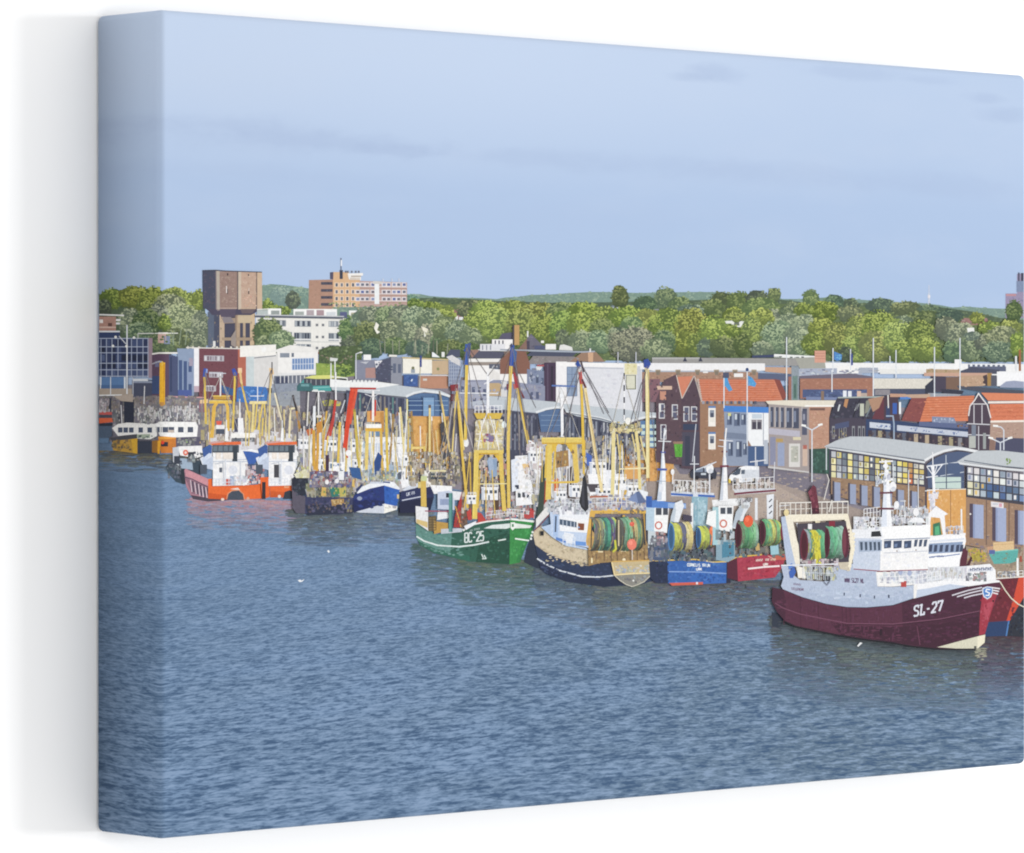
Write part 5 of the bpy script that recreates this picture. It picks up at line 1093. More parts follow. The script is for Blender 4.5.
part('printed_workboat', 'blue-arched boat squeezed between the orange tugs'); P('3c64b4', 243, 451, 250, 450, 258, 452, 262, 456, 254, 464, 249, 466, 247, 460); P('f2f3f6', 242.6, 451, 250, 448.8, 258, 450.4, 262.4, 455, 258, 453, 250, 451.4); P('44587c', 247, 464, 256, 464, 262, 474, 250, 474); blobs(246, 464, 264, 484, 70, ['f2f2f4', 'c4ccdc', 'c84c48', '586070', 'e2e6ee', 'b05850'], 1.7, 2.2)
tug('second orange tugboat lying right behind the first', 55.8, False)

stays('8a8484', .45, (205.4, 372), (214, 400), (212, 430), (200, 428)); stays('8a8078', .45, (234.6, 372), (226, 400), (246, 432), (250, 402)); stays('7c7880', .45, (271, 370), (258, 402), (285, 430), (264, 430)); stays('c8c4bc', .45, (220.4, 376), (209, 402), (231, 402), (238, 430))
# ---- the crowded middle: rigs and hulls
part('printed_fishing_boat', 'dense cluster of white and yellow rigged cutters left of the orange timber wall')
P('b9b6ba', 298, 432, 352, 428, 412, 440, 416, 492, 352, 492, 300, 484); blobs(298, 412, 412, 486, 900, ['e8e8ec', 'd4d6dc', 'a8a6ac', '6f7080', 'c2b490', 'e6d48c', '8a6c58', '4c5468', 'b9c8dc', 'a4522f', 'd8b85c', '6f9a94', '3f5590'], 1.4, 3.2)
blobs(360, 440, 410, 480, 170, ['f2f2f4', 'd9e0ea', 'eef0f2', '98a4b8', '5f87a6'], 2.2, 2.6)
sub('deckhouse', 'white wheelhouse fronts'); B('eef0f4', 368, 437, 405, 443); B('f3f3f5', 392, 444, 403, 462); B('6a8cb0', 370, 431, 380, 436); P('c8d4e6', 369, 443, 384, 443, 384, 468, 370, 468); B('e8ebf0', 344, 452, 352, 478); P('f4f4f6', 398, 470, 414, 468, 416, 486, 402, 488); blobs(398, 472, 414, 480, 12, ['3c4454', '8a94a8'], 2.4, 2.6); B('f6f6f8', 329, 462, 344, 475); blobs(330, 464, 343, 474, 10, ['8ba8cc', '3c4658'], 2.0, 2.4)
for a in ((300, 440, 10, 9), (314, 447, 9, 8), (326, 441, 11, 10), (352, 443, 11, 9), (386, 441, 11, 9), (376, 456, 13, 12), (400, 457, 10, 9), (318, 460, 10, 9), (354, 460, 9, 10)): cabin(*a)
for _ in range(34):
    x = rnd.uniform(302, 410); sub('mast'); L(rnd.choice(['eeeef0', 'e8d8a0', 'd8b858', 'b08a48', 'f4f4f4', 'c8c0b0']), rnd.uniform(.6, 1.3), x, rnd.uniform(412, 436), x + rnd.uniform(-4, 4), rnd.uniform(455, 482))
stays('77727a', .45, (352.6, 390), (338, 440), (360, 452), (372, 470)); stays('77727a', .45, (330, 395), (312, 440), (338, 450)); stays('8a858a', .45, (386, 409), (368, 430), (398, 452), (404, 480)); stays('d8d4cc', .45, (373, 392), (356, 440), (392, 444)); stays('8a8488', .45, (293, 396), (306, 430), (284, 440)); stays('d0ccc8', .4, (318.6, 392), (306, 440), (330, 442))
sub('boom', 'red jointed boom'); L('d0443a', 2.4, 335.6, 400, 333, 421, 330, 436); L('b8403a', 1.6, 334, 414, 326, 440)
sub('gantry', 'bright red portal gantry'); L('e2472c', 4.4, 352.6, 389, 349.6, 408, 347.4, 426, 345, 448); L('e6583a', 2.6, 352, 390, 356.4, 390, 350, 424); L('c03a30', 1.8, 350, 388.2, 376, 388.6); L('cc4638', 1.6, 346.4, 448, 347.4, 458)
sub('boom', 'orange boom with a dark tip'); L('46424a', 1.6, 330, 393, 326.8, 411); L('d8ac4c', 1.8, 326.8, 411, 324.4, 432, 322, 458)
sub('boom', 'olive yellow boom'); L('a8923c', 2.6, 354.2, 409, 354.8, 414); L('cfb64c', 2.4, 354.6, 412, 357.6, 456, 361.4, 478)
sub('boom', 'yellow boom'); L('e0c04e', 2.6, 386.2, 408, 387, 452, 388, 480)
sub('boom', 'slim yellow boom'); L('e8d692', 2.0, 400, 407, 403, 440, 405.4, 466)
sub('gantry', 'yellow and orange square gantry'); P('dfa35a', 367, 411, 384, 411, 384, 422, 367, 422); P('c48a44', 380, 412, 384, 412, 384, 432, 381, 432); B('f5f4f0', 366, 424, 381.4, 428); B('e2b03c', 365.4, 428, 382, 431.4); L('e8cc70', 3.0, 367.4, 431, 366.8, 455, 366, 481); L('ddb450', 2.6, 381, 431, 381.6, 455, 383.6, 480)
sub('mast', 'white mast with red stays'); L('f4f0ee', 2.2, 373.2, 391, 373, 421); L('e6e6ea', 1.0, 364, 390.6, 380, 390.4); L('d8d8de', .9, 365, 394, 373, 397, 380, 393); L('d8382c', 1.6, 375.4, 400, 375, 416); L('c83a30', 1.0, 371, 410, 371, 419)
sub('mast', 'thin white mast'); L('f0f0f0', 1.2, 318.6, 391, 318.6, 415); L('e8e6e2', 1.1, 308.6, 392, 307, 426); L('f2f2f2', 1.0, 312, 391, 325, 391.4); L('f2f2f4', 1.4, 335.6, 372, 336, 400); L('dcd4c4', 1.0, 330, 414, 323, 430); L('f0eee8', 1.0, 274, 408, 275, 436); L('dfe4ea', .9, 340.6, 413, 345, 400); L('e9ecf0', 2.6, 314.4, 406, 314.2, 426); E('e8e2d8', 319, 416.4, 3.0, 1.4)
sub('gantry', 'orange and yellow lattice gantry'); tubes('dca23c', 2.4, (314, 430, 314.6, 470), (318, 428, 317, 472)); P('cc8a3a', 316, 424, 322, 420, 322, 432, 317, 434); P('c8683a', 306, 430, 313, 428, 314, 433, 308, 436); L('e4c04c', 2.4, 340, 422, 338, 463); L('cfa23c', 1.6, 313, 430, 313, 466); L('e8c860', 1.6, 328, 436, 325, 470)
for x in (304, 310, 334, 351, 362, 378, 393, 397, 408): L(rnd.choice(['e4c65c', 'efe0a8', 'd8b048', 'f0f0f0', 'd4c8a0']), 1.0, x, rnd.uniform(425, 440), x + rnd.uniform(-3, 3), 478)
sub('buoy'); E('f6f4f4', 348.6, 453, 3, 3.2)
part('printed_fishing_boat', 'dark worn trawler seen from its stern with hung green and yellow nets')
P('5d5868', 291.6, 482, 300, 494, 306, 497, 306, 513.6, 296, 513, 292.6, 508); P('3b4064', 305.4, 494, 354, 494, 352.6, 512, 340, 514.4, 310, 514.6, 305, 513.4); P('2c3248', 305, 505, 354, 505, 352.6, 513, 308, 515.4); P('2b3140', 291.6, 479, 296, 476, 308, 478, 309, 492, 302, 496, 293, 490); specks(293, 480, 308, 496, 40, ['3a4252', '1f2430', '4a5260'], 1.6, 1.4); specks(308, 495, 352, 512, 80, ['4c5074', '2b2f50', '5a5a78', '6a5c58'], 1.6, 1.4); P('b08a52', 331, 499.6, 344, 498.6, 344, 503, 332, 506); specks(331, 498, 345, 506, 18, ['c9a66a', '8a6840', 'dcc08a'], 1.3, 1)
specks(345, 499, 353, 511, 24, ['4e64a0', '6c6450', '8a7a5c', '34427c'], 1.2, 2)
P('9aa0a8', 305, 489, 318, 488, 316, 494, 307, 496); blobs(306, 484, 354, 497, 160, ['d8d4c8', '9c8c6c', '6a5c4c', 'c8a85c', '44505c', 'b8b4ac', '7a8a5c', '3a3c48'], 1.6, 2.6)
sub('net', 'green and yellow nets hung over the stern'); P('2f7a72', 329, 487, 334, 486, 339, 496, 332, 497); P('4a8a4c', 333, 485, 338, 485, 340, 494, 336, 494); P('c2b45c', 338.6, 485, 346, 484, 346, 496, 340, 497); P('d8b25c', 322, 487, 326, 487, 326, 496, 321, 496); specks(321, 485, 347, 497, 60, ['5aa060', 'ccc06c', '27646a', 'a89848', 'e0c878'], 1.0, 1.7); P('e0bc62', 351, 478, 354, 480, 355, 488, 352, 486)
sub('deckhouse'); P('7c3c4c', 311, 471, 336, 471, 338, 473.6, 310, 474); P('b8564c', 328, 474, 333, 474, 333, 483, 329, 483); B('46304a', 325.6, 455, 329, 474); blobs(310, 472, 352, 487, 130, ['ececf0', '4a4e60', 'b04c44', '8c92a2', 'd0c4b4', '2f3444', '3c58a0'], 1.9, 2.6); E('f0eeee', 327, 482, 2, 2.4); E('eceaea', 337, 481, 2, 2.4); B('eef0f2', 339, 471, 344, 480); L('3a3a42', 1, 294, 476, 300, 462); P('e8e6c8', 294, 474, 306, 470, 308, 478, 296, 478); blobs(296, 466, 308, 478, 22, ['d8d088', 'b8b070', 'e8e8dc'], 1.8, 1.8)
part('printed_fishing_boat', 'navy blue trawler with a white rim lying bow on')
P('29397c', 353.4, 496, 362, 490.6, 384, 485, 384.6, 505, 372, 509, 354, 512.6); P('2f62bb', 384, 485, 399.8, 489, 398, 500.6, 396.4, 506.6, 384.6, 504.6); P('222c5c', 353, 500, 372, 500, 384.6, 501, 384.6, 505, 354, 512.6); P('cfd5e2', 356, 511.8, 384.6, 503.6, 397.4, 506.4, 396.8, 509.6, 384, 513.4, 360, 512.6); P('f6f4ec', 384.2, 504, 397.4, 506.4, 396.8, 509.6, 384, 513.4); blobs(385, 505, 396, 509.4, 10, ['8a8e94', 'e4e0d4'], 1.4, 1); P('303d6c', 356, 489, 362, 484, 363, 488, 357, 494); specks(355, 490, 384, 508, 40, ['33458c', '222f66'], 2, 1.4); specks(386, 488, 398, 503, 20, ['3a70c8', '2857ac'], 1.5, 1.6); E('98a4c0', 359.6, 498.4, 2.6, 2); B('d8c088', 397, 494.4, 399, 498.6)
sub('bulwark', 'white bow rim'); P('eef1f6', 356.6, 493, 362, 486.6, 372, 482.6, 384, 481, 394, 482, 400.4, 489, 398.6, 489.6, 384, 485.4, 370, 488.6, 358, 493.4); B('c9cfdc', 370, 481.6, 384, 483.6); L('39508c', 1.4, 383, 482, 390, 482.6)
sub('deck_gear'); P('2f4f8e', 374, 462, 378, 452, 382, 456, 379, 476, 375, 476); P('36609c', 349, 467, 360, 468, 362, 480, 352, 477); blobs(362, 470, 398, 482, 60, ['c8ccd4', '4a6ca8', 'e8d890', '8ab07c', 'e6e2dc', '6a5c58'], 1.6, 2.2)
part('printed_fishing_boat', 'dark navy trawler behind, its white number on the bow')
P('2d3560', 400.6, 491.6, 421, 487, 433, 485.6, 434, 498, 426, 508, 400, 512); P('232846', 399, 502, 434, 497, 430, 512, 400, 513); L('c9cfe0', 1.1, 402, 500.4, 421, 496.6); P('2b2f58', 426, 487, 433, 486, 433, 494, 427, 495); P('d4dae6', 402, 490, 410, 485, 421, 482, 421, 486.4, 404, 491)
write('UK', 'c8cede', 406.6, 492.6, 1.5, 3.2, -.16, .65, .3); marks('c8cede', 411.4, 491.6, 415, 494.8, 5, -.6)
for a in ((404, 456, 12, 10), (434, 462, 13, 10), (424, 474, 10, 9)): cabin(*a)
for _ in range(16):
    x = rnd.uniform(404, 458); sub('mast'); L(rnd.choice(['eeeef0', 'e8d8a0', 'd8b858', 'b08a48', 'f4f4f4']), rnd.uniform(.6, 1.2), x, rnd.uniform(410, 436), x + rnd.uniform(-4, 4), rnd.uniform(458, 484))
sub('gantry', 'yellow gantry and booms'); L('e4c460', 1.8, 412, 444, 411, 476); L('ecd080', 2.4, 412, 448, 424, 447.6); L('e6c65c', 2.0, 424, 446, 428, 480); L('f0dc9c', 1.4, 430, 407, 429.4, 478); L('e2c468', 1.6, 439.6, 392, 450, 452); L('d8b45c', 1.5, 448, 420, 446.6, 470); L('e8ce78', 1.4, 456.6, 386, 452, 456); B('e0c070', 424, 482, 434, 484)
sub('deckhouse'); P('f1eee8', 421, 471, 432, 470, 432, 486, 424, 488); blobs(408, 452, 460, 486, 320, ['e6c878', '8a8880', 'efefef', '5c5e66', 'c8b49c', 'a88c54', '3f4450', 'd6dadf', '6f5a50'], 1.5, 2.6); B('e8dca8', 430, 470, 446, 471.6); windows('4f5560', 430, 472.4, 447, 480, 3, 2, .7, .6); P('f4f4f6', 430, 485, 452, 486, 452, 492, 434, 494)
P('4a4a50', 440, 424, 446, 420, 450, 455, 443, 460); specks(408, 430, 456, 462, 150, ['c89a58', 'a8804c', '7c6c58', 'dcae68', '94846c'], 1.0, 2.6)

# ---- the green trawler
part('printed_fishing_boat', 'green-hulled trawler numbered BC-25 with tall yellow booms')
P('5f8f86', 415.8, 522, 438, 535, 463, 530, 470, 546, 470, 561.6, 434.4, 553, 420, 545, 416, 537); P('2f6151', 452, 532, 463.3, 530.3, 470.6, 525.3, 487, 522, 510.4, 519.8, 510.4, 564.4, 470.6, 561.5, 450, 556.6); P('235040', 480, 540, 510.4, 532, 510.4, 564.4, 476, 562); P('389048', 510, 519.8, 534.6, 522.4, 533.6, 530, 526.4, 545.4, 520, 562.6, 509.4, 564.4); P('2e7f42', 524, 540, 533, 530, 526.4, 545.4, 520, 562.6, 516, 562)
P('2f6a58', 418, 541, 436, 549, 470, 556, 470, 561.6, 434.4, 553, 420, 545); specks(418, 530, 462, 548, 110, ['6b9a90', '548278', '7aa49a', '4c7a72'], 2.0, .9, 8, 10); specks(466, 528, 509, 560, 130, ['2a5a4a', '376e5c', '204a3c'], 1.8, 1.1); specks(511, 526, 528, 558, 60, ['3f9a50', '30823f', '4aa45a'], 1.3, 1.6)
L('dfe9e8', 1.5, 416.6, 536.4, 424, 541, 438, 545.4, 459, 546.7, 474, 545, 489, 541.8); L('dfe9e4', 1.3, 498, 540.6, 506, 539.2); L('eef4ee', 1.4, 515, 538.6, 529, 540.6); L('4c9a8c', 1, 437.6, 535, 463, 530.4); P('dde6e4', 483.6, 528.4, 492, 525, 510, 523.4, 510, 527.6, 506, 528.8); P('e6ece4', 514.6, 523.2, 532, 525.6, 530, 528, 515, 528.4); P('f2f4ee', 510.6, 522.4, 515, 522.4, 515, 528, 512.6, 530.4, 510.6, 528); B('4a8a5c', 511.8, 524, 513.8, 527)
L('f0f2ee', 2.0, 463, 530.6, 470, 525, 486, 521.4, 510, 518.9, 534.6, 521.6); L('c84c48', .8, 470, 524, 487, 520.4, 510, 518)
L('d6e2de', 1.0, 481.6, 554, 483.4, 558); L('d6e2de', 1.0, 484, 555, 486, 558.6, 482, 558.8)
for x, y in ((531.6, 531), (530.6, 534.4), (530, 537.6)): B('eef4ee', x, y, x + 2, y + 2.2)
specks(520, 556, 528, 562, 10, ['2a5a3c', '57a862'], 1, 1)
write('BC-25', 'dfe8e6', 464.8, 533.2, 3.1, 9.2, -.10, 1.25, .26)
marks('a9bfba', 470, 529.6, 473, 531.6, 5, -.4); marks('a9bfba', 474, 528.4, 480, 530.6, 9, -1)
sub('bulwark', 'white and ochre stern bulwark'); P('e8e8ea', 415.6, 506, 428, 507.6, 428.4, 531, 416, 522.4); P('d8bd7c', 416.4, 519, 427.6, 522, 427.6, 528, 416.4, 523); P('eceef2', 438, 510, 450, 513, 449, 518, 437, 520)
P('7d6a48', 428, 517, 436, 515.6, 437, 531, 428.4, 531); P('c09646', 434, 521, 448, 523, 448, 531, 434, 534); grille('5c4c34', .7, 428.4, 517, 436, 530, 2, 5); P('c4cad4', 441, 529, 463, 528, 462, 532, 441, 534)
sub('cabin', 'pale lilac cabin'); P('c6cfe4', 437.6, 492, 449, 490.6, 454.6, 493, 454.6, 510, 437.6, 509); B('93a2c4', 440, 499, 450, 505); B('2c3040', 446, 493, 451, 497.6); L('a05068', 1.2, 425, 511, 452, 511.4); P('e6e8ec', 452, 491, 462, 492, 460, 500, 454, 500)
sub('post', 'teal crane post'); L('5f9a94', 3.4, 450.6, 493, 450.4, 532); L('3f7a78', 1.2, 452, 493, 452, 532); sub('post', 'thick ochre post'); P('d9b654', 420.6, 479, 426, 480, 426.6, 507, 421, 506.4); B('cbd49a', 421, 476, 427, 481); B('e0c878', 418, 482, 421, 488)
sub('sail', 'furled red and brown sail'); P('b03a38', 453.6, 527.4, 455, 516, 462, 491, 463, 503, 459.6, 527.6); P('6f5a4c', 460, 527.6, 462.6, 492, 466, 505, 467.6, 524, 462, 529); L('e0a84c', 1.1, 455.4, 506, 461, 527); specks(455, 505, 467, 526, 30, ['8c3030', '5a4a40', 'c24a44', '86705c'], 1, 1.8)
sub('deck_gear', 'white rails and winches'); blobs(462, 452, 508, 518, 420, ['f2f2f2', 'd9dce2', '7c6c60', 'c8a848', '9aa4b4', '5a5058', 'e8d8a0', '8f9aa8', 'b84a44'], 1.4, 2.8); blobs(486, 496, 536, 519, 190, ['f4f4f6', 'd8dce4', 'c24a4c', 'a8b2c4', '9a8878', '4c6a5c'], 1.5, 2.6); P('8ea6c4', 487, 460, 497, 458, 497, 476, 490, 478); P('a3b6d0', 488, 458, 492, 456, 494, 470, 490, 474); P('6a5a50', 466, 462, 472, 458, 474, 508, 469, 518); P('5c4438', 494, 490, 499, 490, 499, 510, 495, 510); P('c8453e', 477, 512, 481, 513, 486, 520, 478, 522); P('c8453e', 466.6, 512, 471, 508, 472, 520, 468, 520); P('eef0f4', 464, 526, 476, 521, 476, 524, 466, 530); rail('f0f0f2', .7, [486, 519, 510, 516, 534, 519], 7, 9)
P('f2f2f4', 515, 456, 530, 455, 533, 478, 536, 504, 516, 506); windows('4a4e58', 517, 492, 535, 498, 4, 1, .7, .9); P('e2e8f4', 511, 460, 518, 458, 518, 490, 512, 492); B('3c4258', 515, 485, 519, 489); P('e8c488', 522, 464, 530, 463, 527, 474, 525, 474); specks(512, 456, 534, 504, 90, ['fafafa', 'e6e9f0', 'd8d4d0', 'd0d4de', 'ece4dc'], 1.5, 1.8); P('c84848', 530, 508, 534, 509, 534, 518, 529, 517); P('c24a48', 524, 514, 532, 515, 530, 519, 524, 518)
sub('gantry', 'yellow portal gantry'); L('e8cc68', 5.4, 474, 450.4, 503.6, 450.6); L('d6aa38', 1.6, 474, 453.6, 503, 453.8); L('e6c85e', 5.0, 476.4, 452, 476, 480, 474.6, 519); L('e4c35a', 4.2, 500.6, 452, 502, 480, 504.4, 511); L('f4dc78', 1, 474, 447.8, 503, 448); L('f0d468', 1.2, 474.8, 454, 473.4, 516); P('e0b83c', 479, 455, 484, 455, 478, 462); P('e0b83c', 499, 455, 494, 455, 499.6, 462); L('efe0a0', 1.1, 478, 484, 510, 483.6); tubes('ddb440', 1.2, (470, 462, 471, 500), (480, 470, 478, 508))
sub('mast', 'white radar mast with crosstrees'); L('f4f4f6', 2.6, 488, 372, 488, 422); L('eceef2', 1.0, 460, 393, 498, 393.4); L('f0f0f4', 1.0, 484, 384, 494, 379); rail('eeeef2', 1.0, [475, 414, 502, 413.6], 8, 7); P('dcb848', 474, 413, 503, 413, 500, 419, 477, 419); P('b9aa86', 476, 420, 502, 420, 503, 450, 474, 450); blobs(475, 420, 503, 448, 190, ['f4f2ea', 'e6d488', 'd0b868', 'a89878', 'f0e0a0', 'd8dce4', 'b8a894'], 1.5, 2.4); tubes('f0ece0', .9, (476, 434, 502, 434), (476, 441, 502, 441), (482, 420, 478, 450), (494, 420, 499, 450), (488, 420, 488, 450)); tubes('e2c254', 1.2, (479, 421, 484, 448), (498, 421, 492, 448)); blobs(484, 434, 494, 442, 14, ['5c70b0', 'b84c44', '8a94b0'], 1.6, 1.8); E('e8f2f0', 504, 424.6, 2.4, 3.4); E('f4f4f4', 466, 442.6, 2.8, 4.4); L('f4f4f6', .8, 483, 424, 489, 408); tubes('f0f0f0', .8, (478, 446, 484, 418), (498, 446, 490, 416))
sub('boom', 'tall yellow boom with a blue tip'); L('e6c044', 3.0, 466.8, 364, 466, 400, 465.4, 440); L('3c62b6', 4.2, 467.4, 344, 466.6, 365); P('4c5a8c', 468, 343, 471, 343, 470, 356, 468, 360); P('2f55b0', 463.4, 350, 467, 348, 467, 354); L('f0d878', .8, 465.8, 366, 464.8, 438)
sub('boom', 'tall yellow boom with a blue and red tip'); L('e4c35c', 3.2, 511, 365, 509, 410, 508.2, 452, 508.8, 508); L('2f56b4', 3.6, 512.6, 345, 511.2, 366); P('45669c', 513, 348, 517, 352, 516, 364, 513.6, 368); P('2f3f70', 509.4, 346, 512, 343, 513, 348); L('7c3a48', 2.4, 507.8, 384, 508, 390); L('eed470', .8, 509.6, 368, 507.2, 450)
sub('boom', 'slanting yellow boom with a dark red tip'); L('e4bc44', 3.0, 517, 386, 523, 418, 530, 450, 542.4, 508); P('b03c44', 513, 372, 517.6, 374, 519.4, 388, 515.6, 388); L('5c4a58', 2.6, 515, 362, 517, 376); L('7a3038', 1.6, 519, 388, 524, 398); L('f0d878', .8, 516.4, 390, 541, 507); L('c86a62', 1.6, 514, 384, 515, 389)
sub('boom', 'slanting yellow boom left of the gantry'); L('e2bc4a', 2.4, 457, 390, 460, 424, 462, 452, 467.6, 508); P('8c3038', 450, 385, 458, 384, 458, 391, 451, 391); P('6a2c34', 451, 394, 455, 394, 455, 401, 451, 401); L('ecd070', 1.2, 458.6, 400, 464, 450)
sub('boom', 'pale yellow pole'); L('ecd48a', 2.0, 429.8, 408, 429.6, 452); B('6a5850', 428.6, 405, 431, 408)
sub('boom', 'thin grey-tipped boom'); L('8a8076', 1.6, 439.4, 391, 441, 404); L('e4c878', 1.8, 442, 404, 450, 452)
stays('847c7c', .45, (467, 347), (452, 400), (446, 470), (476, 450), (496, 448)); stays('847c7c', .45, (512.6, 347), (498, 400), (503, 446), (530, 452), (541, 500)); stays('b8b2ac', .45, (456.6, 388), (440, 452), (436, 488), (474, 452)); stays('a09894', .45, (517, 388), (520, 455), (536, 506), (505, 440)); cabin(484, 488, 14, 12); cabin(468, 496, 8, 8, nw=2); tubes('e8c458', .9, (470, 452, 464, 510), (486, 470, 486, 512), (492, 470, 495, 514))
sub('rigging', 'fine stays and wires'); tubes('6c6468', .5, (519, 372, 536, 408), (512, 345, 488, 376), (467, 345, 487, 374), (456, 392, 440, 450), (515, 370, 527, 430)); tubes('c8c4c4', .5, (452, 404, 446, 460), (459, 392, 473, 448), (506, 400, 503, 448))

# ---- small craft and rigs behind the cream trawler
part('printed_fishing_boat', 'white cutters and cream gantries crowded behind the cream-hulled trawler')
P('c9c9ce', 528, 440, 560, 444, 606, 470, 646, 480, 648, 512, 560, 514, 536, 505); blobs(532, 436, 646, 510, 760, ['f0f0f2', 'd6d9e0', 'a09890', '6a6674', 'd8b85c', '4a4c5c', 'c8c4bc', 'b8926c', '8ca0bc', '594a48', 'e8d898', '3f62b0'], 1.5, 2.8)
P('f2f3f6', 529, 440, 541, 446, 542, 480, 533, 470); blobs(526, 442, 542, 480, 60, ['f8f8f8', 'd2d8e2', '5c5e6c', 'e8e4dc', 'a04c44'], 1.6, 2.4); P('3e4c44', 538, 505, 541, 470, 545, 463, 546, 490, 543, 512, 536, 522); P('a83c34', 545, 480, 548, 484, 547, 500, 544, 505); P('e06a34', 554, 480, 558, 478, 559, 500, 555, 502); P('f6f6f8', 588, 474, 620, 474, 622, 500, 590, 496); P('524c54', 587, 484, 604, 484, 604, 492, 590, 492); B('eceef4', 606, 470, 616, 490); P('4c6cc0', 586, 452, 592, 456, 592, 466, 587, 466); P('4a70b8', 618, 503, 624, 503, 626, 511, 618, 511); P('4c3c38', 566, 470, 572, 466, 576, 500, 568, 510)
P('e0a65e', 624, 466, 638, 466, 638, 479, 624, 479)
for a in ((592, 463, 14, 11), (612, 478, 14, 12), (530, 452, 10, 9), (572, 486, 13, 11), (598, 489, 13, 9), (628, 486, 12, 10), (556, 492, 10, 9)): cabin(*a)
for _ in range(26):
    x = rnd.uniform(534, 644); sub('mast'); L(rnd.choice(['eeeef0', 'e8d8a0', 'd8b858', 'f4f4f4', 'c8c0b0']), rnd.uniform(.6, 1.1), x, rnd.uniform(434, 458), x + rnd.uniform(-4, 4), rnd.uniform(480, 505))
sub('gantry', 'strong yellow portal gantry'); L('e6c962', 5.4, 541.6, 440.4, 584.4, 440.4); L('e6c962', 5.4, 549.6, 441, 549, 475, 548, 500); L('e4c35c', 5.0, 574, 442, 576.6, 475, 577, 482); L('f4dc7c', 1, 542, 438, 584, 438); L('d2a638', 1.6, 542, 443.4, 584, 443.4); P('e2ba40', 552, 444, 558, 444, 552, 454); P('e2ba40', 572, 444, 566, 444, 573, 456); tubes('e2bc4a', 2.0, (555.6, 446, 553, 480), (584, 440, 583.6, 474), (546.6, 446, 545.4, 478)); L('e6c048', 2.0, 548, 482.6, 578, 482); L('d8b048', 3.0, 584, 440, 584, 456)
P('a8804c', 556, 452, 568, 450, 569, 466, 556, 468); specks(553, 450, 574, 480, 70, ['8c6a44', 'c8b488', '3c3a40', 'e2c06c', '66543c'], 1.4, 1.8); sub('gantry', 'cream yellow lattice gantry'); L('e6d692', 3.0, 609.6, 430, 641, 430.4); L('e8d898', 3.6, 613.6, 431, 613, 475, 612, 500); L('e8d690', 3.0, 636, 431, 638.6, 452, 640, 492); tubes('e4d08a', 1.4, (617, 434, 620, 460), (632, 434, 636, 452), (640, 436, 648, 470)); L('f0e2b0', 1.4, 619, 469, 648, 468); blobs(610, 422, 642, 433, 60, ['e8dca0', 'c8b060', 'f4f0dc', '7c7868'], 1.8, 1.8); E('f4f2ea', 628, 421, 3, 3.6)
sub('mast', 'white pole mast with a blue arm'); L('f4f4f6', 2.8, 561.6, 387, 562.4, 437); L('5c7cc0', 1.6, 551.6, 385.6, 576, 386.4); L('eef0f4', 4.4, 561.6, 389, 561.8, 398); sub('mast', 'thin black and white mast')
for i in range(8): L('f2f2f4' if i % 2 else '3a3c48', 1.4, 624.2, 373 + i * 6, 624.2, 379 + i * 6)
sub('boom', 'yellow boom with red and blue tip'); L('e8c040', 2.6, 581.3, 382, 582.4, 410, 583.4, 455); L('c84238', 3.2, 580, 371, 581.6, 384); L('f0ece4', 2.6, 579.4, 366, 580, 372); P('2f4fa0', 575.4, 364, 578, 360, 581, 366, 579, 369); L('4a3a44', 1.6, 581, 361, 584, 372); L('6a3438', 2.0, 582, 379, 586, 388)
sub('boom', 'long cream boom'); L('eed9a0', 3.0, 585, 388, 591, 425, 599, 476, 602, 492); L('c8aa68', .9, 586, 392, 600, 476)
sub('boom', 'tall pale yellow boom with a blue cap'); L('f0e2a8', 3.6, 647, 368, 647.6, 420, 648, 478); L('d8c078', 1, 648.6, 370, 649.4, 478); P('3550a4', 643.6, 360, 648, 358.6, 651, 364, 648, 369, 644, 367)
stays('847c80', .45, (579, 366), (550, 436), (560, 470), (596, 470), (618, 430)); stays('847c80', .45, (647, 366), (636, 430), (624, 470), (660, 500)); stays('c8c2b4', .45, (624, 376), (612, 428), (640, 430)); stays('c8c4bc', .45, (561.6, 388), (546, 438), (580, 438))
sub('rigging', 'fine dark stays'); tubes('6c6870', .6, (584, 368, 604, 414), (586, 372, 609, 413), (642, 382, 630, 424), (581, 370, 563, 436)); tubes('d4d0cc', .6, (545, 446, 530, 480), (606, 440, 600, 475))

# ---- vehicles on the quay
part('printed_parked_car', 'dark car parked on the quay behind the blue trawler'); P('3a3f4e', 690, 474, 694, 468, 704, 466, 714, 468, 717, 473, 716, 479, 691, 478); P('7c8aa0', 694, 472, 697, 468.4, 703, 467.6, 703, 472); P('8f9cb0', 704.6, 467.6, 712, 468.8, 714, 472.4, 704.6, 472); E('20222c', 697, 477.6, 2); E('20222c', 711, 478, 2); B('c9d2da', 701, 473, 706, 475)
part('printed_van', 'white delivery van parked on the quay behind the red trawler')
P('f3f4f6', 728.6, 480, 730, 475.4, 734, 472, 740, 467, 746, 465.8, 759, 466.4, 759.4, 481, 740, 482.6); P('d5dae2', 741, 470, 759, 469.6, 759.4, 481, 742, 482)
sub('windscreen'); P('4a5668', 731.4, 474.4, 738, 468.6, 741, 468, 740, 474, 736, 475.4); sub('window'); P('5a6678', 741.4, 470, 745, 469.6, 744.6, 474, 741, 474); sub('wheel'); E('2a2c34', 735, 480.6, 2.6, 3); E('8a8e98', 735, 480.6, 1.1, 1.3); sub('wheel'); E('2a2c34', 754.6, 480.6, 2.2, 2.6); B('e8c840', 728.6, 479, 730.6, 483)
part('printed_quay_gear', 'nets, crates and skips heaped on the right end of the quay', 'stuff')
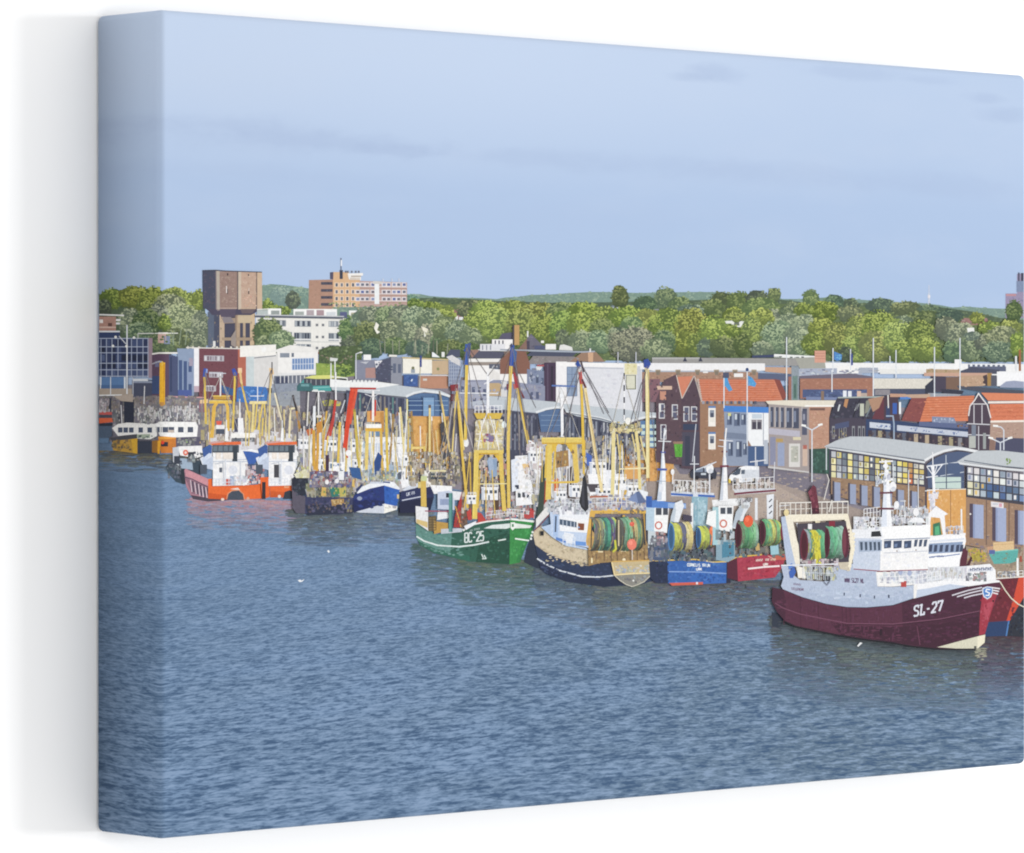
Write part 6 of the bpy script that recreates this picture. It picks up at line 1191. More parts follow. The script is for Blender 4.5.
P('a08c78', 966, 546, 1024, 556, 1024, 592, 966, 584); blobs(966, 548, 1023, 580, 240, ['b0a08c', '8a7868', 'c8b49c', '6c625c', 'a89070'], 2.2, 1.8); P('b8a83c', 968, 549, 976, 548, 986, 553, 985, 561, 972, 560); specks(968, 549, 986, 562, 70, ['c8b84c', '9c8c34', 'd8986c', '6a5c7c', 'b0a040'], 1.4, 1.3)
part('printed_skip', 'teal skip with a pale crate on the quay at the right edge'); P('58b0a8', 988, 552, 1018.4, 549.4, 1017, 561, 1010, 563.4, 994, 564); L('7cc8be', 1.4, 988, 552, 1018, 549.6); specks(992, 553, 1016, 562, 26, ['4c9c96', '64bcb2', '8a8a70'], 1.4, 1); sub('crate', 'pale tan crate'); P('e2c08e', 993, 542.4, 1013.6, 541, 1014, 549.4, 993.4, 551.4); L('d0aa78', .7, 993, 545, 1014, 543.6); P('c89a78', 987, 547, 993, 546, 993, 552, 988, 553); B('5a6aa8', 989, 550, 995, 554); B('a8503c', 1019.6, 556, 1022, 562)

# ---- the cream trawler
part('printed_fishing_boat', 'cream and navy trawler with a gold sternboard and net drum')
P('d2c2a4', 533, 534, 534.8, 530, 541.6, 525.4, 552, 534, 566, 543, 586.4, 548, 588.6, 548, 589, 566, 575, 563.6, 558, 558, 545, 552, 535.4, 545); P('c2b090', 535.4, 545, 545, 550, 558, 556, 575, 561.6, 589, 564, 589, 566.4, 575, 564.4, 558, 559, 545, 553.4)
P('2d3a58', 535, 544.6, 545, 552, 558, 558, 575, 563.6, 588, 566, 600, 563, 612.4, 562, 655, 560, 655, 580, 643, 584, 604, 587, 566, 581.6, 546, 574, 540.4, 569.4); P('232d48', 539, 563, 558, 572, 582, 578, 614, 577, 626, 584, 604, 587, 566, 581.6, 546, 574, 540.4, 569.4); L('d9dfe8', 1.4, 537, 558.5, 545, 563.6, 558, 570, 582.4, 576.6, 600, 577, 614, 575.4)
specks(540, 534, 586, 560, 90, ['dccdb0', 'c6b595', 'd8c8aa', 'b8a888'], 2, 1, 8, 6); specks(542, 556, 610, 574, 110, ['36466a', '27334f', '3c4c70'], 2.0, .9, 8, 10); specks(536, 560, 560, 574, 24, ['3d4d70', '2a3550'], 1.4, 1, 8, 8)
P('3f3f48', 537, 521, 534, 528, 533, 532, 532.6, 528, 536, 519); P('e6e4e2', 536, 519, 546, 507, 550, 508, 549, 514, 541, 522, 536, 528); L('8a4444', .9, 534, 531, 541, 524, 549, 515); B('24262e', 540.4, 531, 543.8, 535.6); P('b8cdea', 541, 527, 555, 523, 556, 537, 566, 543, 586, 548, 588, 550, 566, 546, 552, 537)
P('a08256', 588, 540, 646, 540, 655, 560.4, 612, 562, 600, 563, 588.6, 566); specks(589, 545, 653, 562, 150, ['ba9866', '866a48', 'c8a870', '6f5a48', 'a8864c'], 1.2, 1.8); B('f4e4b8', 591, 558, 592.6, 563); E('f6e6c0', 624, 559.6, 1.6, 1.4); B('f0dcb0', 598, 551, 603, 552.4); B('f0dcb0', 621, 550, 626, 551.6)
for x in (604, 611, 617, 630, 637, 644): L('6c5440', .9, x, 548, x + .4, 561)
sub('sternboard', 'curved gold rimmed sternboard'); P('c9b58a', 611.8, 561.8, 633, 561, 655, 560.2, 652.4, 573, 614.4, 575); P('8c8a82', 614.6, 575, 652, 573, 650, 577, 644, 581.6, 637, 585, 632, 586.4, 626, 584, 620, 580); specks(616, 565, 650, 573, 60, ['a8b4c8', 'd8d2c0', '98a4bc', 'c8bc94', 'b0b49c'], 1.8, 1.3); specks(620, 576, 646, 583, 36, ['7a7c80', 'a09c90', '6a6a68', '9aa4a8'], 1.3, 1.3)
L('efd9a0', 1.3, 611.8, 562, 614.6, 575, 633, 573.6, 652.2, 573, 655, 560.2); L('d8ac5c', 1.2, 612, 561.6, 633, 561, 655, 560.2); L('cfc9b8', .9, 614.6, 575.4, 620, 580.4, 626, 584.4, 632, 586.6, 637, 585, 644, 581.8, 651, 575); E('e8e8e4', 633.4, 580.6, 1)
sub('deckhouse', 'white and pale blue deckhouse'); P('c3d4ee', 549.6, 512, 561, 508, 589, 514, 589, 548, 566, 543, 552, 536); P('f4f5f8', 559, 516, 590, 520, 589, 533, 560, 531); P('eef1f6', 556, 507, 566, 505, 592, 512, 590, 520, 560, 516); P('e8ecf4', 564, 532, 574, 534, 572, 544, 564, 542); P('aac4ea', 554, 512, 558, 513, 558, 538, 553, 536); B('5a86d0', 556, 537, 566, 540, 3); B('6a9ae0', 575, 541, 586, 545, 1)
P('4e6078', 559.6, 519, 576.6, 522, 576.6, 527.6, 559.6, 524.6); 
for x in (562.6, 566.4, 570.4, 574): B('c3cede', x, 519.6 + (x - 560) * .17, x + .8, 527)
sub('door', 'brown door'); P('f6f4f2', 576.6, 521.4, 586, 522.4, 585.6, 532, 576.6, 531); P('8a4c34', 578, 523, 584.4, 523.6, 584, 530.4, 578, 530)
L('4a5870', 1.6, 556, 516, 555.4, 532); specks(544, 524, 586, 545, 70, ['d8e4f6', '8aa8d8', 'eef2f8', '6a8cc4'], 1.3, 1.4, 10, 4); rail('f0f4f8', .8, [563, 545, 575, 547], 10, 3); blobs(548, 500, 590, 514, 120, ['f4f4f6', 'c4ccd8', '8a8e98', 'e0e4ea', '4a4e5c'], 1.6, 2.2); rail('eceef2', .7, [558, 506, 584, 508], 8, 7); E('f4f4f6', 569, 513, 3, 2.4)
sub('funnel', 'black pointed funnel'); P('2e2f36', 580, 498, 582, 486, 582.6, 478, 585, 475, 587, 484, 588.6, 508, 585.4, 512, 581, 507, 579, 502); P('43444e', 582, 490, 584, 480, 584.6, 508, 581.6, 505); L('5c4c4c', .9, 585, 476, 588, 467, 584, 462)
sub('gantry', 'ochre stern gantry'); L('e2b44e', 4.2, 591, 511.6, 646.6, 511.4); L('f0cc78', 1, 591, 509.8, 646, 509.4); P('e0b050', 590, 511, 595.6, 512, 590, 538, 587, 547, 586, 541); P('c8a060', 586.6, 541, 592, 530, 596, 536, 590, 552); L('dab056', 2.6, 621, 513, 625, 494, 626, 490); L('d8aa4c', 2.4, 624, 515, 621, 532, 619, 536); blobs(600, 508, 646, 514, 26, ['4a4c54', 'e8d090', 'c09040'], 1.4, 1.8); L('d8ac50', 1.6, 591, 536, 600, 543, 597, 552); L('c89c48', 1.4, 644, 513, 645, 540)
blobs(590, 495, 648, 510, 170, ['f0f0f2', 'c8ccd6', '7888a8', 'a85a44', 'e8e0d0', '4c6cb4', '9a948c'], 1.6, 1.8); L('b86a4c', 2, 590, 497, 608, 496.6); rail('f2f2f4', .7, [592, 508, 646, 507], 10, 11)
sub('tarpaulin', 'blue grey tent'); P('5f7099', 627.6, 500, 636, 492, 639, 491, 646.6, 502.4, 640, 503.4); P('7c90bc', 627.6, 500, 636, 492, 638, 503); P('eceff4', 638, 489, 648, 492, 647, 502, 640, 492)
drum(592, 618, 517, 551, None, [(0, '6c6660'), (0, '5c5850'), (0, 'b8a05c'), (0, '8a8a6c'), (0, '7fae8c'), (0, '2f6a64'), (0, '3a9a7c'), (0, '3a3a5c'), (0, '5a4a80'), (0, '6aa878'), (0, 'c8c850')], 12); drum(619, 644, 517, 551, '5a5850', [(0, '4a4a48'), (0, '6c9a80'), (0, '3c8a5c'), (0, '7ab48c'), (0, '9a5f40'), (0, 'b8a468'), (0, '5a8a6c'), (0, 'a09a50'), (0, '4a4c44')], 20)
L('d0d040', 2.0, 615, 540, 616, 549, 613, 552); L('38383c', 1, 592, 519, 591, 548); L('3a3a40', 1.2, 643, 519, 645, 545); B('d8c8a0', 618, 520, 619.4, 546)
L('e8e0d8', .8, 632, 546, 632.4, 560); buoy('f0806a', 631.8, 544.4, 4.8, 5.6); buoy('e86450', 632, 524, 2.4, 2.4)

# ---- the blue net trawler
part('printed_fishing_boat', 'bright blue sterned net trawler beside the cream trawler')
P('28334f', 649, 562, 655, 560.6, 668, 561.4, 668.4, 583.4, 656, 583, 650, 578); P('3264b4', 667.4, 561.4, 690, 560.4, 727, 562.4, 726.4, 583, 690, 584.6, 672, 585, 668, 583); P('356cc0', 690, 572, 726.6, 574, 726.4, 583, 690, 584.4); specks(669, 563, 725, 583, 150, ['2e5fb0', '3d70c2', '2a56a4', '4678c0'], 1.8, 1.6); P('d8604c', 669, 583, 703, 582, 703, 584.6, 672, 585.6); B('e8e0e8', 696, 582, 698, 584.4); L('88a8e0', 1.1, 669, 571.6, 700, 572, 726.6, 573.6); L('e0c060', 1.3, 655, 560.6, 694, 559.4, 704, 560.4, 716, 562, 727, 561.6); L('d8c8a0', 1, 704, 560.8, 714, 562.4); P('2a2c44', 726.6, 562, 731, 559, 730.6, 583, 726.2, 583)
specks(656, 562, 668, 582, 40, ['2f3c60', '222c48'], 1.4, 1.4)
write('CORNELIS TRIJN', 'e8f0f4', 687.4, 563.4, 1.25, 2.7, .03, .62, .3); write('URK', 'eef2fa', 696.4, 568, 1.5, 2.4, 0, .7, .3)
P('4c5c7c', 648, 540, 668, 536, 668, 561, 655, 560.6, 648, 558); P('c9d4da', 648, 520, 656, 520, 656, 545, 648, 548); blobs(648, 536, 712, 561, 200, ['3a4050', '5c6a84', '9a9a98', '2c3040', '6c7c9c', 'b0b0a8'], 1.6, 2.6)
sub('deckhouse', 'pale blue and white deckhouse'); P('b7d0e2', 646, 506, 656, 506, 656, 532, 646, 530); P('f5f6f6', 654.6, 506, 669, 507, 667, 533, 654, 531); P('8db4c4', 692, 494, 708, 496, 706, 534, 690, 530); P('a8c8d4', 698, 500, 706, 500, 706, 528, 698, 528); specks(693, 498, 706, 530, 34, ['7aa4b8', 'b8d4dc', '9cc0cc'], 1.2, 2); P('9cc8d0', 706, 520, 714, 520, 714, 545, 706, 545); P('f0f2f4', 708, 510, 716, 508, 716, 530, 708, 528); B('464c58', 655.8, 508, 661.6, 515); B('464c58', 663, 508, 668, 515)
P('5586d4', 646, 501, 656, 500, 668, 502, 686, 503.4, 686, 508.6, 647, 507.6); P('3a64b4', 646, 496, 652, 496.4, 652, 507, 646, 507); P('9ab8e4', 668, 503, 686, 504, 686, 508, 668, 507.4); P('e8ecf2', 668, 534, 675, 503, 682, 500, 684, 506, 678, 524, 674, 536); P('c0ccd8', 668, 534, 671, 516, 675, 503, 676, 510, 672, 536); L('f4f4f6', 2.4, 692, 503, 692, 528); P('4a4458', 683, 514, 692, 516, 692, 522, 683, 520)
ring('d06050', 658.6, 525.4, 3.2, 1.3); blobs(655, 532, 668, 545, 26, ['c06058', 'f0f0f0', '8a94a4', '4a5468'], 1.5, 2.2)
sub('platform', 'railed platform with a blue floor'); P('dbe0ea', 671, 491, 714, 493, 714, 497, 671, 496); L('3f6cc0', 2.2, 671, 494, 693, 495.4); L('3f6cc0', 2.2, 698, 495.4, 715, 496.4); rail('eef0f4', .9, [674, 492, 710, 494], 12, 8); blobs(675, 481, 709, 492, 60, ['f2f2f4', 'c8ccd4', 'b0a090', 'e8e4dc'], 1.3, 2); L('f0f2f6', 1.0, 672.6, 484, 673, 472); L('e8ecf0', 1, 694, 494, 694.4, 456); L('e6e9ee', .8, 690, 464, 699, 464); E('f2f2f4', 672.6, 472, 1.8, 3)
sub('mast', 'tapering white mast with blue collars'); P('f3f5f8', 660.6, 470, 661.6, 452, 664, 452, 665.6, 470, 666, 501, 657, 501); P('c8d4e4', 660.6, 470, 661.6, 452, 662.6, 452, 661.6, 500, 657, 500.6); L('4a60b0', 2.2, 657.4, 469.4, 667, 469.6); L('5058a0', 1.8, 660.6, 452, 665.6, 452.4); L('dfe4ec', 1.4, 663, 452, 664.6, 428); L('eceef2', .9, 658, 441, 671, 441.6); L('f0f0f4', 1.6, 664, 436, 666, 430); B('e4e8f0', 659, 484, 663, 492); L('9aa6b8', .7, 656.6, 481, 666, 481.4)
sub('radome'); E('f6f7f8', 709.8, 468.6, 3.8, 5); E('d8dce4', 710.6, 471, 2.6, 2.4); L('dfe2ea', 1.4, 709.6, 474, 709.6, 494); L('d8dce4', 1, 696, 470, 716, 462, 704, 468)
drum(672.6, 692.6, 522, 552, '4a80b8', [(0, 'b8c048'), (0, 'c8c850'), (0, 'a8a840'), (0, '5a5c80'), (0, '4a4a70'), (0, 'd8c890'), (0, 'e0c878'), (0, 'c8a850')], 8, 4.2)
drum(699.4, 715, 526, 549, '3f70a8', [(0, 'c8d040'), (0, 'b0c048'), (0, 'a8b840'), (0, '5a5470'), (0, '8a5c4c')], 5, 3.0); L('e88850', 1.4, 713, 532, 711, 545); buoy('f07848', 713.8, 530.6, 4.6, 5.2)
blobs(668, 550, 730, 561, 90, ['3a3c44', '5a6478', '8a8a70', '2c3038', '4a7a94'], 1.6, 2)

# ---- the red net trawler
part('printed_fishing_boat', 'crimson sterned net trawler moored beside the blue one')
P('5a2438', 727.4, 562.4, 737.4, 557, 738, 581, 727.4, 578); P('b03a50', 737, 557, 760, 555, 786, 554, 783, 566, 775, 577.4, 752, 580, 738, 581.4); P('b8364c', 750, 569, 780, 566, 774, 577, 752, 579.6); specks(739, 558, 780, 578, 120, ['a83048', 'bc4658', 'c04c60', '982c40'], 1.6, 1.6); L('f6e8e8', 1.7, 748, 568.8, 764, 567, 779.6, 566); L('e2b84c', 1.3, 727.4, 561.4, 737, 557, 762, 554.6); P('c8604c', 774, 555.4, 787, 554, 787, 560, 774, 560); L('d8a090', .9, 768, 556, 776, 560)
marks('f2e4d8', 756, 559.2, 763, 561.6, 6, -.4); marks('f2e4d8', 765.4, 558.6, 769.4, 561, 4, -.2); marks('e8d0b0', 770.6, 558.4, 776, 560.8, 4, 0); write('URK', 'f2e8e0', 763.4, 563.4, 1.3, 2.2, -.05, .65, .3)
P('8aa8b8', 716, 540, 735, 540, 735, 558, 728, 562, 716, 560); P('4c88a4', 722, 542, 734, 542, 734, 556, 722, 558); blobs(728, 540, 786, 557, 130, ['3a3c44', '6a7c8c', '8c8474', '2c2e38', '5a8aa0', 'a89870'], 1.6, 2.2); P('9cc8d4', 770, 545, 778, 542, 779, 554, 771, 555); P('c8a868', 755, 544, 759, 543, 760, 550, 756, 551)
sub('deckhouse', 'white deckhouse'); P('f3f4f5', 712, 500, 742, 498, 750, 499, 750, 505, 713, 507); P('a8d0d8', 712.6, 507, 719, 507, 719, 545, 712.6, 545); P('f6f6f6', 718.4, 506, 733.6, 506, 732, 532, 719, 530); B('4c525e', 720.4, 507.6, 725.4, 514); B('4c525e', 727, 507.4, 732, 514); L('e8ecf0', 1, 726, 507, 726, 514); P('dfe4ea', 732, 528, 744, 502, 749, 500, 750, 506, 745, 514, 740, 530); P('b8c4d0', 732, 528, 736, 512, 743, 502, 744, 508, 738, 526); ring('d87868', 723.4, 523.6, 3.2, 1.6); P('f4f6f6', 708, 512, 716, 510, 716, 528, 706, 524); blobs(716, 530, 734, 545, 30, ['f0f0f0', '8aa0ac', '4a6470', 'c8d4da'], 1.5, 2.4)
B('e4e8ee', 755, 498, 757.6, 520); P('e6eaf0', 766.6, 495, 774, 494, 773, 520, 767, 520); 
for y in (499, 505, 511): L('4a4c58', 1.2, 769, y + 3, 772, y)
blobs(739, 498, 752, 508, 20, ['f4f4f4', '3c3c44', 'c8ccd4'], 1.8, 1.8)
sub('platform', 'railed platform with a maroon floor'); P('d8dae0', 733, 489, 775, 488, 775, 492, 736, 495); L('7a3044', 2.0, 734, 494, 748, 492.6, 776, 490.4); rail('f0f0f2', .9, [733, 490, 774, 488], 11, 9); blobs(735, 479, 773, 488, 50, ['f4f4f4', 'c4b8ac', 'd8dce2', 'a89484'], 1.3, 2); L('e0e4ea', 1, 757, 490, 757, 460); L('e6e6ea', 1, 750, 462, 766, 460); L('dadde4', .8, 774, 480, 774.6, 462)
sub('mast', 'tapering white mast with maroon collars'); P('f4f4f6', 722.4, 470, 723, 457, 726, 457, 727, 470, 728, 501, 719.6, 501); P('ccd2de', 722.4, 470, 723, 457, 724.2, 457, 723, 500, 719.6, 500.6); L('7a3448', 2.0, 720, 466.4, 728.6, 466); L('6a3040', 1.6, 721.6, 451.6, 727.4, 451.6); L('eceef2', 2.4, 724.6, 457, 725, 440); L('f2f2f4', 1.4, 725, 442, 726.4, 428); L('e2e4ea', .9, 719, 440, 733, 441); L('dcdfe6', .8, 718, 446, 726, 447); L('9aa4b4', .7, 720.6, 482, 727.6, 482)
drum(739.6, 757.6, 521, 549, '5a2436', [(0, '6a7a60'), (0, '4a9460'), (0, '3c8a5c'), (0, '58a868'), (0, '64b070'), (0, '7cc088'), (0, '8ab49c')], 7, 3.8); drum(763.6, 781, 519, 546, '5c2438', [(0, '4a9c68'), (0, '62b078'), (0, '7cbc84'), (0, 'c8c458'), (0, '8a7a4c'), (0, '6cb070'), (0, 'b8c850')], 7, 3.4); sub('drum_flange'); E('7a3040', 782.4, 532, 2.2, 8); buoy('ee6038', 748.4, 521.2, 4.8, 6)
L('e8e4dc', 1, 777, 520, 777, 500); L('dfe2e6', 1, 779, 506, 790, 505)

# ---- the second white boat behind the maroon trawler
part('printed_fishing_boat', 'red-bowed boat with a white wheelhouse lying behind the maroon trawler')
P('6d2432', 990, 579, 1007, 578.4, 1020, 577.6, 1014, 600, 1008, 621, 988, 623); P('dc4a30', 1018.6, 577.8, 1024, 577.4, 1024, 597, 1016, 610, 1009.6, 621, 1006.4, 621, 1013, 600); P('26406c', 984, 622.4, 1009.6, 620.6, 1006.4, 636, 982, 636.6); P('4c80c0', 1008, 621, 1009.8, 620.6, 1007, 636, 1005.6, 636); P('2b2f3c', 1009.6, 621, 1016, 610, 1024, 597, 1024, 637, 1007, 636); specks(992, 582, 1014, 618, 60, ['7a2a38', '5c1c2a', '862f3c'], 1.6, 1.8); specks(1010, 612, 1023, 635, 30, ['20242e', '38404e', '1c2840'], 1.6, 1.4); L('e8e4dc', 1.2, 996, 578.6, 1024, 576.6); rail('f0f0ee', .8, [998, 578, 1023, 576.6], 6, 6); B('f4f4f2', 1016.6, 558, 1018.6, 576)
blobs(998, 571, 1015, 577, 30, ['e8e8ec', '4a5064', '8a94a8', 'c8b8a0'], 1.6, 1.4)
sub('wheelhouse', 'white wheelhouse with leaning windows'); P('fafafb', 928, 537, 965, 534, 966, 541, 962.6, 555, 958, 571, 928, 572); P('8fa3c4', 928.6, 543.6, 963, 541.6, 961, 552, 928.4, 554)
for x in (929.4, 934.4, 940, 945.6, 951, 956.4, 960.4): P('3f4a66', x, 545, x + 3.2, 544.6, x + 2.4, 551.6, x - .8, 552)
L('dfe5f0', 2, 929, 541.6, 964.4, 539); L('6c84b8', 1.0, 929, 557.4, 936, 556.4, 946, 556, 960, 554); L('f4f4f6', 2.2, 927, 537, 965.6, 534)
marks('5c74ac', 930, 556.2, 935, 558, 4); marks('4c64a0', 937, 555.4, 944, 557.4, 5)
sub('mast', 'white lattice mast with a fanned crosstree'); L('f6f6f8', 2.6, 933, 466, 934, 490, 933.6, 514); L('eef0f4', 1.2, 926.6, 466.4, 943, 464.6); tubes('f0f2f6', .9, (933.6, 476, 927, 467), (933.6, 476, 931, 466), (933.8, 476, 937, 465.6), (934, 476, 942, 465), (926, 477.4, 938, 476), (925, 491, 939, 489)); L('f0f0f2', .9, 933, 466, 932.6, 452); E('f2f2f4', 936.6, 495, 1.8, 2.6); blobs(929, 492, 939, 514, 36, ['f6f6f8', 'd4d8e2', 'aab2c4'], 1.8, 2); P('f4f4f6', 926, 516, 936, 506, 946, 512.6, 948, 514, 944.6, 515.6, 946, 535, 943, 535, 940, 518, 931, 517, 929, 535, 926, 535)
P('3a7a5c', 933, 524, 940, 522, 941.6, 535, 933, 536); P('58b884', 935, 527, 939, 525.6, 939.6, 534.6, 935, 535); L('f2f2f2', 1.6, 961.4, 509, 961.6, 535); rail('f2f2f4', .8, [947, 535, 963, 534], 8, 5); blobs(946, 526, 962, 534, 24, ['f4f4f6', 'c8ccd6', '5c6070'], 1.3, 2)
sub('crane', 'maroon deck crane'); P('5f2c3c', 963.4, 548, 968, 551, 966, 570, 959, 571, 960, 560); P('4a2030', 966, 566, 971, 556, 972.4, 558, 968, 570); L('c89078', 1, 971, 556, 970, 552)

# ---- the maroon trawler SL-27
part('printed_fishing_boat', 'large white and maroon trawler numbered SL-27, nearest in the picture')
P('5a2c42', 772.4, 587.2, 783, 589.6, 802.7, 597.7, 826, 604.2, 846.5, 607.4, 867, 607.8, 893, 605.5, 914, 598.5, 940, 592, 968.4, 586, 989.6, 583, 999.6, 581.6, 1001.4, 587, 996.6, 599, 991, 613, 985, 634, 984.6, 641, 977, 648.6, 940, 648.5, 912, 645.7, 893, 642.2, 867, 639, 841, 635, 815.6, 630, 796, 626, 785, 621, 777, 612, 771.8, 601.6)
P('4a2338', 902, 603, 914, 598.5, 940, 592, 968.4, 586, 982, 584, 984, 600, 979, 634, 977, 648.6, 940, 648.5, 912, 645.7, 903, 644); P('492539', 772.4, 587.2, 783, 589.6, 786, 600, 785, 621, 777, 612, 771.8, 601.6)
P('421e32', 830, 622, 860, 626, 900, 627, 940, 624, 979, 616, 978, 640, 977, 648.6, 940, 648.5, 893, 642.2, 841, 635)
specks(778, 592, 900, 634, 330, ['5e2e47', '552a40', '613049', '51263c'], 3.2, 1.0, 4, 10); specks(905, 600, 978, 644, 260, ['512640', '431e33', '592a44'], 2.6, 1.2, 7, -3); specks(800, 604, 900, 636, 120, ['643450', '572a42'], .7, 4, 4, 4)
for x in (783, 800, 818, 842, 846, 850): L('4c2439', .8, x, 594 + (x - 783) * .2, x + 1, 626 + (x - 790) * .15)
L('7c4a62', .9, 775, 603, 783, 608, 800, 614, 818, 617.7, 848, 623.4, 893, 624, 940, 619, 979.6, 611); L('38192c', .7, 848, 624.4, 893, 625, 940, 620, 979, 612); L('6a3a52', 1, 917, 626, 920, 645); B('2b1424', 879.6, 629, 882, 635.6)
P('a83244', 982.6, 594, 998, 592, 991, 613, 985, 634, 979, 635.4, 980, 612); P('bc4a5c', 984, 604, 993.6, 601, 989, 616, 983, 618); specks(981, 600, 994, 632, 40, ['b03c50', '982c40', 'c05468'], 1.2, 1.8)
P('d9d5bd', 937, 647.2, 956, 642, 977.4, 636.4, 977.6, 648.4, 958, 648.6); P('efe8cc', 977.4, 636.4, 985.3, 634.6, 984.6, 642.6, 977.6, 648.6); L('1d1a24', 1.4, 785, 621.6, 796, 626.6, 815.6, 630.6, 841, 635.8, 867, 639.8, 893, 643, 912, 646.4, 940, 649.2, 976, 649.2); B('5a5a54', 974, 646, 976.4, 649)
write('SL-27', 'dfe2ee', 913.8, 606.2, 4.3, 10.0, -.20, 1.7, .38, .9)
L('dfe2ee', 1.2, 918.4, 605.2, 918.4, 608); L('dfe2ee', 1.2, 919.6, 605.4, 922.4, 604.8); L('dfe2ee', 1.1, 936, 602, 936, 605)
sub('emblem', 'blue and white shield with swept white stripes')
for a in ((952, 595.4, 968, 590.4, 982, 587.4), (957, 596.8, 970, 593, 982, 590.2), (964, 598, 972, 595.6, 983, 593.4)): L('d6d2dc', 1.3, *a)
for a in ((992, 587.6, 1000, 588.8), (993, 590.2, 999, 591.4), (993, 592.8, 998, 594)): L('ece6ea', 1.3, *a)
P('dfe8f4', 982.4, 588, 987, 586.4, 992.6, 587, 993, 592, 991, 597, 987.4, 599.4, 983.6, 597, 982.2, 592); P('4a84d0', 983.4, 589, 987, 587.4, 991.8, 588, 992, 592, 990, 596.4, 987.4, 598.2, 984.4, 596, 983.2, 592); L('f2f6fa', 1.2, 990.4, 589.6, 986.6, 589.2, 985.8, 591.4, 989.4, 593, 988.8, 595.4, 985.6, 595.4)
B('231018', 992.4, 600, 994, 602)
sub('bulwark', 'white upper hull'); P('b6c3da', 781, 565.6, 789, 565.4, 792, 574, 800, 580, 824, 581.6, 832, 576, 837, 563.4, 842, 562, 877, 568, 877.4, 586.6, 893, 587, 914, 585, 914, 598, 893, 605, 867, 607.3, 846.5, 606.9, 826, 603.7, 802.7, 597.2, 783, 589.2, 781, 586, 783.6, 577); P('adbbd4', 800, 590, 840, 598, 880, 599, 913, 593, 913.6, 598, 893, 605, 867, 607.3, 846.5, 606.9, 826, 603.7, 802.7, 597.2); specks(790, 582, 912, 603, 170, ['b0bed6', 'bccadf', 'a8b6d0', 'c2cee2'], 3, 1.3, 5); specks(842, 566, 876, 586, 50, ['b4c0d8', 'c0cce0'], 2.4, 1.4, 5)
P('c6d2e6', 914, 585.4, 940, 581.6, 968, 580, 990, 580, 989.6, 583, 968.4, 586, 940, 592, 914, 598.5); P('f5f5f7', 914, 584, 940, 580.4, 960, 576, 990, 578.6, 999.8, 580.6, 999.6, 582, 989.6, 583.4, 968.4, 586.4, 950, 584, 930, 588, 916, 590); P('f1efec', 913.6, 585, 917.6, 584.6, 916, 598, 913.6, 598.6)
for x, y in ((844.2, 594), (860.2, 595.6), (874.4, 597), (888.6, 596), (889, 596.4)): L('39435c', 1.2, x, y - 1.4, x, y + 1.6)
write('WWW.SL27.NL', '5c4668', 844.6, 577.8, 1.35, 4.2, .06, .66, .32)
marks('7c6680', 793.4, 583, 801, 585.2, 7, .8); write('STELLENDAM', '7c6680', 791.4, 587.4, .92, 2.4, .09, .45, .34)
sub('deck', 'sunlit white working deck'); P('f6f4f1', 876, 572, 893, 572, 914, 573, 914, 584.6, 893, 586.6, 877.4, 586.4); P('e2e6ee', 893, 570, 930, 568, 968, 566, 968, 576, 940, 580, 914, 584); blobs(880, 571, 928, 583, 120, ['f6f6f8', 'd8dde8', 'b8c0d4', 'eceae6', '8a92a8'], 1.6, 2.6); blobs(926, 568, 968, 578, 130, ['e6e8ee', 'c8cedb', 'f8f8f8', 'b8ac98', '9aa2b4'], 1.5, 3.2); rail('f4f6f8', .9, [878, 586, 914, 584.6, 940, 580], 9, 12); B('c24a44', 901, 581, 906.4, 587); B('f4f4f4', 899, 578, 904, 582); E('a8b4d4', 900.6, 572, 2.4, 3); E('a8b4d4', 909.6, 573, 2.2, 3)
for x in range(929, 966, 5): L('dfe4ea', .9, x, 567, x - 2, 583)
P('f4f4f6', 966.6, 566, 990, 563.8, 995.6, 570, 996, 580, 984, 580, 967, 577); P('d8dce6', 968, 569, 993, 567, 993, 571, 968, 572); marks('5a6488', 970, 568, 992, 571, 10, -1); blobs(966, 572, 986, 581, 50, ['eceef2', '4a5064', '5a8a70', 'c8d0dc', 'b86a6c'], 1.7, 1.7); L('f8f8fa', 1.6, 940, 581.6, 968, 582, 989, 582.4, 999.6, 581.4)
sub('wheelhouse', 'white wheelhouse with a band of dark windows'); P('cbd5e7', 852, 530, 881, 527.6, 884, 545, 880, 571, 853, 569); P('f6f5f5', 881, 527, 930.4, 524.6, 930, 539, 928, 550, 928, 570, 880, 571.4); P('eceef3', 852, 529.4, 884, 526.4, 884, 538.6, 853.6, 538); P('fbfbfb', 881, 526.6, 930.6, 524.4, 930.2, 538, 884, 540); specks(884, 548, 926, 568, 60, ['f2f2f4', 'fbfafa', 'ebedf2'], 2.4, 1.6, 4); specks(855, 552, 880, 567, 30, ['c4cfe2', 'd2dbea'], 2, 1.6, 4)
P('a9b8d0', 858.6, 541, 882, 540, 881.6, 551, 859, 552)
for x in (860, 864.6, 869.2, 873.4, 877.6): P('46566a', x, 542, x + 2.6, 541.8, x + 2.8, 550, x + .6, 550.6)
for x0, x1 in ((884, 891.4), (893.4, 902), (904, 911.6)): P('3f4f6e', x0, 541, x1, 540.4, x1 - .4, 547.8, x0, 548.6); P('7186ac', x0 + 1, 544, x0 + (x1 - x0) * .5, 543.6, x0 + (x1 - x0) * .4, 547, x0 + 1, 547.4)
for x in (914.6, 919.4, 924.2): P('4a5872', x, 539.8, x + 3.4, 539.4, x + 2, 546.4, x - .8, 546.8)
P('2e3238', 871.4, 531.6, 880, 530.8, 881.6, 536.4, 871, 536.8); L('a0505c', .9, 853.6, 569, 880, 571.2, 928, 569.6); L('c8ccd8', .8, 884, 553, 928, 551); E('8a6a5a', 897, 551, .7); E('8a6a5a', 916, 550, .7); L('8090b0', .9, 884, 539.8, 930, 538)
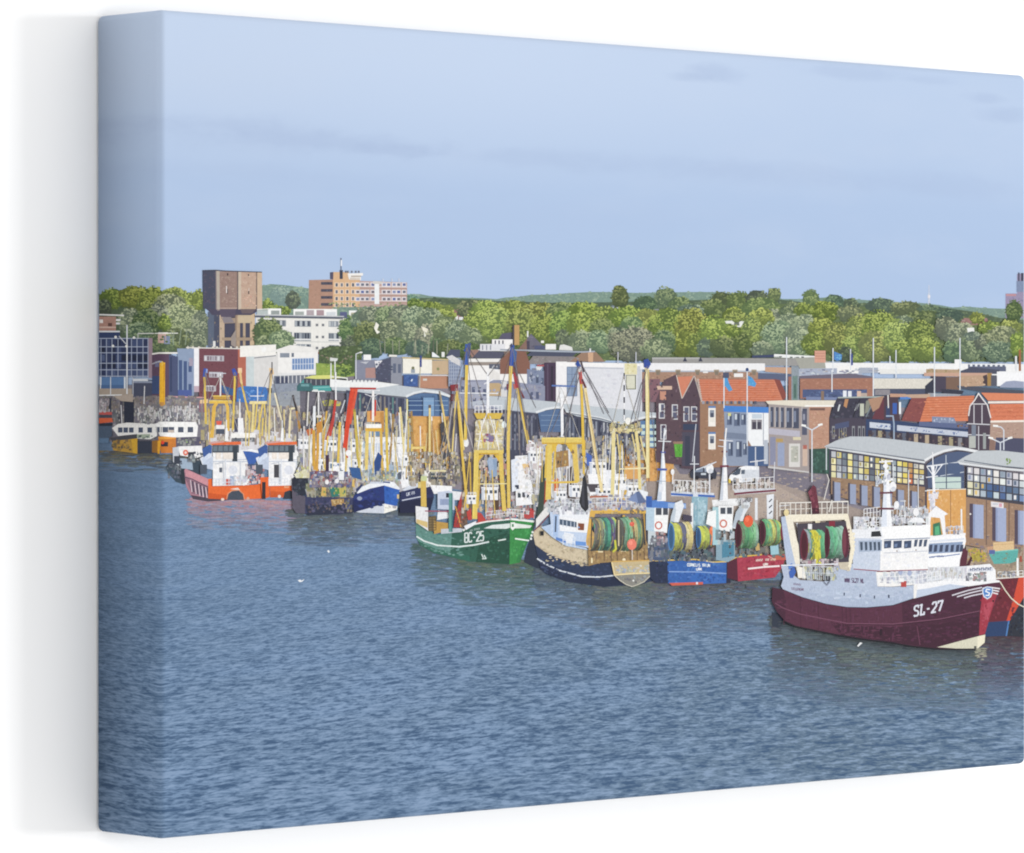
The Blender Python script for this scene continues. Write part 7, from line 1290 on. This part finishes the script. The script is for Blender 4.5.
sub('railing', 'white rails and gear on the wheelhouse roof'); rail('f4f4f6', 1.0, [854, 529, 880, 527], 10, 7); rail('f4f4f6', .9, [864, 518, 880, 516], 9, 5); rail('f2f2f4', .9, [893, 524, 926, 523], 15, 8); blobs(854, 517, 882, 529, 70, ['f6f6f8', 'd8dce6', 'a8b0c4', 'e8e4e0'], 1.6, 2); blobs(890, 506, 928, 525, 130, ['f6f6f8', 'e2e5ec', 'b4bccc', '6a7080', 'd8d4cc'], 1.6, 2.4); E('f4f4f6', 916, 512, 3, 4); P('f2f3f6', 908, 522, 914, 517, 922, 518, 926, 523)
sub('mast', 'stout white mast with radar domes and maroon platforms'); P('dfe6f2', 881, 527, 883, 500, 884.4, 470, 888.6, 470, 890.4, 500, 892, 526); P('f6f7f9', 886, 470, 888.6, 470, 890.4, 500, 892, 526, 887, 526.6); L('f4f4f6', 2.2, 886, 472, 885.6, 460); L('f0f0f4', 1.6, 879, 462, 893, 461); L('f4f4f6', 2.6, 877, 483, 893, 479); L('6c3446', 2.0, 879.6, 508.6, 894, 508.8); L('6c3446', 1.8, 880, 493, 893, 492.6); E('f6f6f8', 892.8, 486.6, 3.6, 5); E('d6dae4', 893.4, 489, 2.4, 2.4); E('f4f4f6', 896.6, 505, 2.6, 4); E('f6f6f8', 885.6, 466, 2.8, 2.2); blobs(876, 474, 890, 486, 30, ['f4f4f6', 'c8cedc', '8a92a4'], 1.5, 1.8); L('eceef2', 1, 880, 474, 889, 473); tubes('e4e8ee', .8, (904.6, 500, 904.6, 522), (877, 470, 878, 480), (893, 464, 893.4, 478), (908.6, 470, 908.6, 510), (918, 478, 918.4, 508)); L('dfe2e8', .9, 900, 501, 906, 501)
sub('gantry', 'white stern gantry with rounded foot guards'); P('b8c6de', 781, 517, 786, 516, 794, 545, 797, 567, 787, 566, 784, 545); P('f1e9d6', 785, 515, 792, 516, 797, 540, 806, 567, 806, 578, 798, 576, 791, 545); P('f3ead4', 786, 514.6, 847, 513.6, 848, 519.4, 794, 522); P('f3e9d0', 843, 514, 848, 514, 854, 540, 854.6, 550, 850, 571, 847, 571, 850.6, 548, 847.6, 530); P('cfc4ae', 838, 562, 848, 560, 850, 571, 840, 569)
for y in range(534, 568, 4): E('f6ecd0', 853.4 - max(0, y - 548) * .2, y, 1.8, 1.6)
rail('f3efe6', .9, [780, 516, 848, 514], 13, 13); L('f0ece4', 1.0, 779.6, 503, 848, 501.6); L('e0dcd4', .9, 824, 500, 829, 480, 827, 474); L('ebe7df', 1, 829, 512, 832, 500); E('e8d49c', 786.4, 512.6, 2.6, 3.4); P('e9dcb8', 815, 521, 820, 521, 820, 527, 817, 528); L('dfe6f0', 1.2, 797, 523, 800, 540)
sub('crane', 'folded maroon deck crane'); P('6f2f40', 808, 492, 811, 488, 813, 485, 816, 487, 818, 500, 819.6, 513, 812, 514, 811, 502); P('8a4454', 811, 500, 808, 492, 811, 489, 815, 502); P('4a2030', 812, 508, 819, 508, 819.4, 514, 812, 514.4); specks(809, 488, 818, 512, 20, ['7c3a4a', '5c2434', '94505e'], 1.2, 1.6)
P('4a4450', 797, 524, 846, 521, 848, 540, 849, 562, 800, 564); P('f0efee', 808, 524, 812, 524, 812, 530, 808, 530); B('8a2c3c', 829, 521, 835, 528)
drum(806, 826, 529, 562, '6d2a3c', [(0, '8a9aa4'), (0, '3c7a6c'), (0, 'd8d048'), (0, 'd8cc3c'), (0, 'c8c440'), (0, '4aa470'), (0, '58b07c'), (0, '6cb88a')], 8, 5.2); P('d8d03c', 811, 531, 816, 531, 820, 545, 821.6, 564, 815, 565, 815.4, 546); specks(812, 532, 820, 563, 30, ['e4dc58', 'c0b830', 'a8a838'], 1, 2.2); drum(828, 846, 526, 559, '5f2638', [(0, '4a9c78'), (0, '52b07c'), (0, '62b888'), (0, '70b894'), (0, '84bca4'), (0, '8cb8a8'), (0, '98bcb0')], 7, 3.0); sub('drum_flange'); E('5a2436', 845.4, 542, 3.6, 16); E('7a3a4a', 844.4, 542, 2.0, 13)
for i in range(8): B('7a4a54', 848.4, 529 + i * 3.4, 849.6, 530.6 + i * 3.4)
sub('deck_gear', 'blue floats and tackle at the stern rail'); blobs(800, 559, 838, 567, 60, ['f2f2f2', '4a4c58', 'c8c4b8', '8a4450', 'd8d8dc'], 1.6, 1.8); blobs(803, 567, 838, 580, 110, ['c8d0de', 'a0aabc', 'dcdccc', '6a7488', 'e4d86c', '8a98b4'], 1.4, 3); P('3f68c0', 789, 572, 794, 566, 796, 572, 793, 578, 790, 578); P('5a86d4', 788, 565, 792, 563, 793, 567, 789, 570); P('f4f0e4', 797, 566, 804, 568, 806, 578, 798, 578); B('1f222c', 826, 576, 830, 581); L('7a8094', 1, 824, 582, 827, 585, 830, 581); L('e8ecf2', 1.2, 781, 565.4, 838, 564); rail('d8dee8', .7, [803, 579, 832, 580], 13, 7)
part('printed_mooring_rope', 'pale mooring rope running down from the maroon bow'); L('e6dfc8', 1.1, 1000, 581.6, 1005, 590, 1011, 598, 1018, 604, 1024, 607)
part('printed_seagull', 'white gull gliding over the open water'); P('f4f6f8', 297.6, 580.4, 300, 579.6, 301.6, 580.6, 304.6, 579, 302.6, 581.4, 300, 582.2)
part('printed_seagull', 'tiny white gull on the water further off'); P('f2f4f6', 327, 551, 328.6, 550, 330, 552, 328.6, 552.8)
part('printed_seagull', 'gull low over the water under the maroon hull'); P('eef0f2', 857, 646, 860, 642.4, 862.6, 643, 860, 645, 858.6, 646.6)

# ------------------------------------------------------------------ print it: every motif becomes a mesh on the canvas
for b in INKS:
    if not b.f: continue
    me = bpy.data.meshes.new(b.name)
    me.from_pydata(b.v, [], b.f)
    at = me.color_attributes.new('ink', 'FLOAT_COLOR', 'CORNER')
    flat = []
    for f, c in zip(b.f, b.c): flat.extend(list(c) * len(f))
    at.data.foreach_set('color', flat)
    me.materials.append(b.mat or M_INK)
    b.ob = bpy.data.objects.new(b.name, me); C.objects.link(b.ob)
    if b.label: b.ob['label'] = b.label
    if b.kind: b.ob['kind'] = b.kind
for b in INKS:
    if b.ob is None: continue
    q = b.parent
    b.ob.parent = q.ob if q is not None and q.ob is not None else ROOT
